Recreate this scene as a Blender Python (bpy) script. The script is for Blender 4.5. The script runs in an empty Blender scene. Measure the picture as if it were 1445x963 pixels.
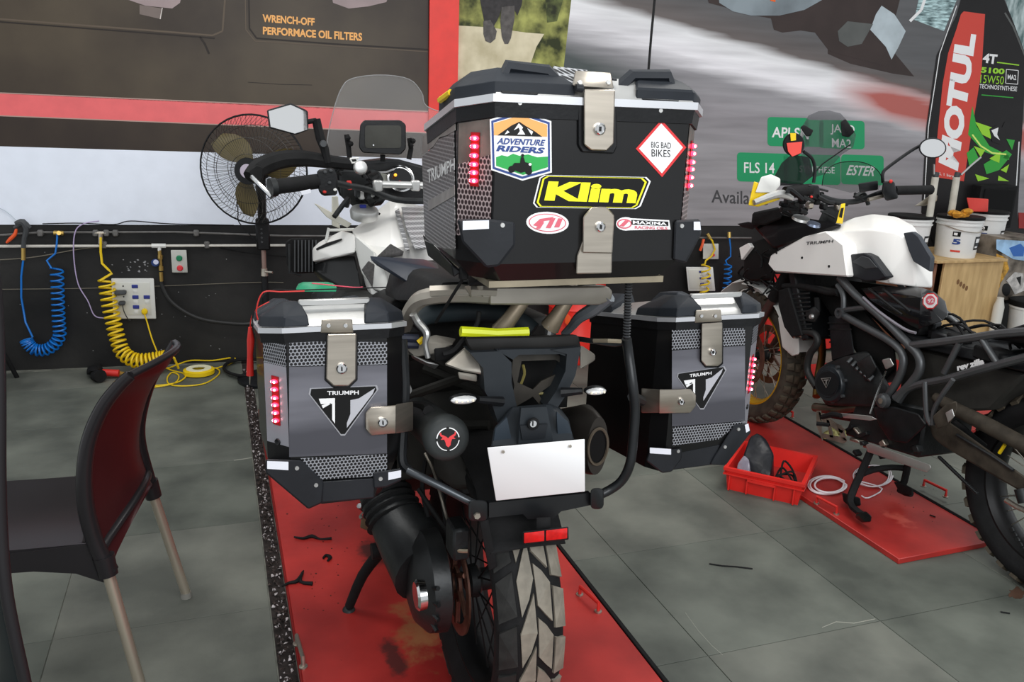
import bpy, bmesh, math, random
from mathutils import Vector, Matrix
random.seed(7)
PI = math.pi
C = bpy.context.scene.collection
V = Vector
# ---------------------------------------------------------------- camera (solved from the floor joints: 60 cm tiles)
CX, CY, FP, H = 722.5, 481.5, 1180.0, 1.5
def _basis():
    d1 = V((297-CX, CY-145, -FP)).normalized()
    sl = .037; h0 = (CY-145)-sl*(CX-297)
    up = V((sl, 1, h0/FP)).normalized()
    y = (d1-up*d1.dot(up)).normalized(); x = y.cross(up)
    return Matrix((x, y, up))
M = _basis()
cam = bpy.data.objects.new('camera', bpy.data.cameras.new('camera')); C.objects.link(cam)
cam.location = (0, 0, H); cam.rotation_euler = M.to_euler()
cam.data.sensor_width = 36; cam.data.lens = FP/1445*36; cam.data.clip_start = .02
bpy.context.scene.camera = cam
# ---------------------------------------------------------------- light
S = bpy.context.scene
S.view_settings.view_transform = 'Standard'; S.view_settings.look = 'None'; S.view_settings.gamma = 1
S.view_settings.exposure = 0.14
w = bpy.data.worlds.new('world'); S.world = w; w.use_nodes = True
w.node_tree.nodes['Background'].inputs[0].default_value = (.93, .97, 1, 1)
w.node_tree.nodes['Background'].inputs[1].default_value = .70
def lamp(loc, rot, sx, sy, power, col=(1, .98, .94)):
    l = bpy.data.lights.new('tube_and_fill_light', 'AREA'); l.shape = 'RECTANGLE'; l.size = sx; l.size_y = sy; l.energy = power; l.color = col
    o = bpy.data.objects.new('tube_and_fill_light', l); C.objects.link(o); o.location = loc; o.rotation_euler = rot
lamp((.2, 1.2, 3.2), (0, 0, 0), 1.3, .5, 26)
lamp((2.6, 2.4, 3.2), (0, 0, 0), 1.3, .5, 30)
lamp((-.9, 3.2, 3.2), (0, 0, 0), 1.3, .4, 18)
lamp((.8, -2.2, 2.7), (math.radians(62), 0, 0), 3.4, 1.6, 110, (.96, .98, 1))  # wide fill light added behind the camera for upright faces, not a tube
# ---------------------------------------------------------------- helpers: photograph rays to places
def ray(px, py): return M @ V((px-CX, CY-py, -FP))
def P(px, py, Y): r = ray(px, py); return V((0, 0, H))+r*(Y/r.y)
def PX(px, py, X): r = ray(px, py); return V((0, 0, H))+r*(X/r.x)
def F(px, py, z=0): r = ray(px, py); return V((0, 0, H))+r*((z-H)/r.z)
WO = V((-.5, 5.14, 0)); WD = V((.998, -.0663, 0)).normalized(); WN = V((-WD.y*-1, WD.x*-1, 0)).normalized()
WN = V((WD.y, -WD.x, 0))
def W(px, py, off=0):
    r = ray(px, py); o = V((0, 0, H)); q = WO+WN*off
    return o+r*((q-o).dot(WN)/r.dot(WN))
def lin(c): return tuple((v/12.92 if v <= .04045 else ((v+.055)/1.055)**2.4) for v in (x/255 for x in c))
# ---------------------------------------------------------------- materials
MC = {}
def mat(n, c, rough=.5, metal=0, var=.0, scale=12, c2=None, bump=0, emit=0, alpha=1, trans=0, coat=0, detail=4, ramp=(.35, .65), stretch=None, bscale=None):
    if n in MC: return MC[n]
    m = bpy.data.materials.new(n); MC[n] = m; m.use_nodes = True
    T = m.node_tree; b = T.nodes['Principled BSDF']; L = T.links.new
    c = lin(c); b.inputs['Base Color'].default_value = (*c, 1)
    b.inputs['Roughness'].default_value = rough; b.inputs['Metallic'].default_value = metal
    b.inputs['Coat Weight'].default_value = coat
    if sum(c) < .25 and not metal: b.inputs['Specular IOR Level'].default_value = .26
    b.inputs['Transmission Weight'].default_value = trans; b.inputs['Alpha'].default_value = alpha
    if emit: b.inputs['Emission Color'].default_value = (*c, 1); b.inputs['Emission Strength'].default_value = emit
    if var or c2 or bump:
        tc = T.nodes.new('ShaderNodeTexCoord'); mp = T.nodes.new('ShaderNodeMapping'); L(tc.outputs['Object'], mp.inputs[0])
        if stretch: mp.inputs['Scale'].default_value = stretch
        nz = T.nodes.new('ShaderNodeTexNoise'); nz.inputs['Scale'].default_value = scale; nz.inputs['Detail'].default_value = detail
        L(mp.outputs[0], nz.inputs['Vector'])
        if var or c2:
            r = T.nodes.new('ShaderNodeValToRGB'); r.color_ramp.elements[0].position = ramp[0]; r.color_ramp.elements[1].position = ramp[1]
            a = tuple(x*(1-var) for x in c); d = lin(c2) if c2 else tuple(min(1, x*(1+var)) for x in c)
            r.color_ramp.elements[0].color = (*a, 1); r.color_ramp.elements[1].color = (*d, 1)
            L(nz.outputs['Fac'], r.inputs[0]); L(r.outputs[0], b.inputs['Base Color'])
        if bump:
            bp = T.nodes.new('ShaderNodeBump'); bp.inputs['Strength'].default_value = bump; bp.inputs['Distance'].default_value = .004
            n2 = T.nodes.new('ShaderNodeTexNoise'); n2.inputs['Scale'].default_value = bscale or scale*6; L(tc.outputs['Object'], n2.inputs['Vector'])
            L(n2.outputs['Fac'], bp.inputs['Height']); L(bp.outputs[0], b.inputs['Normal'])
    return m
def hexmat(n, c_hole, c_line, cell=.008, thr=.42, rough=.4, metal=.3, neg=False):
    """honeycomb print: dots on a staggered lattice"""
    m = bpy.data.materials.new(n); m.use_nodes = True; T = m.node_tree; L = T.links.new; N = T.nodes.new
    b = T.nodes['Principled BSDF']; b.inputs['Roughness'].default_value = rough; b.inputs['Metallic'].default_value = metal
    tc = N('ShaderNodeTexCoord'); sp = N('ShaderNodeSeparateXYZ'); L(tc.outputs['Object'], sp.inputs[0])
    ad = N('ShaderNodeMath'); ad.operation = 'SUBTRACT' if neg else 'ADD'; L(sp.outputs[0], ad.inputs[0]); L(sp.outputs[1], ad.inputs[1])
    cb = N('ShaderNodeCombineXYZ'); L(ad.outputs[0], cb.inputs[0]); L(sp.outputs[2], cb.inputs[1])
    sc = N('ShaderNodeVectorMath'); sc.operation = 'SCALE'; sc.inputs['Scale'].default_value = 1/cell; L(cb.outputs[0], sc.inputs[0])
    ls = []
    for off in ((0, 0, 0), (.5, .866, 0)):
        a = N('ShaderNodeVectorMath'); a.operation = 'ADD'; a.inputs[1].default_value = off; L(sc.outputs[0], a.inputs[0])
        wv = N('ShaderNodeVectorMath'); wv.operation = 'WRAP'; wv.inputs[1].default_value = (.5, .866, .5); wv.inputs[2].default_value = (-.5, -.866, -.5); L(a.outputs[0], wv.inputs[0])
        ln = N('ShaderNodeVectorMath'); ln.operation = 'LENGTH'; L(wv.outputs[0], ln.inputs[0]); ls.append(ln)
    mn = N('ShaderNodeMath'); mn.operation = 'MINIMUM'; L(ls[0].outputs['Value'], mn.inputs[0]); L(ls[1].outputs['Value'], mn.inputs[1])
    r = N('ShaderNodeValToRGB'); r.color_ramp.elements[0].position = thr-.06; r.color_ramp.elements[1].position = thr+.06
    r.color_ramp.elements[0].color = (*lin(c_hole), 1); r.color_ramp.elements[1].color = (*lin(c_line), 1)
    L(mn.outputs[0], r.inputs[0]); L(r.outputs[0], b.inputs['Base Color']); return m
black = mat('black_plastic', (21, 22, 24), .42, var=.25, scale=18, bump=.12)
dark = mat('dark_plastic', (32, 34, 38), .45, var=.15, scale=9, bump=.1)
gloss = mat('gloss_black', (16, 16, 18), .18, coat=.3, var=.2, scale=6)
rubber = mat('rubber', (16, 16, 17), .75, var=.3, scale=25, bump=.2)
cast = mat('dark_cast_metal', (40, 42, 43), .5, .5, var=.3, scale=14, bump=.25)
fluff = mat('dusty_black', (42, 41, 38), .7, var=.35, scale=7, bump=.2)
steel = mat('brushed_steel', (176, 168, 156), .32, .85, var=.12, scale=5, stretch=(1, 1, 14))
chrome = mat('chrome', (215, 215, 215), .15, 1, var=.04)
alu = mat('aluminium', (190, 190, 188), .4, .8, var=.1, scale=8)
silver = mat('silver_paint', (158, 152, 142), .38, .45, var=.12, scale=8)
white = mat('white_paint', (240, 238, 234), .28, coat=.3, var=.03, scale=4)
whitep = mat('white_plastic', (222, 222, 218), .45, var=.05, scale=6)
wprint = mat('white_print', (240, 240, 240), .5)
redp = mat('red_paint', (196, 36, 28), .5, var=.1, scale=4)
yellow = mat('yellow_plastic', (232, 196, 20), .4, var=.06)
neon = mat('fluorescent_yellow', (222, 232, 30), .4, var=.05)
blue = mat('blue_plastic', (10, 110, 196), .35, var=.06)
orange = mat('orange_plastic', (224, 84, 34), .4, var=.06)
green = mat('green_plastic', (0, 132, 92), .4, var=.1)
brass = mat('brass', (190, 160, 90), .35, .8, var=.1)
led = mat('red_led', (255, 34, 60), .4, emit=7.0)
ledcore = mat('red_led_core', (255, 200, 205), .4, emit=9)
ledbed = mat('red_led_glow_lens', (110, 10, 18), .3, emit=.35)
amber = mat('amber_indicator', (255, 160, 40), .3, emit=1.5)
clear = mat('clear_lens', (226, 226, 226), .2, .3, var=.1, scale=80)
smoke = mat('smoked_screen', (70, 72, 76), .08, alpha=.36)
screen = mat('clear_screen', (190, 190, 190), .05, alpha=.11)
redref = mat('red_reflector', (205, 24, 24), .25, var=.2, scale=60)
# ---------------------------------------------------------------- mesh builder
class MB:
    def __init__(s): s.v = []; s.f = []
    def add(s, vs, fs):
        k = len(s.v); s.v += [V(p) for p in vs]; s.f += [tuple(i+k for i in f) for f in fs]; return s
    def box(s, c, d, rot=None):
        R = rot.to_3x3() if rot else Matrix.Identity(3)
        vs = [V(c)+R @ V((x*d[0]/2, y*d[1]/2, z*d[2]/2)) for x in (-1, 1) for y in (-1, 1) for z in (-1, 1)]
        return s.add(vs, [(0, 1, 3, 2), (4, 6, 7, 5), (0, 4, 5, 1), (2, 3, 7, 6), (0, 2, 6, 4), (1, 5, 7, 3)])
    def tube(s, pts, r, n=8, cyc=False, caps=True, sm=0):
        pts = [V(p) for p in pts]
        if sm: pts, r = catmull(pts, r, sm, cyc)
        R = r if isinstance(r, (list, tuple)) else [r]*len(pts)
        m = len(pts); vs = []; t0 = None; u = None
        for i, p in enumerate(pts):
            a = pts[(i-1) % m] if (cyc or i > 0) else p; b = pts[(i+1) % m] if (cyc or i < m-1) else p
            t = (b-a).normalized() if (b-a).length > 1e-9 else (t0 or V((0, 0, 1)))
            if u is None:
                u = t.orthogonal().normalized()
            else:
                u = (u-t*u.dot(t)); u = u.normalized() if u.length > 1e-6 else t.orthogonal().normalized()
            t0 = t; q = t.cross(u)
            vs += [p+(u*math.cos(2*PI*k/n)+q*math.sin(2*PI*k/n))*R[i] for k in range(n)]
        fs = [(i*n+k, i*n+(k+1) % n, ((i+1) % m)*n+(k+1) % n, ((i+1) % m)*n+k) for i in range(m if cyc else m-1) for k in range(n)]
        if caps and not cyc: fs += [tuple(range(n))[::-1], tuple((m-1)*n+k for k in range(n))]
        return s.add(vs, fs)
    def cyl(s, a, b, r, n=16, r2=None): return s.tube([a, b], [r, r if r2 is None else r2], n)
    def lathe(s, c, axis, prof, n=24, closed=False):
        ax = V(axis).normalized(); u = ax.orthogonal().normalized(); q = ax.cross(u); m = len(prof)
        vs = [V(c)+ax*h+(u*math.cos(2*PI*k/n)+q*math.sin(2*PI*k/n))*r for h, r in prof for k in range(n)]
        fs = [(i*n+k, i*n+(k+1) % n, ((i+1) % m)*n+(k+1) % n, ((i+1) % m)*n+k) for i in range(m if closed else m-1) for k in range(n)]
        if not closed:
            if prof[0][1] > 1e-5: fs.append(tuple(range(n))[::-1])
            if prof[-1][1] > 1e-5: fs.append(tuple((m-1)*n+k for k in range(n)))
        return s.add(vs, fs)
    def prism(s, pts, vec):
        pts = [V(p) for p in pts]; vec = V(vec); n = len(pts)
        return s.add(pts+[p+vec for p in pts], [tuple(range(n)), tuple(range(2*n-1, n-1, -1))]+[(i, i+n, (i+1) % n+n, (i+1) % n) for i in range(n)])
    def loft(s, rings, caps=True, close=True):
        n = len(rings[0]); vs = [p for r in rings for p in r]
        fs = [(i*n+k, i*n+(k+1) % n, (i+1)*n+(k+1) % n, (i+1)*n+k) for i in range(len(rings)-1) for k in range(n if close else n-1)]
        if caps: fs += [tuple(range(n))[::-1], tuple((len(rings)-1)*n+k for k in range(n))]
        return s.add(vs, fs)
    def grid(s, rows, th=0, thv=None):
        m = len(rows[0]); vs = [V(p) for r in rows for p in r]; n = len(rows)
        fs = [(i*m+k, i*m+k+1, (i+1)*m+k+1, (i+1)*m+k) for i in range(n-1) for k in range(m-1)]
        if thv is None: return s.add(vs, fs)
        t = V(thv); N = len(vs); f2 = [tuple(i+N for i in reversed(f)) for f in fs]
        e = [(k, k+1) for k in range(m-1)]+[(i*m+m-1, (i+1)*m+m-1) for i in range(n-1)]+[((n-1)*m+k+1, (n-1)*m+k) for k in range(m-1)]+[((i+1)*m, i*m) for i in range(n-1)]
        return s.add(vs+[v+t for v in vs], fs+f2+[(a, a+N, b+N, b) for a, b in e])
    def hull(s, pts, bev=0, seg=1):
        bm = bmesh.new()
        for p in pts: bm.verts.new(V(p))
        r = bmesh.ops.convex_hull(bm, input=bm.verts)
        bmesh.ops.delete(bm, geom=[v for v in bm.verts if not v.link_faces], context='VERTS')
        bmesh.ops.dissolve_limit(bm, angle_limit=.06, verts=bm.verts, edges=bm.edges)
        if bev: bmesh.ops.bevel(bm, geom=list(bm.edges), offset=bev, segments=seg, affect='EDGES', profile=.5, clamp_overlap=True)
        bm.verts.index_update(); s.add([v.co.copy() for v in bm.verts], [tuple(v.index for v in f.verts) for f in bm.faces]); bm.free(); return s
    def bbox(s, c, d, bev=.004, seg=1, rot=None):
        R = rot.to_3x3() if rot else Matrix.Identity(3)
        return s.hull([V(c)+R @ V((x*d[0]/2, y*d[1]/2, z*d[2]/2)) for x in (-1, 1) for y in (-1, 1) for z in (-1, 1)], bev, seg)
    def ball(s, c, r, n=12, sc=(1, 1, 1)):
        m = n//2; vs = []
        for i in range(m+1):
            a = PI*i/m
            for k in range(n): vs.append(V(c)+V((math.sin(a)*math.cos(2*PI*k/n)*r*sc[0], math.sin(a)*math.sin(2*PI*k/n)*r*sc[1], math.cos(a)*r*sc[2])))
        return s.add(vs, [(i*n+k, i*n+(k+1) % n, (i+1)*n+(k+1) % n, (i+1)*n+k) for i in range(m) for k in range(n)])
    def build(s, name, m, par=None, smooth=None, label=None, kind=None, ang=40):
        off = V((0, 0, 0))
        if par is not None:
            q = par
            while q.parent: q = q.parent
            off = V(q.location)
        else:
            x0 = min(v.x for v in s.v); x1 = max(v.x for v in s.v); y0 = min(v.y for v in s.v); y1 = max(v.y for v in s.v)
            off = V(((x0+x1)/2, (y0+y1)/2, min(v.z for v in s.v)))
        me = bpy.data.meshes.new(name); me.from_pydata([v-off for v in s.v], [], s.f)
        bm = bmesh.new(); bm.from_mesh(me); bmesh.ops.recalc_face_normals(bm, faces=bm.faces); bm.to_mesh(me); bm.free()
        me.materials.append(m)
        if smooth is not False:
            me.polygons.foreach_set('use_smooth', [True]*len(me.polygons)); me.set_sharp_from_angle(angle=math.radians(ang))
        o = bpy.data.objects.new(name, me); C.objects.link(o)
        if par is not None: o.parent = par
        else: o.location = off
        if label: o['label'] = label
        if kind: o['kind'] = kind
        return o
def catmull(pts, r, k, cyc=False):
    n = len(pts); out = []; ro = []; isr = isinstance(r, (list, tuple))
    for i in range(n if cyc else n-1):
        g = lambda j: pts[j % n] if cyc else pts[max(0, min(n-1, j))]
        a, b, c, d = g(i-1), g(i), g(i+1), g(i+2)
        for j in range(k):
            t = j/k; out.append(.5*((2*b)+(c-a)*t+(2*a-5*b+4*c-d)*t*t+(3*b-a-3*c+d)*t**3))
            if isr: ro.append(r[i]*(1-t)+r[(i+1) % n]*t)
    if not cyc:
        out.append(pts[-1])
        if isr: ro.append(r[-1])
    return out, (ro if isr else r)
def thing(name, loc, label, cat, group=None, kind=None):
    o = bpy.data.objects.new(name, None); C.objects.link(o); o.location = loc; o.empty_display_size = .1
    o['label'] = label; o['category'] = cat
    if group: o['group'] = group
    if kind: o['kind'] = kind
    return o
def tag(o, label, cat, group=None, kind=None):
    o['label'] = label; o['category'] = cat
    if group: o['group'] = group
    if kind: o['kind'] = kind
    return o
def flat(name, pts, m, par, vec): return MB().prism(pts, vec).build(name, m, par, smooth=False)
FONTC = {}
def letters(txt, quad, bold=0, rows=None):
    """text mesh mapped on a quad of places: bottom-left, bottom-right, top-right, top-left"""
    cu = bpy.data.curves.new('t', 'FONT'); cu.body = txt; cu.offset = bold; cu.resolution_u = 3
    o = bpy.data.objects.new('t', cu); C.objects.link(o); bpy.context.view_layer.update()
    me = bpy.data.meshes.new_from_object(o.evaluated_get(bpy.context.evaluated_depsgraph_get()))
    vs = [v.co.copy() for v in me.vertices]; fs = [tuple(p.vertices) for p in me.polygons]
    bpy.data.objects.remove(o); bpy.data.meshes.remove(me); bpy.data.curves.remove(cu)
    x0 = min(v.x for v in vs); x1 = max(v.x for v in vs); y0 = min(v.y for v in vs); y1 = max(v.y for v in vs)
    a, b, c, d = [V(q) for q in quad]
    out = []
    for v in vs:
        u = (v.x-x0)/(x1-x0); t = (v.y-y0)/(y1-y0)
        out.append((a*(1-u)+b*u)*(1-t)+(d*(1-u)+c*u)*t)
    return out, fs
def text(txt, quad, m, par, bold=.02, name='lettering'):
    mb = MB(); mb.add(*letters(txt, quad, bold)); return mb.build(name, m, par, smooth=False)
def textW(txt, q, m, par, off, bold=.02): return text(txt, [W(x, y, off) for x, y in q], m, par, bold)
def textY(txt, q, m, par, Y, bold=.02): return text(txt, [P(x, y, Y) for x, y in q], m, par, bold)
def rect(x0, y0, x1, y1): return [(x0, y1), (x1, y1), (x1, y0), (x0, y0)]
def rrect(x0, y0, x1, y1, r=3, n=4, sh=0):
    o = []
    for cx, cy, a0 in ((x1-r, y1-r, 0), (x0+r, y1-r, 90), (x0+r, y0+r, 180), (x1-r, y0+r, 270)):
        for k in range(n+1):
            a = math.radians(a0+90*k/n); o.append((cx+r*math.cos(a), cy+r*math.sin(a)))
    return [(x, y+sh*(x-x0)) for x, y in o]
def ell(cx, cy, rx, ry, n=24, rot=0):
    return [(cx+rx*math.cos(a)*math.cos(rot)-ry*math.sin(a)*math.sin(rot), cy+rx*math.cos(a)*math.sin(rot)+ry*math.sin(a)*math.cos(rot)) for a in (2*PI*k/n for k in range(n))]
# ================================================================ SETTING
def nd(T, t, **k):
    n = T.nodes.new(t)
    for a, b in k.items(): setattr(n, a, b)
    return n
grout = mat('grout', (112, 113, 104), .9, var=.3, scale=20)
tilem = [mat('stone_tile_%d' % i, c, .62, var=.22, scale=3.2, c2=c2, bump=.15, detail=7, bscale=60) for i, (c, c2) in enumerate([((84, 88, 81), (108, 112, 103)), ((80, 84, 78), (103, 107, 99)), ((88, 91, 84), (113, 115, 106))])]
fb = MB().box((2.2, 2.75, -.023), (9.8, 5.7, .04))
floor = fb.build('floor', grout, kind='structure', smooth=False)
tm = {}
def tile(x0, x1, y0, y1, k):
    cx, cy = (x0+x1)/2, (y0+y1)/2; sx, sy = x1-x0-.0025, y1-y0-.0025
    m = MB().hull([(cx+a*sx/2*f, cy+b*sy/2*f, z) for a in (-1, 1) for b in (-1, 1) for z, f in ((-.012, 1), (-.0008, 1), (0, .997))]).build('tile', tilem[k % 3], floor, smooth=False)
xs = [-2.4, -1.79, -1.18, -.51, .09]; xr = [.145+.0, .66, 1.28, 1.905, 2.53, 3.15, 3.77, 4.39, 5.0, 5.6]
ys = [.35+.0*0, .60, 1.19, 1.785, 2.385, 2.975, 3.57, 4.17, 4.77, 5.45]
k = 0
for cols in (xs, xr):
    for i in range(len(cols)-1):
        for j in range(len(ys)-1):
            k += 1
            def wy(x): return 5.1-.0663*(x+.5)
            y1 = min(ys[j+1], wy((cols[i]+cols[i+1])/2))
            if y1 > ys[j]+.05: tile(cols[i], cols[i+1], ys[j], y1, random.randrange(3))
# drain gap with debris beside the left board
dm = mat('debris_dark', (44, 38, 36), .8, var=.5, scale=40)
MB().box((.1175, 2.9, -.006), (.05, 4.6, .008)).build('drain_bed', dm, floor, smooth=False)
for nm, c, n, s in (('debris', (58, 48, 45), 900, 9), ('debris', (168, 160, 160), 330, 11)):
    r = random.Random(s); mb = MB()
    for i in range(n):
        p = V((r.uniform(.097, .139), r.uniform(1.1, 4.9), r.uniform(-.001, .012))); L = r.uniform(.005, .018)
        d = V((r.gauss(0, 1), r.gauss(0, 1), r.gauss(0, .4))).normalized(); e = d.cross(V((r.random(), r.random(), 1))).normalized()*L*.35
        q = V((0, 0, r.uniform(.001, .006)))
        mb.add([p-d*L/2-e*.5, p-e+q, p+d*L/2, p+e*1.1+q*.5, p+q*1.8], [(0, 1, 4), (1, 2, 4), (2, 3, 4), (3, 0, 4)])
    mb.build(nm, mat('debris_%d' % s, c, .6, var=.4, scale=60), floor, kind='stuff')
# back wall: black painted lower part behind everything
wallm = mat('black_wall_paint', (27, 27, 28), .5, var=.35, scale=2.2, c2=(44, 43, 42), bump=.25, detail=8, bscale=25)
wq = [WO+WD*a+V((0, 0, z)) for a, z in ((-3, -.02), (6.5, -.02), (6.5, 3.3), (-3, 3.3))]
wall = MB().prism(wq, WN*-.12).build('wall_back', wallm, kind='structure', smooth=False)
scuff = mat('chalk_scuff', (150, 150, 152), .9)
r = random.Random(5)
mb = MB()
for i in range(46):
    x = r.choice((r.uniform(165, 215), r.uniform(120, 330), r.uniform(0, 350))); y = r.uniform(365, 385) if x > 170 and x < 210 else r.uniform(350, 500)
    s = r.uniform(.5, 1.5) if (170 < x < 210 and y < 390) else r.uniform(.3, .9)
    mb.prism([W(x+a*s*1.5, y+b*s, .0012) for a, b in ((-1, -.4), (.2, -1), (1, .1), (.1, .8))], WN*.0004)
mb.build('scuff_marks', scuff, wall, kind='stuff', smooth=False)
# ---------------------------------------------------------------- left advertising banner
bl = thing('wall_banner', W(300, 316), 'brown, pink and white printed banner about oil filters covering the wall behind the pedestal fan', 'banner')
brown = mat('print_brown', (64, 54, 46), .42, var=.25, scale=1.3, c2=(84, 74, 60), detail=6)
brown2 = mat('print_dark_brown', (52, 42, 38), .42, var=.2, scale=2, c2=(66, 56, 46))
pink = mat('print_pink', (224, 98, 100), .42, var=.05)
wht = mat('print_white', (228, 234, 246), .45, var=.02)
def wflat(name, px, m, par, off, th=.002): return MB().prism([W(x, y, off) for x, y in px], WN*th).build(name, m, par, smooth=False)
wflat('banner_sheet', [(-90, -300), (604, -300), (604, 160), (-90, 128)], brown, bl, .004)
wflat('pink_stripe', [(-90, 127), (604, 157), (604, 187), (-90, 159)], pink, bl, .004)
wflat('dark_band', [(-90, 159), (604, 187), (604, 224), (-90, 204)], brown2, bl, .004)
wflat('white_band', [(-90, 204), (604, 224), (604, 318), (-90, 317)], wht, bl, .004)
thin = mat('print_line', (170, 140, 130), .5)
for a, b in (((-90, 126.5), (604, 156.5)), ((-90, 159), (604, 187))):
    wflat('stripe_edge', [a, b, (b[0], b[1]+1.5), (a[0], a[1]+1.5)], thin, bl, .0065, .0006)
rel = mat('print_relief_line', (92, 80, 68), .5); rel2 = mat('print_relief_dark', (40, 33, 29), .5)
def wline(pts, w_, m, par, off): 
    mb = MB()
    for (a, b), (c, d) in zip(pts, pts[1:]):
        l = math.hypot(c-a, d-b); nx, ny = -(d-b)/l*w_/2, (c-a)/l*w_/2
        mb.prism([W(a+nx, b+ny, off), W(c+nx, d+ny, off), W(c-nx, d-ny, off), W(a-nx, b-ny, off)], WN*.0005)
    return mb.build('printed_line', m, par, smooth=False)
wline([(-90, 20), (200, 42), (300, 50), (314, 44), (322, -60)], 2.5, rel, bl, .0066)
wline([(-90, 24), (200, 46), (303, 54)], 2, rel2, bl, .0066)
wline([(350, -60), (352, 40), (362, 54), (470, 62), (604, 70)], 2.2, rel2, bl, .0066)
wline([(345, -60), (347, 42), (360, 58), (604, 73)], 1.4, rel, bl, .0066)
wflat('printed_oil_filter', [(160, -30), (262, -30), (254, 4), (243, 12), (205, 8), (176, -2)], mat('print_mauve', (150, 132, 132), .5, var=.12, scale=5), bl, .0066, .0008)
wflat('printed_oil_filter', [(197, 7), (229, 12), (227, 27), (197, 20)], mat('print_taupe', (112, 98, 92), .5, var=.12, scale=5), bl, .0064, .0008)
wline([(229, 11), (226, 27)], 1.2, mat('print_pale', (205, 196, 190), .5), bl, .0076)
wflat('printed_oil_filter', [(462, -30), (560, -30), (545, 3), (520, 9), (492, 12), (470, 4)], mat('print_mauve', (150, 132, 132)), bl, .0066, .0008)
ora = mat('print_orange', (236, 170, 92), .5)
textW('WRENCH-OFF', [(370.5, 31), (444, 36.5), (444, 25.5), (370.5, 20)], ora, bl, .0075, .035)
textW('PERFORMACE OIL FILTERS', [(371, 48.5), (511, 58), (511, 46.5), (371, 37.5)], ora, bl, .0075, .035)
# crease marks
wline([(282, 52), (289, 62), (295, 76)], 3, rel2, bl, .0066)
wline([(350, 116), (395, 119), (440, 120)], .8, rel2, bl, .0066)
# ---------------------------------------------------------------- red post
a, b = W(604, 150), W(644, 150)
pa, pb = V((a.x, a.y, 0)), V((b.x, b.y, 0))
post = MB().prism([pa, pb, pb+WN*.03, pa+WN*.03], V((0, 0, 3.2)))
post = tag(post.build('steel_post', mat('red_post_paint', (224, 42, 28), .45, var=.06), smooth=False), 'red painted flat steel post between the brown banner and the forest poster', 'post')
# ---------------------------------------------------------------- forest poster
fo = thing('forest_poster', W(720, 96), 'printed poster of two motorcycle wheels above a sunlit forest track', 'poster')
fol = mat('print_foliage', (66, 74, 34), .55, var=.55, scale=9, c2=(170, 172, 96), detail=8, ramp=(.38, .66))
wflat('printed_trees', [(646, -200), (812, -200), (806, 0), (795, 97), (792, 130), (640, 130)], fol, fo, .004)
wflat('printed_track', [(645, 36), (680, 38), (700, 40), (742, 46), (768, 48), (757, 66), (748, 92), (744, 130), (641, 130)], mat('print_sand', (198, 186, 150), .55, var=.16, scale=6, c2=(224, 214, 184)), fo, .0064, .0006)
wflat('printed_trunk', [(768, -20), (800, -20), (786, 30), (772, 32)], mat('print_deep_green', (52, 56, 36), .6, var=.4, scale=20, c2=(96, 104, 60)), fo, .0064, .0006)
pg = mat('print_tyre_grey', (84, 80, 78), .5, var=.3, scale=30); pgd = mat('print_tyre_dark', (48, 45, 46), .5, var=.3, scale=30)
wflat('printed_wheel', [(682, 30), (692, 28), (701, 44), (699, 55), (692, 61), (685, 58), (682, 48)], pg, fo, .0076, .0006)
wflat('printed_wheel', [(708, 10), (726, 8), (726, 26), (721, 54), (717, 62), (712, 62), (708, 52), (706, 30)], pg, fo, .0084, .0006)
wflat('printed_motorcycle', [(674, -20), (740, -20), (736, 8), (730, 22), (726, 14), (708, 12), (702, 28), (694, 42), (684, 34), (680, 14)], pgd, fo, .0074, .0006)
# ---------------------------------------------------------------- race-track banner
rb = thing('race_track_banner', W(1100, 318), 'grey race-track banner printed with a big black oil bottle and green signs', 'banner')
m = bpy.data.materials.new('print_track_blur'); m.use_nodes = True; T = m.node_tree; L = T.links.new; b = T.nodes['Principled BSDF']; b.inputs['Roughness'].default_value = .38
ge = nd(T, 'ShaderNodeNewGeometry'); sp = nd(T, 'ShaderNodeSeparateXYZ'); L(ge.outputs['Position'], sp.inputs[0])
A, B_ = W(1000, 46), W(1180, 98); kk = (B_.z-A.z)/(B_.x-A.x)
def mth(op, x, y, cl=False):
    n = nd(T, 'ShaderNodeMath', operation=op); n.use_clamp = cl
    for i, q in enumerate((x, y)):
        if isinstance(q, (int, float)): n.inputs[i].default_value = q
        else: L(q, n.inputs[i])
    return n.outputs[0]
nz = nd(T, 'ShaderNodeTexNoise'); nz.inputs['Scale'].default_value = 3; nz.inputs['Detail'].default_value = 6
mp = nd(T, 'ShaderNodeMapping'); mp.inputs['Scale'].default_value = (.5, .5, 6.5); mp.inputs['Rotation'].default_value = (0, -.12, 0); L(ge.outputs['Position'], mp.inputs[0]); L(mp.outputs[0], nz.inputs['Vector'])
d = mth('SUBTRACT', mth('SUBTRACT', sp.outputs[2], A.z), mth('MULTIPLY', mth('SUBTRACT', sp.outputs[0], A.x), kk))
d = mth('ADD', d, mth('MULTIPLY', mth('SUBTRACT', nz.outputs['Fac'], .5), .09))
t = mth('ADD', mth('MULTIPLY', d, 1/.9), .8, True)   # d=-.72 -> 0 ; d=0 -> .8
cr = nd(T, 'ShaderNodeValToRGB'); L(t, cr.inputs[0]); e = cr.color_ramp
stops = [(0, (146, 143, 146)), (.3, (140, 136, 140)), (.5, (150, 148, 152)), (.62, (226, 224, 228)), (.76, (222, 222, 224)), (.82, (96, 88, 86)), (1, (86, 86, 88))]
e.elements[0].position = 0; e.elements[0].color = (*lin(stops[0][1]), 1); e.elements[1].position = 1; e.elements[1].color = (*lin(stops[-1][1]), 1)
for p, c in stops[1:-1]: q = e.elements.new(p); q.color = (*lin(c), 1)
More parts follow.
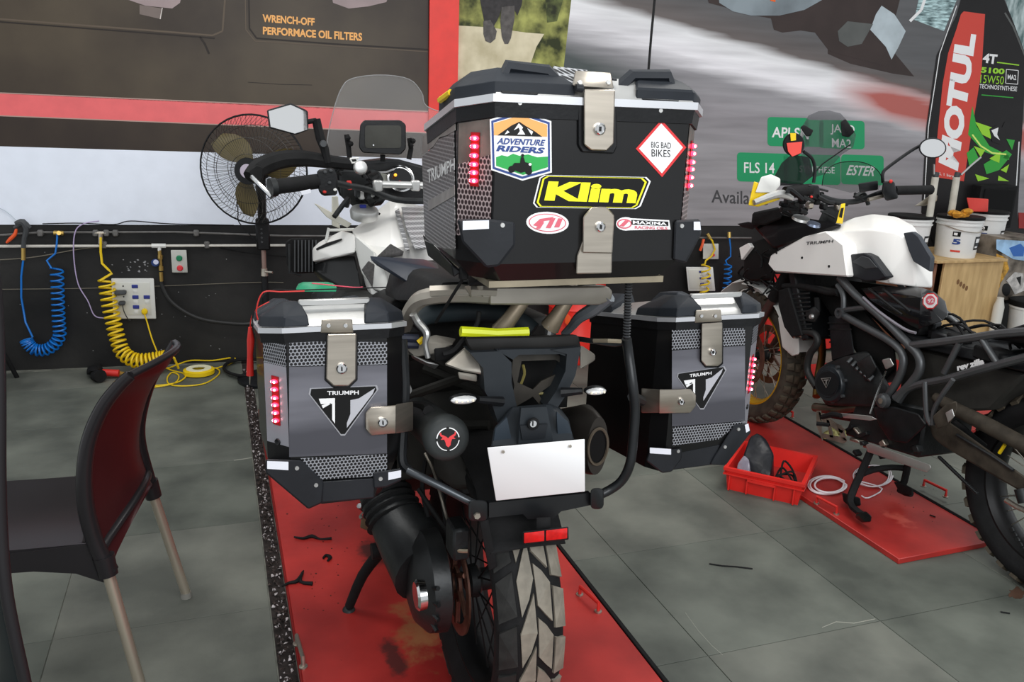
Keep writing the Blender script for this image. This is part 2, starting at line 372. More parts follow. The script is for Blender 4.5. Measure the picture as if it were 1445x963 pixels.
# streaks
st = mth('MULTIPLY', mth('SUBTRACT', nz.outputs['Fac'], .5), .85)
hs = nd(T, 'ShaderNodeHueSaturation'); L(cr.outputs[0], hs.inputs['Color']); L(mth('ADD', st, 1.0), hs.inputs['Value'])
# darker green-grey corner on the left, red kerb on the right
x1 = W(800, 60).x; x2 = W(1010, 110).x
fx = mth('SUBTRACT', 1, mth('DIVIDE', mth('SUBTRACT', sp.outputs[0], x1), x2-x1), True)
fd = mth('MULTIPLY', fx, mth('SUBTRACT', 1, mth('MULTIPLY', mth('ABSOLUTE', mth('ADD', d, .46), 0), 4.5), True), True)
mx = nd(T, 'ShaderNodeMix', data_type='RGBA'); L(mth('MULTIPLY', fd, 1.6, True), mx.inputs[0]); L(hs.outputs[0], mx.inputs[6]); mx.inputs[7].default_value = (*lin((62, 70, 70)), 1)
x3 = W(1170, 120).x; x4 = W(1260, 130).x
fk = mth('DIVIDE', mth('SUBTRACT', sp.outputs[0], x3), x4-x3, True)
fk = mth('MULTIPLY', fk, mth('SUBTRACT', 1, mth('MULTIPLY', mth('ABSOLUTE', mth('ADD', d, .11), 0), 7), True), True)
mx2 = nd(T, 'ShaderNodeMix', data_type='RGBA'); L(mth('MULTIPLY', fk, 1.5, True), mx2.inputs[0]); L(mx.outputs[2], mx2.inputs[6]); mx2.inputs[7].default_value = (*lin((176, 92, 84)), 1)
L(mx2.outputs[2], b.inputs['Base Color'])
wflat('banner_sheet', [(808, -200), (1560, -200), (1560, 320), (770, 318), (795, 97), (806, 0)], m, rb, .004)
wflat('printed_tyre', [(985, -60), (1285, -60), (1262, 30), (1272, 45), (1262, 60), (1256, 84), (1250, 94), (1170, 72), (1150, 46), (1130, 43), (1104, 46), (1092, 42), (1088, 26), (1066, 22), (1000, 4)], mat('print_umber', (58, 48, 46), .45, var=.1, scale=6), rb, .0064, .0006)
wflat('printed_tyre', [(1168, 66), (1250, 60), (1290, 108), (1260, 104), (1200, 90), (1168, 76)], mat('print_umber', (58, 48, 46)), rb, .0058, .0006)
wflat('printed_bodywork', [(1010, -40), (1180, -40), (1160, 0), (1135, 14), (1100, 22), (1060, 22), (1034, 16), (1015, 4)], mat('print_steel_blue', (120, 130, 136), .45, var=.3, scale=3), rb, .0076, .0006)
wflat('printed_bodywork', [(1244, 8), (1262, 20), (1278, 44), (1268, 66), (1258, 84), (1250, 66), (1228, 42), (1236, 20)], mat('print_ice', (178, 190, 196), .45, var=.15, scale=6), rb, .0076, .0006)
wflat('printed_bodywork', [(1182, 44), (1196, 30), (1232, 34), (1216, 62), (1196, 66), (1184, 58)], mat('print_slate', (82, 84, 82), .45, var=.15, scale=6), rb, .0076, .0006)
wflat('printed_sky_streaks', [(1300, -60), (1360, -60), (1350, 0), (1332, 44), (1290, 28), (1296, 0)], mat('print_cyan_streak', (70, 100, 104), .45, var=.4, scale=14, c2=(196, 226, 228), stretch=(1, 1, 5)), rb, .0064, .0006)
wflat('printed_sky_streaks', [(1400, -60), (1560, -60), (1560, 130), (1448, 100), (1428, 30)], mat('print_cyan_streak2', (90, 120, 120), .45, var=.3, scale=8, c2=(190, 205, 205), stretch=(3, 1, 1)), rb, .0064, .0006)
pale = mat('print_offwhite', (232, 232, 232), .5); pgreen = mat('print_sign_green', (10, 146, 92), .5)
wline([(1284, 30), (1300, 14), (1306, -4)], 4, pale, rb, .0076)
wflat('printed_orange_mark', [(1085, -12), (1096, -12), (1094, 3), (1087, 1)], mat('print_orange_mark', (226, 96, 30), .5), rb, .0088, .0005)
for x0, y0, x1, y1, sh in ((1083, 165, 1142, 206, .03), (1136, 169, 1162, 207, .03), (1156, 169, 1220, 209, .03), (1040, 215, 1112, 256, .03), (1106, 217, 1186, 259, .03), (1187, 218, 1247, 260, .03)):
    wflat('printed_sign', rrect(x0, y0, x1, y1, 5, 4, sh), pgreen, rb, .0064, .0006)
textW('API SM', [(1089, 194), (1141, 197), (1142, 181), (1090, 179)], pale, rb, .0075)
textW('JASO', [(1172, 190), (1206, 192), (1206, 177), (1172, 175)], pale, rb, .0075, .01)
textW('MA2', [(1174, 209-1), (1201, 210-1), (1201, 197), (1174, 195)], pale, rb, .0075, .01)
textW('FLS 14', [(1050, 244), (1093, 245), (1093, 230), (1050, 229)], pale, rb, .0075, .01)
textW('SYNTHESE', [(1128, 243), (1178, 245), (1178, 236), (1128, 234)], pale, rb, .0075, .0)
textW('ESTER', [(1194, 247), (1233, 249), (1238, 235), (1199, 233)], pale, rb, .0075)
textW('Available', [(1004, 286), (1084, 290), (1084, 271), (1004, 268)], mat('print_grey_text', (70, 70, 72), .5), rb, .0075, .01)
pbk = mat('print_bottle_black', (26, 24, 25), .4, var=.1)
wflat('printed_bottle', [(1346, -60), (1356, 0), (1350, 22), (1322, 78), (1307, 180), (1300, 300), (1318, 345), (1440, 345), (1436, 300), (1446, 120), (1450, 84), (1428, 26), (1413, -10), (1412, -60)], pbk, rb, .0088, .0006)
wline([(1350, 8), (1326, 76), (1310, 180), (1304, 290)], 1.1, pale, rb, .0096)
wline([(1418, 18), (1430, 38), (1450, 88)], 2.5, mat('print_slate', (82, 84, 82)), rb, .0096)
wline([(1438, 200), (1434, 266)], 1.4, pale, rb, .0096)
wflat('printed_label', [(1360, 16), (1390, 20), (1385, 100), (1372, 180), (1360, 256), (1319, 250), (1322, 200), (1330, 120), (1338, 75), (1350, 40), (1356, 20)], mat('print_label_red', (206, 62, 48), .5), rb, .0096, .0005)
textW('MOTUL', [(1352, 242), (1378, 49), (1349, 45), (1324, 229)], wprint, rb, .0104, .06)
textW('L 1 litre', [(1326, 247), (1346, 251), (1346, 247), (1326, 243)], pale, rb, .0104, 0)
lg = mat('print_lime', (150, 210, 40), .5); lg2 = mat('print_leaf_green', (40, 160, 50), .5)
textW('4T', [(1386, 88), (1406, 91), (1408, 77), (1388, 75)], pale, rb, .0104, .04)
textW('5100', [(1384, 102.5), (1417, 105), (1418, 97), (1385, 94.5)], lg, rb, .0104, .04)
textW('15W50', [(1383, 117), (1416, 119.5), (1417, 108), (1384, 105.5)], lg, rb, .0104, 0)
textW('TECHNOSYNTHESE', [(1382, 124.5), (1435, 129), (1435.5, 122.5), (1382.5, 118.5)], pale, rb, .0104, .01)
wline([(1420, 98), (1437, 99.5), (1436, 119), (1419, 117.5), (1420, 98)], .9, pale, rb, .0104)
textW('MA2', [(1422, 112), (1434, 113), (1434, 106), (1422, 105)], pale, rb, .0104, .02)
wline([(1407, 88), (1438, 92)], 1.6, lg, rb, .0104); wline([(1385, 134), (1430, 138)], 1.4, lg2, rb, .0104)
for pl, mm, of in (([(1372, 150), (1378, 178), (1396, 206), (1424, 220), (1424, 226), (1388, 214), (1366, 190)], lg2, .0104),
               ([(1376, 172), (1400, 180), (1398, 196), (1386, 190)], lg, .011), ([(1364, 216), (1374, 208), (1382, 226), (1368, 236)], lg2, .0112),
               ([(1374, 206), (1390, 212), (1384, 222)], lg, .0112), ([(1388, 232), (1420, 212), (1428, 218), (1410, 240), (1392, 246)], lg2, .0104),
               ([(1396, 224), (1412, 214), (1410, 230)], lg, .0112), ([(1412, 240), (1424, 232), (1420, 244)], lg, .0112), ([(1376, 246), (1396, 252), (1380, 256)], lg, .0112), ([(1409, 248), (1424, 256), (1408, 255)], lg, .0112),
               ([(1420, 196), (1432, 198), (1428, 212)], lg2, .0112)):
    wflat('printed_shard', pl, mm, rb, of, .0005)
wflat('printed_rider', [(1396, 182), (1408, 176), (1414, 180), (1418, 172), (1427, 172), (1426, 184), (1418, 190), (1412, 204), (1400, 200)], pbk, rb, .0118, .0005)
wflat('printed_rider', [(1399, 184), (1409, 180), (1407, 190), (1411, 198), (1403, 192)], pale, rb, .0124, .0005)
wline([(1372, 190), (1384, 206), (1400, 216), (1420, 218)], 2.2, mat('print_glow_yellow', (220, 240, 120), .5), rb, .0118)
# window strip / trunk at far right edge
tr = MB().prism([W(1436, 300, .0), W(1560, 306, .0), W(1560, 326, .0), W(1436, 322, .0)], WN*.012).build('trim_2', mat('dark_red_strip', (150, 30, 26), .5), kind='structure', smooth=False)
# ================================================================ WALL EQUIPMENT
def wp(x, y, off=.03): return W(x, y, off)
pipem = mat('grey_pipe', (96, 94, 92), .5, var=.2, scale=20); pvc = mat('white_pvc', (196, 192, 184), .45, var=.08)
t = thing('upper_air_pipe', wp(300, 330), 'thin grey air pipe along the wall just below the banners', 'pipe')
MB().tube([wp(-60, 336, .025), wp(60, 328, .025), wp(135, 328, .025), wp(245, 327.5, .025), wp(400, 333, .025), wp(604, 334, .025), wp(1060, 336, .025)], .006, 6).build('pipe', pipem, t)
for x in (57, 135, 150, 163, 277): MB().bbox(wp(x, 329, .02), (.03, .04, .035), .006).build('pipe_clip', pipem, t)
t = thing('lower_water_pipe', wp(300, 348), 'white plastic pipe running along the black wall with a tee over the gauge', 'pipe')
MB().tube([wp(-60, 348, .03), wp(400, 346.5, .03), wp(640, 346, .03)], .008, 8).build('pipe', pvc, t)
MB().tube([wp(214, 347, .03), wp(234, 347, .03)], .0125, 8).cyl(wp(225, 347, .03), wp(225, 354, .03), .010, 8).build('tee_joint', whitep, t)
for x in (147, 292): MB().bbox(wp(x, 345.5, .02), (.03, .04, .04), .006).build('pipe_clip', pipem, t)
wirem = mat('grey_wire', (110, 104, 92), .6)
def cable(name, pts, r, m, label, cat='cable', group=None, sm=6, n=6):
    return tag(MB().tube(pts, r, n, sm=sm).build(name, m), label, cat, group)
cable('sagging_wire', [wp(-50, 369, .02), wp(40, 364, .02), wp(110, 352, .02), wp(150, 348, .02)], .003, wirem, 'sagging brown wire between the air gun and the yellow hose')
cable('wall_wire', [wp(-50, 409, .012), wp(150, 406.5, .012), wp(350, 399, .012), wp(400, 399, .012)], .0022, wirem, 'thin straight wire stretched across the black wall behind the socket panel')
cable('black_wall_cable', [wp(60, 316, .02), wp(110, 315, .02), wp(160, 317, .02), wp(185, 312, .02), wp(240, 316, .02), wp(330, 318, .02)], .003, rubber, 'black cable lying along the bottom edge of the white banner')
cable('dark_sagging_cable', [wp(310, 350, .02), wp(350, 357, .02), wp(400, 362, .02), wp(470, 364, .02)], .003, rubber, 'black sagging cable beside the fan pole under the white pipe')
lil = mat('lilac_wire', (176, 160, 196), .5)
cable('lilac_wire', [wp(140, 312, .03), wp(118, 316, .04), wp(106, 328, .04), wp(104, 360, .04), wp(110, 400, .04), wp(124, 425, .04), wp(133, 445, .04), wp(146, 449, .04), wp(160, 447, .03)], .0032, lil, 'pale lilac wire looping from the pipe to the socket panel')
def coil(center, R, turns, per=12):
    """helix round a path; R may vary along it"""
    pts = [V(p) for p in center]; pts, _ = catmull(pts, 1, 12)
    ln = [0]
    for a, b in zip(pts, pts[1:]): ln.append(ln[-1]+(b-a).length)
    tot = ln[-1]; out = []; N = int(turns*per); u = None
    for i in range(N+1):
        s = i/N; s = turnmap(s) if turnmap else s
        d = s*tot; j = 0
        while j < len(ln)-2 and ln[j+1] < d: j += 1
        f = (d-ln[j])/max(1e-9, ln[j+1]-ln[j]); p = pts[j]*(1-f)+pts[j+1]*f; t = (pts[j+1]-pts[j]).normalized()
        u = t.orthogonal().normalized() if u is None else (u-t*u.dot(t)).normalized()
        q = t.cross(u); a = 2*PI*i/per; r_ = R(s) if callable(R) else R
        out.append(p+(u*math.cos(a)+q*math.sin(a))*r_)
    return out
turnmap = lambda s: 1-(1-s)**1.45
# blue air hose and its blow gun
bh = thing('blue_coil_hose', wp(75, 330), 'blue spiral air hose with a grey blow gun, at the left end of the wall', 'hose')
path = [(80, 378), (81, 400), (82, 430), (83, 455), (84, 474), (76, 487), (64, 494), (50, 494), (41, 487), (37, 480)]
O = .06
cp = coil([wp(x, y, O) for x, y in path], .031, 25)
MB().tube([wp(81, 330, O), wp(80, 345, O), wp(78, 358, O), wp(66, 368, O)]+cp+[wp(46, 476, O+.03), wp(36, 455, O), wp(30, 420, O), wp(30, 390, O), wp(33, 366, O)], .0052, 6).build('hose', blue, bh)
MB().cyl(wp(76, 329, .03), wp(90, 329.5, .03), .013, 8).cyl(wp(83, 329, .03), wp(83, 329, .075), .012, 8).build('hose_coupling', brass, bh)
MB().cyl(wp(33, 367, O), wp(33, 350, O), .011, 10).build('hose_coupling', brass, bh)
gg = mat('gun_grey', (66, 68, 70), .5, var=.15)
MB().tube([wp(33, 350, O), wp(34, 338, O), wp(37, 324, O), wp(32, 314, O), wp(22, 316, O)], [.011, .013, .015, .02, .013], 8, sm=4).tube([wp(30, 315, O), wp(20, 322, O)], [.013, .008], 8).tube([wp(36, 316, O), wp(43, 322, O)], [.016, .01], 8).build('blow_gun', gg, bh)
MB().tube([wp(23, 323, O), wp(21, 331, O), wp(14, 338, O), wp(9, 343, O)], [.006, .010, .010, .005], 8, sm=3).build('trigger', orange, bh)
cable('hook_wire', [wp(-20, 288, .02), wp(6, 297, .02), wp(24, 312, .03)], .002, mat('pale_wire', (180, 190, 200), .5), 'pale thin wire hanging over the white banner down to the air gun')
# yellow air hose
yh = thing('yellow_coil_hose', wp(150, 330), 'yellow spiral air hose hanging in front of the white socket panel, ending on the floor', 'hose')
turnmap = lambda s: 1-(1-s)**1.35
cp = coil([wp(150, 395, .07), wp(153, 420, .08), wp(159, 450, .09), wp(165, 475, .11), wp(173, 497, .14), wp(188, 508, .17), wp(205, 509.5, .18), wp(222, 507, .18), wp(234, 505, .18)], .039, 25)
MB().tube([wp(142, 335, .06), wp(142, 355, .06), wp(144, 372, .06), wp(153, 381, .08), wp(158, 386, .08)]+cp+[wp(238, 498, .2), wp(246, 506, .24), wp(252, 520, .2)], .0068, 6).build('hose', yellow, yh)
MB().cyl(wp(142, 330, .05), wp(142, 344, .05), .013, 10).tube([wp(134, 329, .03), wp(150, 329, .03)], .011, 8).build('hose_coupling', steel, yh)
# black hose, gauge
g = thing('pressure_regulator', wp(227, 370), 'small air pressure gauge with brass fittings below the tee joint', 'gauge')
MB().cyl(wp(225, 353, .03), wp(227, 378, .03), .010, 8).cyl(wp(226, 360, .03), wp(226, 366, .03), .014, 8).cyl(wp(227, 376, .03), wp(227.5, 382, .03), .013, 8).cyl(wp(227, 384, .03), wp(228, 397, .03), .011, 8).build('brass_fittings', brass, g)
MB().lathe(wp(220, 370, .03), WN, [(0, .019), (.03, .022), (.034, .018)], 16).build('gauge_body', mat('gauge_blue', (40, 60, 110), .4), g)
MB().lathe(wp(220, 370, .065), WN, [(0, .014), (.002, .014)], 16).build('gauge_face', mat('gauge_face', (206, 210, 232), .4), g)
cable('black_air_hose', [wp(228, 397, .03), wp(229, 404, .03), wp(240, 424, .04), wp(262, 441, .05), wp(290, 452, .06), (W(330, 457, .06)), W(352, 457, .06), W(375, 452, .06), W(390, 470, .06), F(385, 560, .3)], .011, mat('hose_grey_black', (44, 44, 44), .4), 'thick black rubber hose curving from the gauge towards the left side case', 'hose', n=8)
# start / stop box
sb = thing('push_button_box', wp(253, 369), 'grey switch box with a green and a red push button on the black wall', 'switch')
def wplate(px, off, th): return MB().hull([W(x, y, off) for x, y in px]+[W(x, y, off+th) for x, y in px], .003)
wplate([(241, 353), (263, 353), (265, 385), (243, 385)], .003, .035).build('housing', mat('box_grey', (196, 196, 190), .5, var=.06), sb)
for y, c in ((364.5, (10, 120, 80)), (378.5, (214, 50, 60))):
    q = W(253 if y < 370 else 254, y, .038); MB().lathe(q, WN, [(0, .017), (.006, .017), (.008, .013), (.014, .012)], 14).build('push_button', mat('button_%d' % c[0], c, .4), sb, label='green button' if y < 370 else 'red button')
# socket panel
def panel(nm, x0, y0, x1, y1, lab, full=True):
    t = thing(nm, wp((x0+x1)/2, y1), lab, 'socket')
    sx = (x1-x0)/60; sy = (y1-y0)/57
    def q(a, b): return (x0+a*sx+b*.06, y0+b*sy)
    wplate([q(0, 0), q(60, 0), q(60, 57), q(0, 57)], .003, .05).build('housing', whitep, t)
    wplate([q(4, 6), q(54, 6), q(54, 52), q(4, 52)], .053, .003).build('cover_plate', mat('panel_cover', (214, 214, 206), .5), t)
    bs = mat('socket_blue', (50, 60, 140), .5)
    for a, b in ((28, 9), (28, 24), (44, 24), (28, 38)):
        wplate([q(a, b), q(a+9, b), q(a+9, b+5), q(a, b+5)], .056, .004).build('rocker_switch', bs, t)
        wplate([q(a+1.5, b+7), q(a+7.5, b+7), q(a+7.5, b+12), q(a+1.5, b+12)], .056, .0015).build('socket_face', whitep, t)
    if full:
        for a, b in ((16, 12), (16, 27)):
            wplate([q(a-1, b-2), q(a+1, b-2), q(a+1, b), q(a-1, b)], .056, .003).build('socket_hole', black, t)
    return t, q
pt, q = panel('socket_panel', 157, 393, 217, 450, 'white socket panel with blue switches, yellow and black plugs, behind the yellow spiral hose')
for nm, x, y, s, m_, lb in (('plug_adapter', 170, 413, (.06, .05, .022), gg, 'black two-pin adapter plugged into the upper socket of the wall panel'), ('black_plug', 172, 428, (.035, .05, .02), gg, 'small dark plug in the lower socket of the wall panel')):
    mb = MB().bbox(W(x, y, .085), s, .006); 
    if nm == 'black_plug': mb.tube([W(173, 431, .11), W(175, 440, .11), W(181, 451, .08), W(184, 452, .06)], .003, 6, sm=4)
    tag(mb.build(nm, m_), lb, 'plug')
yc = MB().hull([W(x, y, .06) for x, y in ell(204, 440, 5, 5, 10)]+[W(x, y, .085) for x, y in ell(204, 440, 4, 4, 10)], .002)
yc.tube([W(204, 444, .08), W(207, 453, .08), W(214, 477, .09), W(222, 498, .1), F(226, 512, .05), F(240, 522, .006), F(262, 529, .006), F(250, 540, .006), F(215, 545, .006), F(190, 545, .006), F(165, 545, .006), F(163, 538, .006), F(190, 525, .006), F(235, 520, .006), F(252, 514, .03), F(270, 509, .02), F(300, 509, .02), F(330, 505, .02), F(326, 513, .006), F(300, 521, .006), F(285, 522, .006)], .0042, 6, sm=6)
tag(yc.build('yellow_power_lead', yellow), 'yellow power lead plugged into the panel and coiled on the floor', 'cable')
cable('yellow_cable_loops', [F(283, 520, .02), F(305, 520, .01), F(309, 528, .006), F(290, 541, .006), F(262, 545, .006), F(240, 543, .006), F(236, 534, .006), F(243, 526, .006), F(252, 530, .006), F(250, 538, .006), F(240, 543, .01), F(215, 547, .006), F(196, 548, .006)], .0038, yellow, 'loose yellow cable loops on the floor around the wire spool')
sp_ = thing('wire_spool', F(280, 526), 'flat reel of yellow wire lying on the floor near the wall', 'reel')
c = F(281, 528, .0)
MB().lathe(c, (0, 0, 1), [(0, .07), (.006, .085), (.028, .085), (.034, .07), (.034, .055), (.0, .055)], 28, closed=True).build('wire_winding', yellow, sp_)
MB().lathe(c+V((0, 0, .03)), (0, 0, 1), [(0, .07), (.006, .068), (.006, .035), (0, .035)], 24, closed=True).build('paper_label', mat('cream', (226, 222, 190), .6), sp_)
iw = thing('impact_wrench', F(150, 528), 'black and red air impact wrench lying on the floor below the yellow hose', 'tool')
MB().hull([F(x, y, z) for x, y, z in ((122, 518, 0.01), (144, 513, .01), (146, 522, .02), (125, 531, .01), (125, 524, .07), (142, 522, .075), (133, 519, .08), (121, 527, .04))], .008).tube([F(136, 530, .035), F(142, 531, .04)], .035, 12).build('housing', rubber, iw)
MB().tube([F(145, 526, .035), F(168, 527, .03)], .02, 10).build('handle', redp, iw)
MB().tube([F(168, 527, .03), F(176, 527.5, .02), F(188, 528, .015)], [.012, .009, .008], 8).build('air_inlet', brass, iw)
# second hose station seen beyond the large bike
s2, q2 = panel('socket_panel', 968, 377, 1006, 411, 'white socket panel further right, seen between the top case and the white bike', False)
b2 = thing('push_button_box', wp(1004, 355), 'small grey switch box above the right-hand socket panel', 'switch')
wplate([(992, 344), (1014, 344), (1014, 366), (992, 366)], .003, .035).build('housing', mat('box_grey', (196, 196, 190)), b2)
q = W(1006, 360, .038); MB().lathe(q, WN, [(0, .012), (.01, .010)], 12).build('push_button', mat('button_214', (214, 50, 60)), b2)
y2 = thing('yellow_coil_hose', wp(1000, 340), 'short yellow spiral hose in front of the right-hand socket panel', 'hose')
turnmap = lambda s: s
MB().tube([wp(1000, 334, .05), wp(1005, 340, .05), wp(1009, 352, .05), wp(1004, 362, .05), wp(996, 368, .05)]+coil([wp(996, 372, .07), wp(996, 390, .07), wp(994, 410, .07), wp(993, 440, .07)], .028, 7), .006, 6).build('hose', yellow, y2)
MB().cyl(wp(998, 330, .04), wp(1002, 337, .05), .012, 8).build('hose_coupling', brass, y2)
y3 = thing('blue_coil_hose', wp(1029, 340), 'blue spiral air hose between the right-hand socket panel and the white bike', 'hose')
MB().tube([wp(1029, 333, .05), wp(1031, 350, .05), wp(1031, 362, .05), wp(1024, 368, .05)]+coil([wp(1027, 372, .07), wp(1027, 390, .07), wp(1025, 410, .07), wp(1024, 470, .07)], .024, 15), .005, 6).build('hose', blue, y3)
MB().cyl(wp(1029, 328, .04), wp(1029, 336, .05), .012, 8).build('hose_coupling', brass, y3)
cable('orange_hose_end', [wp(993, 338, .07), wp(991, 346, .08), wp(988, 354, .08)], .009, orange, 'orange trigger of a blow gun hanging beside the top case', 'tool')
# red steel cabinet beyond the bikes
rq = [W(1042, 500, .06), W(1150, 500, .06)]
rq = [V((q.x, q.y, 0)) for q in rq]; zt_ = W(980, 393, .3).z
rc = thing('red_tool_chest', (rq[0]+rq[1])/2, 'red metal chest against the wall, seen behind the forks of the white motorcycle', 'chest')
MB().hull([p+WN*o+V((0, 0, z)) for p in rq for o in (0, .3) for z in (.02, .44)], .006).build('body', redp, rc)
MB().hull([p+WN*o+V((0, 0, z)) for p in rq for o in (-.0, .31) for z in (.445, .49)], .006).build('lid', mat('red_lid', (206, 44, 44), .5), rc)
dq = W(811, 480, .24); dzt = P(811, 394, dq.y).z
dr = thing('steel_drum', V((dq.x, dq.y, 0)), 'red steel drum with an orange mark by the wall, glimpsed under the luggage rack', 'drum')
MB().lathe((dq.x, dq.y, 0), (0, 0, 1), [(0, .165), (.02, .175), (dzt*.33, .175), (dzt*.34, .182), (dzt*.36, .175), (dzt*.66, .175), (dzt*.67, .182), (dzt*.69, .175), (dzt-.01, .175), (dzt, .18), (dzt, .165), (dzt-.015, .16)], 28).build('body', mat('bright_red', (224, 44, 32), .45), dr)
MB().hull([P(x, y, Y) for x, y in ((770, 444), (782, 452), (776, 464), (768, 458)) for Y in (dq.y-.20, dq.y-.15)], .001).build('printed_mark', orange, dr)
MB().hull([P(x, y, Y) for x, y in ((798, 440), (806, 448), (804, 462), (797, 456)) for Y in (dq.y-.20, dq.y-.15)], .001).build('printed_mark', orange, dr)
# ---------------------------------------------------------------- pedestal fan
fn = thing('pedestal_fan', V((.34, 4.65, 0)), 'black pedestal fan with wire guard standing between the wall and the left grip', 'fan')
FY = 4.6
fc = P(358, 240, FY); fx = V((.93, -.36, 0)).normalized(); fz = V((0, 0, 1)); fnm = V((-.36, -.93, .0)).normalized()
Rf = .278
def ring(c, r, d, n=40): return [c+fnm*d+(fx*math.cos(2*PI*k/n)+fz*math.sin(2*PI*k/n))*r for k in range(n)]
wires = mat('fan_wire', (52, 50, 48), .4, .5)
mb = MB().tube(ring(fc, Rf, 0), .005, 6, cyc=True)
mb.build('guard_rim', black, fn)
for sgn, nm in ((1, 'front_guard'), (-1, 'rear_guard')):
    mb = MB()
    for rr, dd in ((.227, .05), (.165, .08), (.085, .095)): mb.tube(ring(fc, rr, dd*sgn, 30), .0015, 4, cyc=True)
    for k in range(88 if sgn > 0 else 60):
        a = 2*PI*k/(88 if sgn > 0 else 60); e = fx*math.cos(a)+fz*math.sin(a); e2 = fx*math.cos(a+.09)+fz*math.sin(a+.09)
        mb.tube([fc+e*.062+fnm*.097*sgn, fc+e2*.165+fnm*.08*sgn, fc+e2*.232+fnm*.048*sgn, fc+e*Rf], .0011, 3, caps=False)
    mb.build(nm, wires, fn)
MB().lathe(fc+fnm*.094, fnm, [(0, .068), (.006, .066), (.008, .034)], 20).build('guard_badge', black, fn)
MB().lathe(fc+fnm*.103, fnm, [(0, .036), (.002, .034)], 20).build('badge_emblem', mat('emblem_pale', (180, 170, 185), .5), fn)
bm_ = mat('fan_blade', (92, 82, 52), .4, var=.2, scale=6)
for k in range(3):
    a0 = math.radians(120+k*120)
    rows = []
    for i in range(7):
        r_ = .03+.21*i/6; w_ = .3+.75*math.sin(PI*min(1, .15+i/7))
        rows.append([fc+(fx*math.cos(a0+w_*(j/4-.5)+i*.06)+fz*math.sin(a0+w_*(j/4-.5)+i*.06))*r_+fnm*((j/4-.5)*.05) for j in range(5)])
    MB().grid(rows, thv=fnm*.003).build('blade', bm_, fn)
MB().lathe(fc, fnm, [(-.04, .03), (.03, .035), (.04, .02)], 16).build('hub', black, fn)
MB().lathe(fc-fnm*.18, fnm, [(0, .03), (.02, .055), (.09, .06), (.12, .04)], 16).build('motor_housing', black, fn)
pb = fc-fnm*.1
MB().tube([pb, V((pb.x, pb.y, fc.z-.27))], [.03, .022], 10).hull([V((pb.x+a*.035, pb.y+b*.035, z)) for a in (-1, 1) for b in (-1, 1) for z in (P(368, 308, FY+.1).z, P(368, 352, FY+.1).z)], .008).build('control_box', black, fn)
for i in range(4):
    z = P(368, 322+i*6, FY+.1).z; MB().lathe(V((pb.x-.008, pb.y-.036, z)), (0, -1, 0), [(0, .006), (.003, .005)], 8).build('speed_button', gg, fn)
MB().tube([V((pb.x, pb.y, P(368, 352, FY+.1).z)), V((pb.x, pb.y, P(368, 382, FY+.1).z))], .013, 10).build('upper_pole', mat('bronze_pole', (150, 126, 118), .35, .6), fn)
MB().lathe(V((pb.x, pb.y, P(368, 384, FY+.1).z)), (0, 0, 1), [(-.02, .02), (.02, .017)], 12).cyl(V((pb.x, pb.y-.01, P(368, 383, FY+.1).z)), V((pb.x+.04, pb.y-.04, P(368, 383, FY+.1).z)), .006, 8).build('height_clamp', steel, fn)
MB().tube([V((pb.x, pb.y, P(368, 386, FY+.1).z)), V((pb.x, pb.y, .03))], .018, 10).build('lower_pole', black, fn)
MB().lathe(V((pb.x, pb.y, 0)), (0, 0, 1), [(0, .17), (.015, .17), (.03, .13), (.045, .03)], 28).build('base', black, fn)
MB().tube([V((pb.x-.03, pb.y-.02, P(368, 345, FY).z)), P(338, 315, FY+.1), P(336, 300, FY+.1), P(334, 285, FY+.05)], .003, 6, sm=5).build('power_cord', black, fn)
cable('black_hose_coil', [F(350+34*math.cos(a), 519+12*math.sin(a), .012+.004*i/6) for i in range(30) for a in (i*PI/6,)], .009, rubber, 'coil of black rubber hose on the floor beside the left side case', 'hose', sm=3)
# ================================================================ FLOOR BOARDS
board = mat('red_board_paint', (158, 34, 31), .45, var=.2, scale=3.5, c2=(188, 50, 44), detail=8, bump=.08, bscale=40)
def add_stains(m, spots):
    T = m.node_tree; L = T.links.new; b = T.nodes['Principled BSDF']; src = b.inputs['Base Color'].links[0].from_socket
    ge = nd(T, 'ShaderNodeNewGeometry'); nz = nd(T, 'ShaderNodeTexNoise'); nz.inputs['Scale'].default_value = 14; nz.inputs['Detail'].default_value = 10; nz.inputs['Roughness'].default_value = .7; L(ge.outputs['Position'], nz.inputs['Vector'])
    for (p, rx, ry, col, amt) in spots:
        mp = nd(T, 'ShaderNodeMapping'); mp.vector_type = 'POINT'; mp.inputs['Location'].default_value = (-p.x/rx, -p.y/ry, 0); mp.inputs['Scale'].default_value = (1/rx, 1/ry, 0)
        L(ge.outputs['Position'], mp.inputs[0]); ln = nd(T, 'ShaderNodeVectorMath', operation='LENGTH'); L(mp.outputs[0], ln.inputs[0])
        def mm(op, x, y, cl=False):
            n = nd(T, 'ShaderNodeMath', operation=op); n.use_clamp = cl
            for i, q in enumerate((x, y)):
                if isinstance(q, (int, float)): n.inputs[i].default_value = q
                else: L(q, n.inputs[i])
            return n.outputs[0]
        f = mm('SUBTRACT', mm('ADD', mm('MULTIPLY', nz.outputs['Fac'], 1.6), amt), ln.outputs['Value'])
        f = mm('MULTIPLY', f, 3.2, True); f = mm('MULTIPLY', f, .85)
        mx = nd(T, 'ShaderNodeMix', data_type='RGBA'); L(f, mx.inputs[0]); L(src, mx.inputs[6]); mx.inputs[7].default_value = (*lin(col), 1); src = mx.outputs[2]
    L(src, b.inputs['Base Color'])
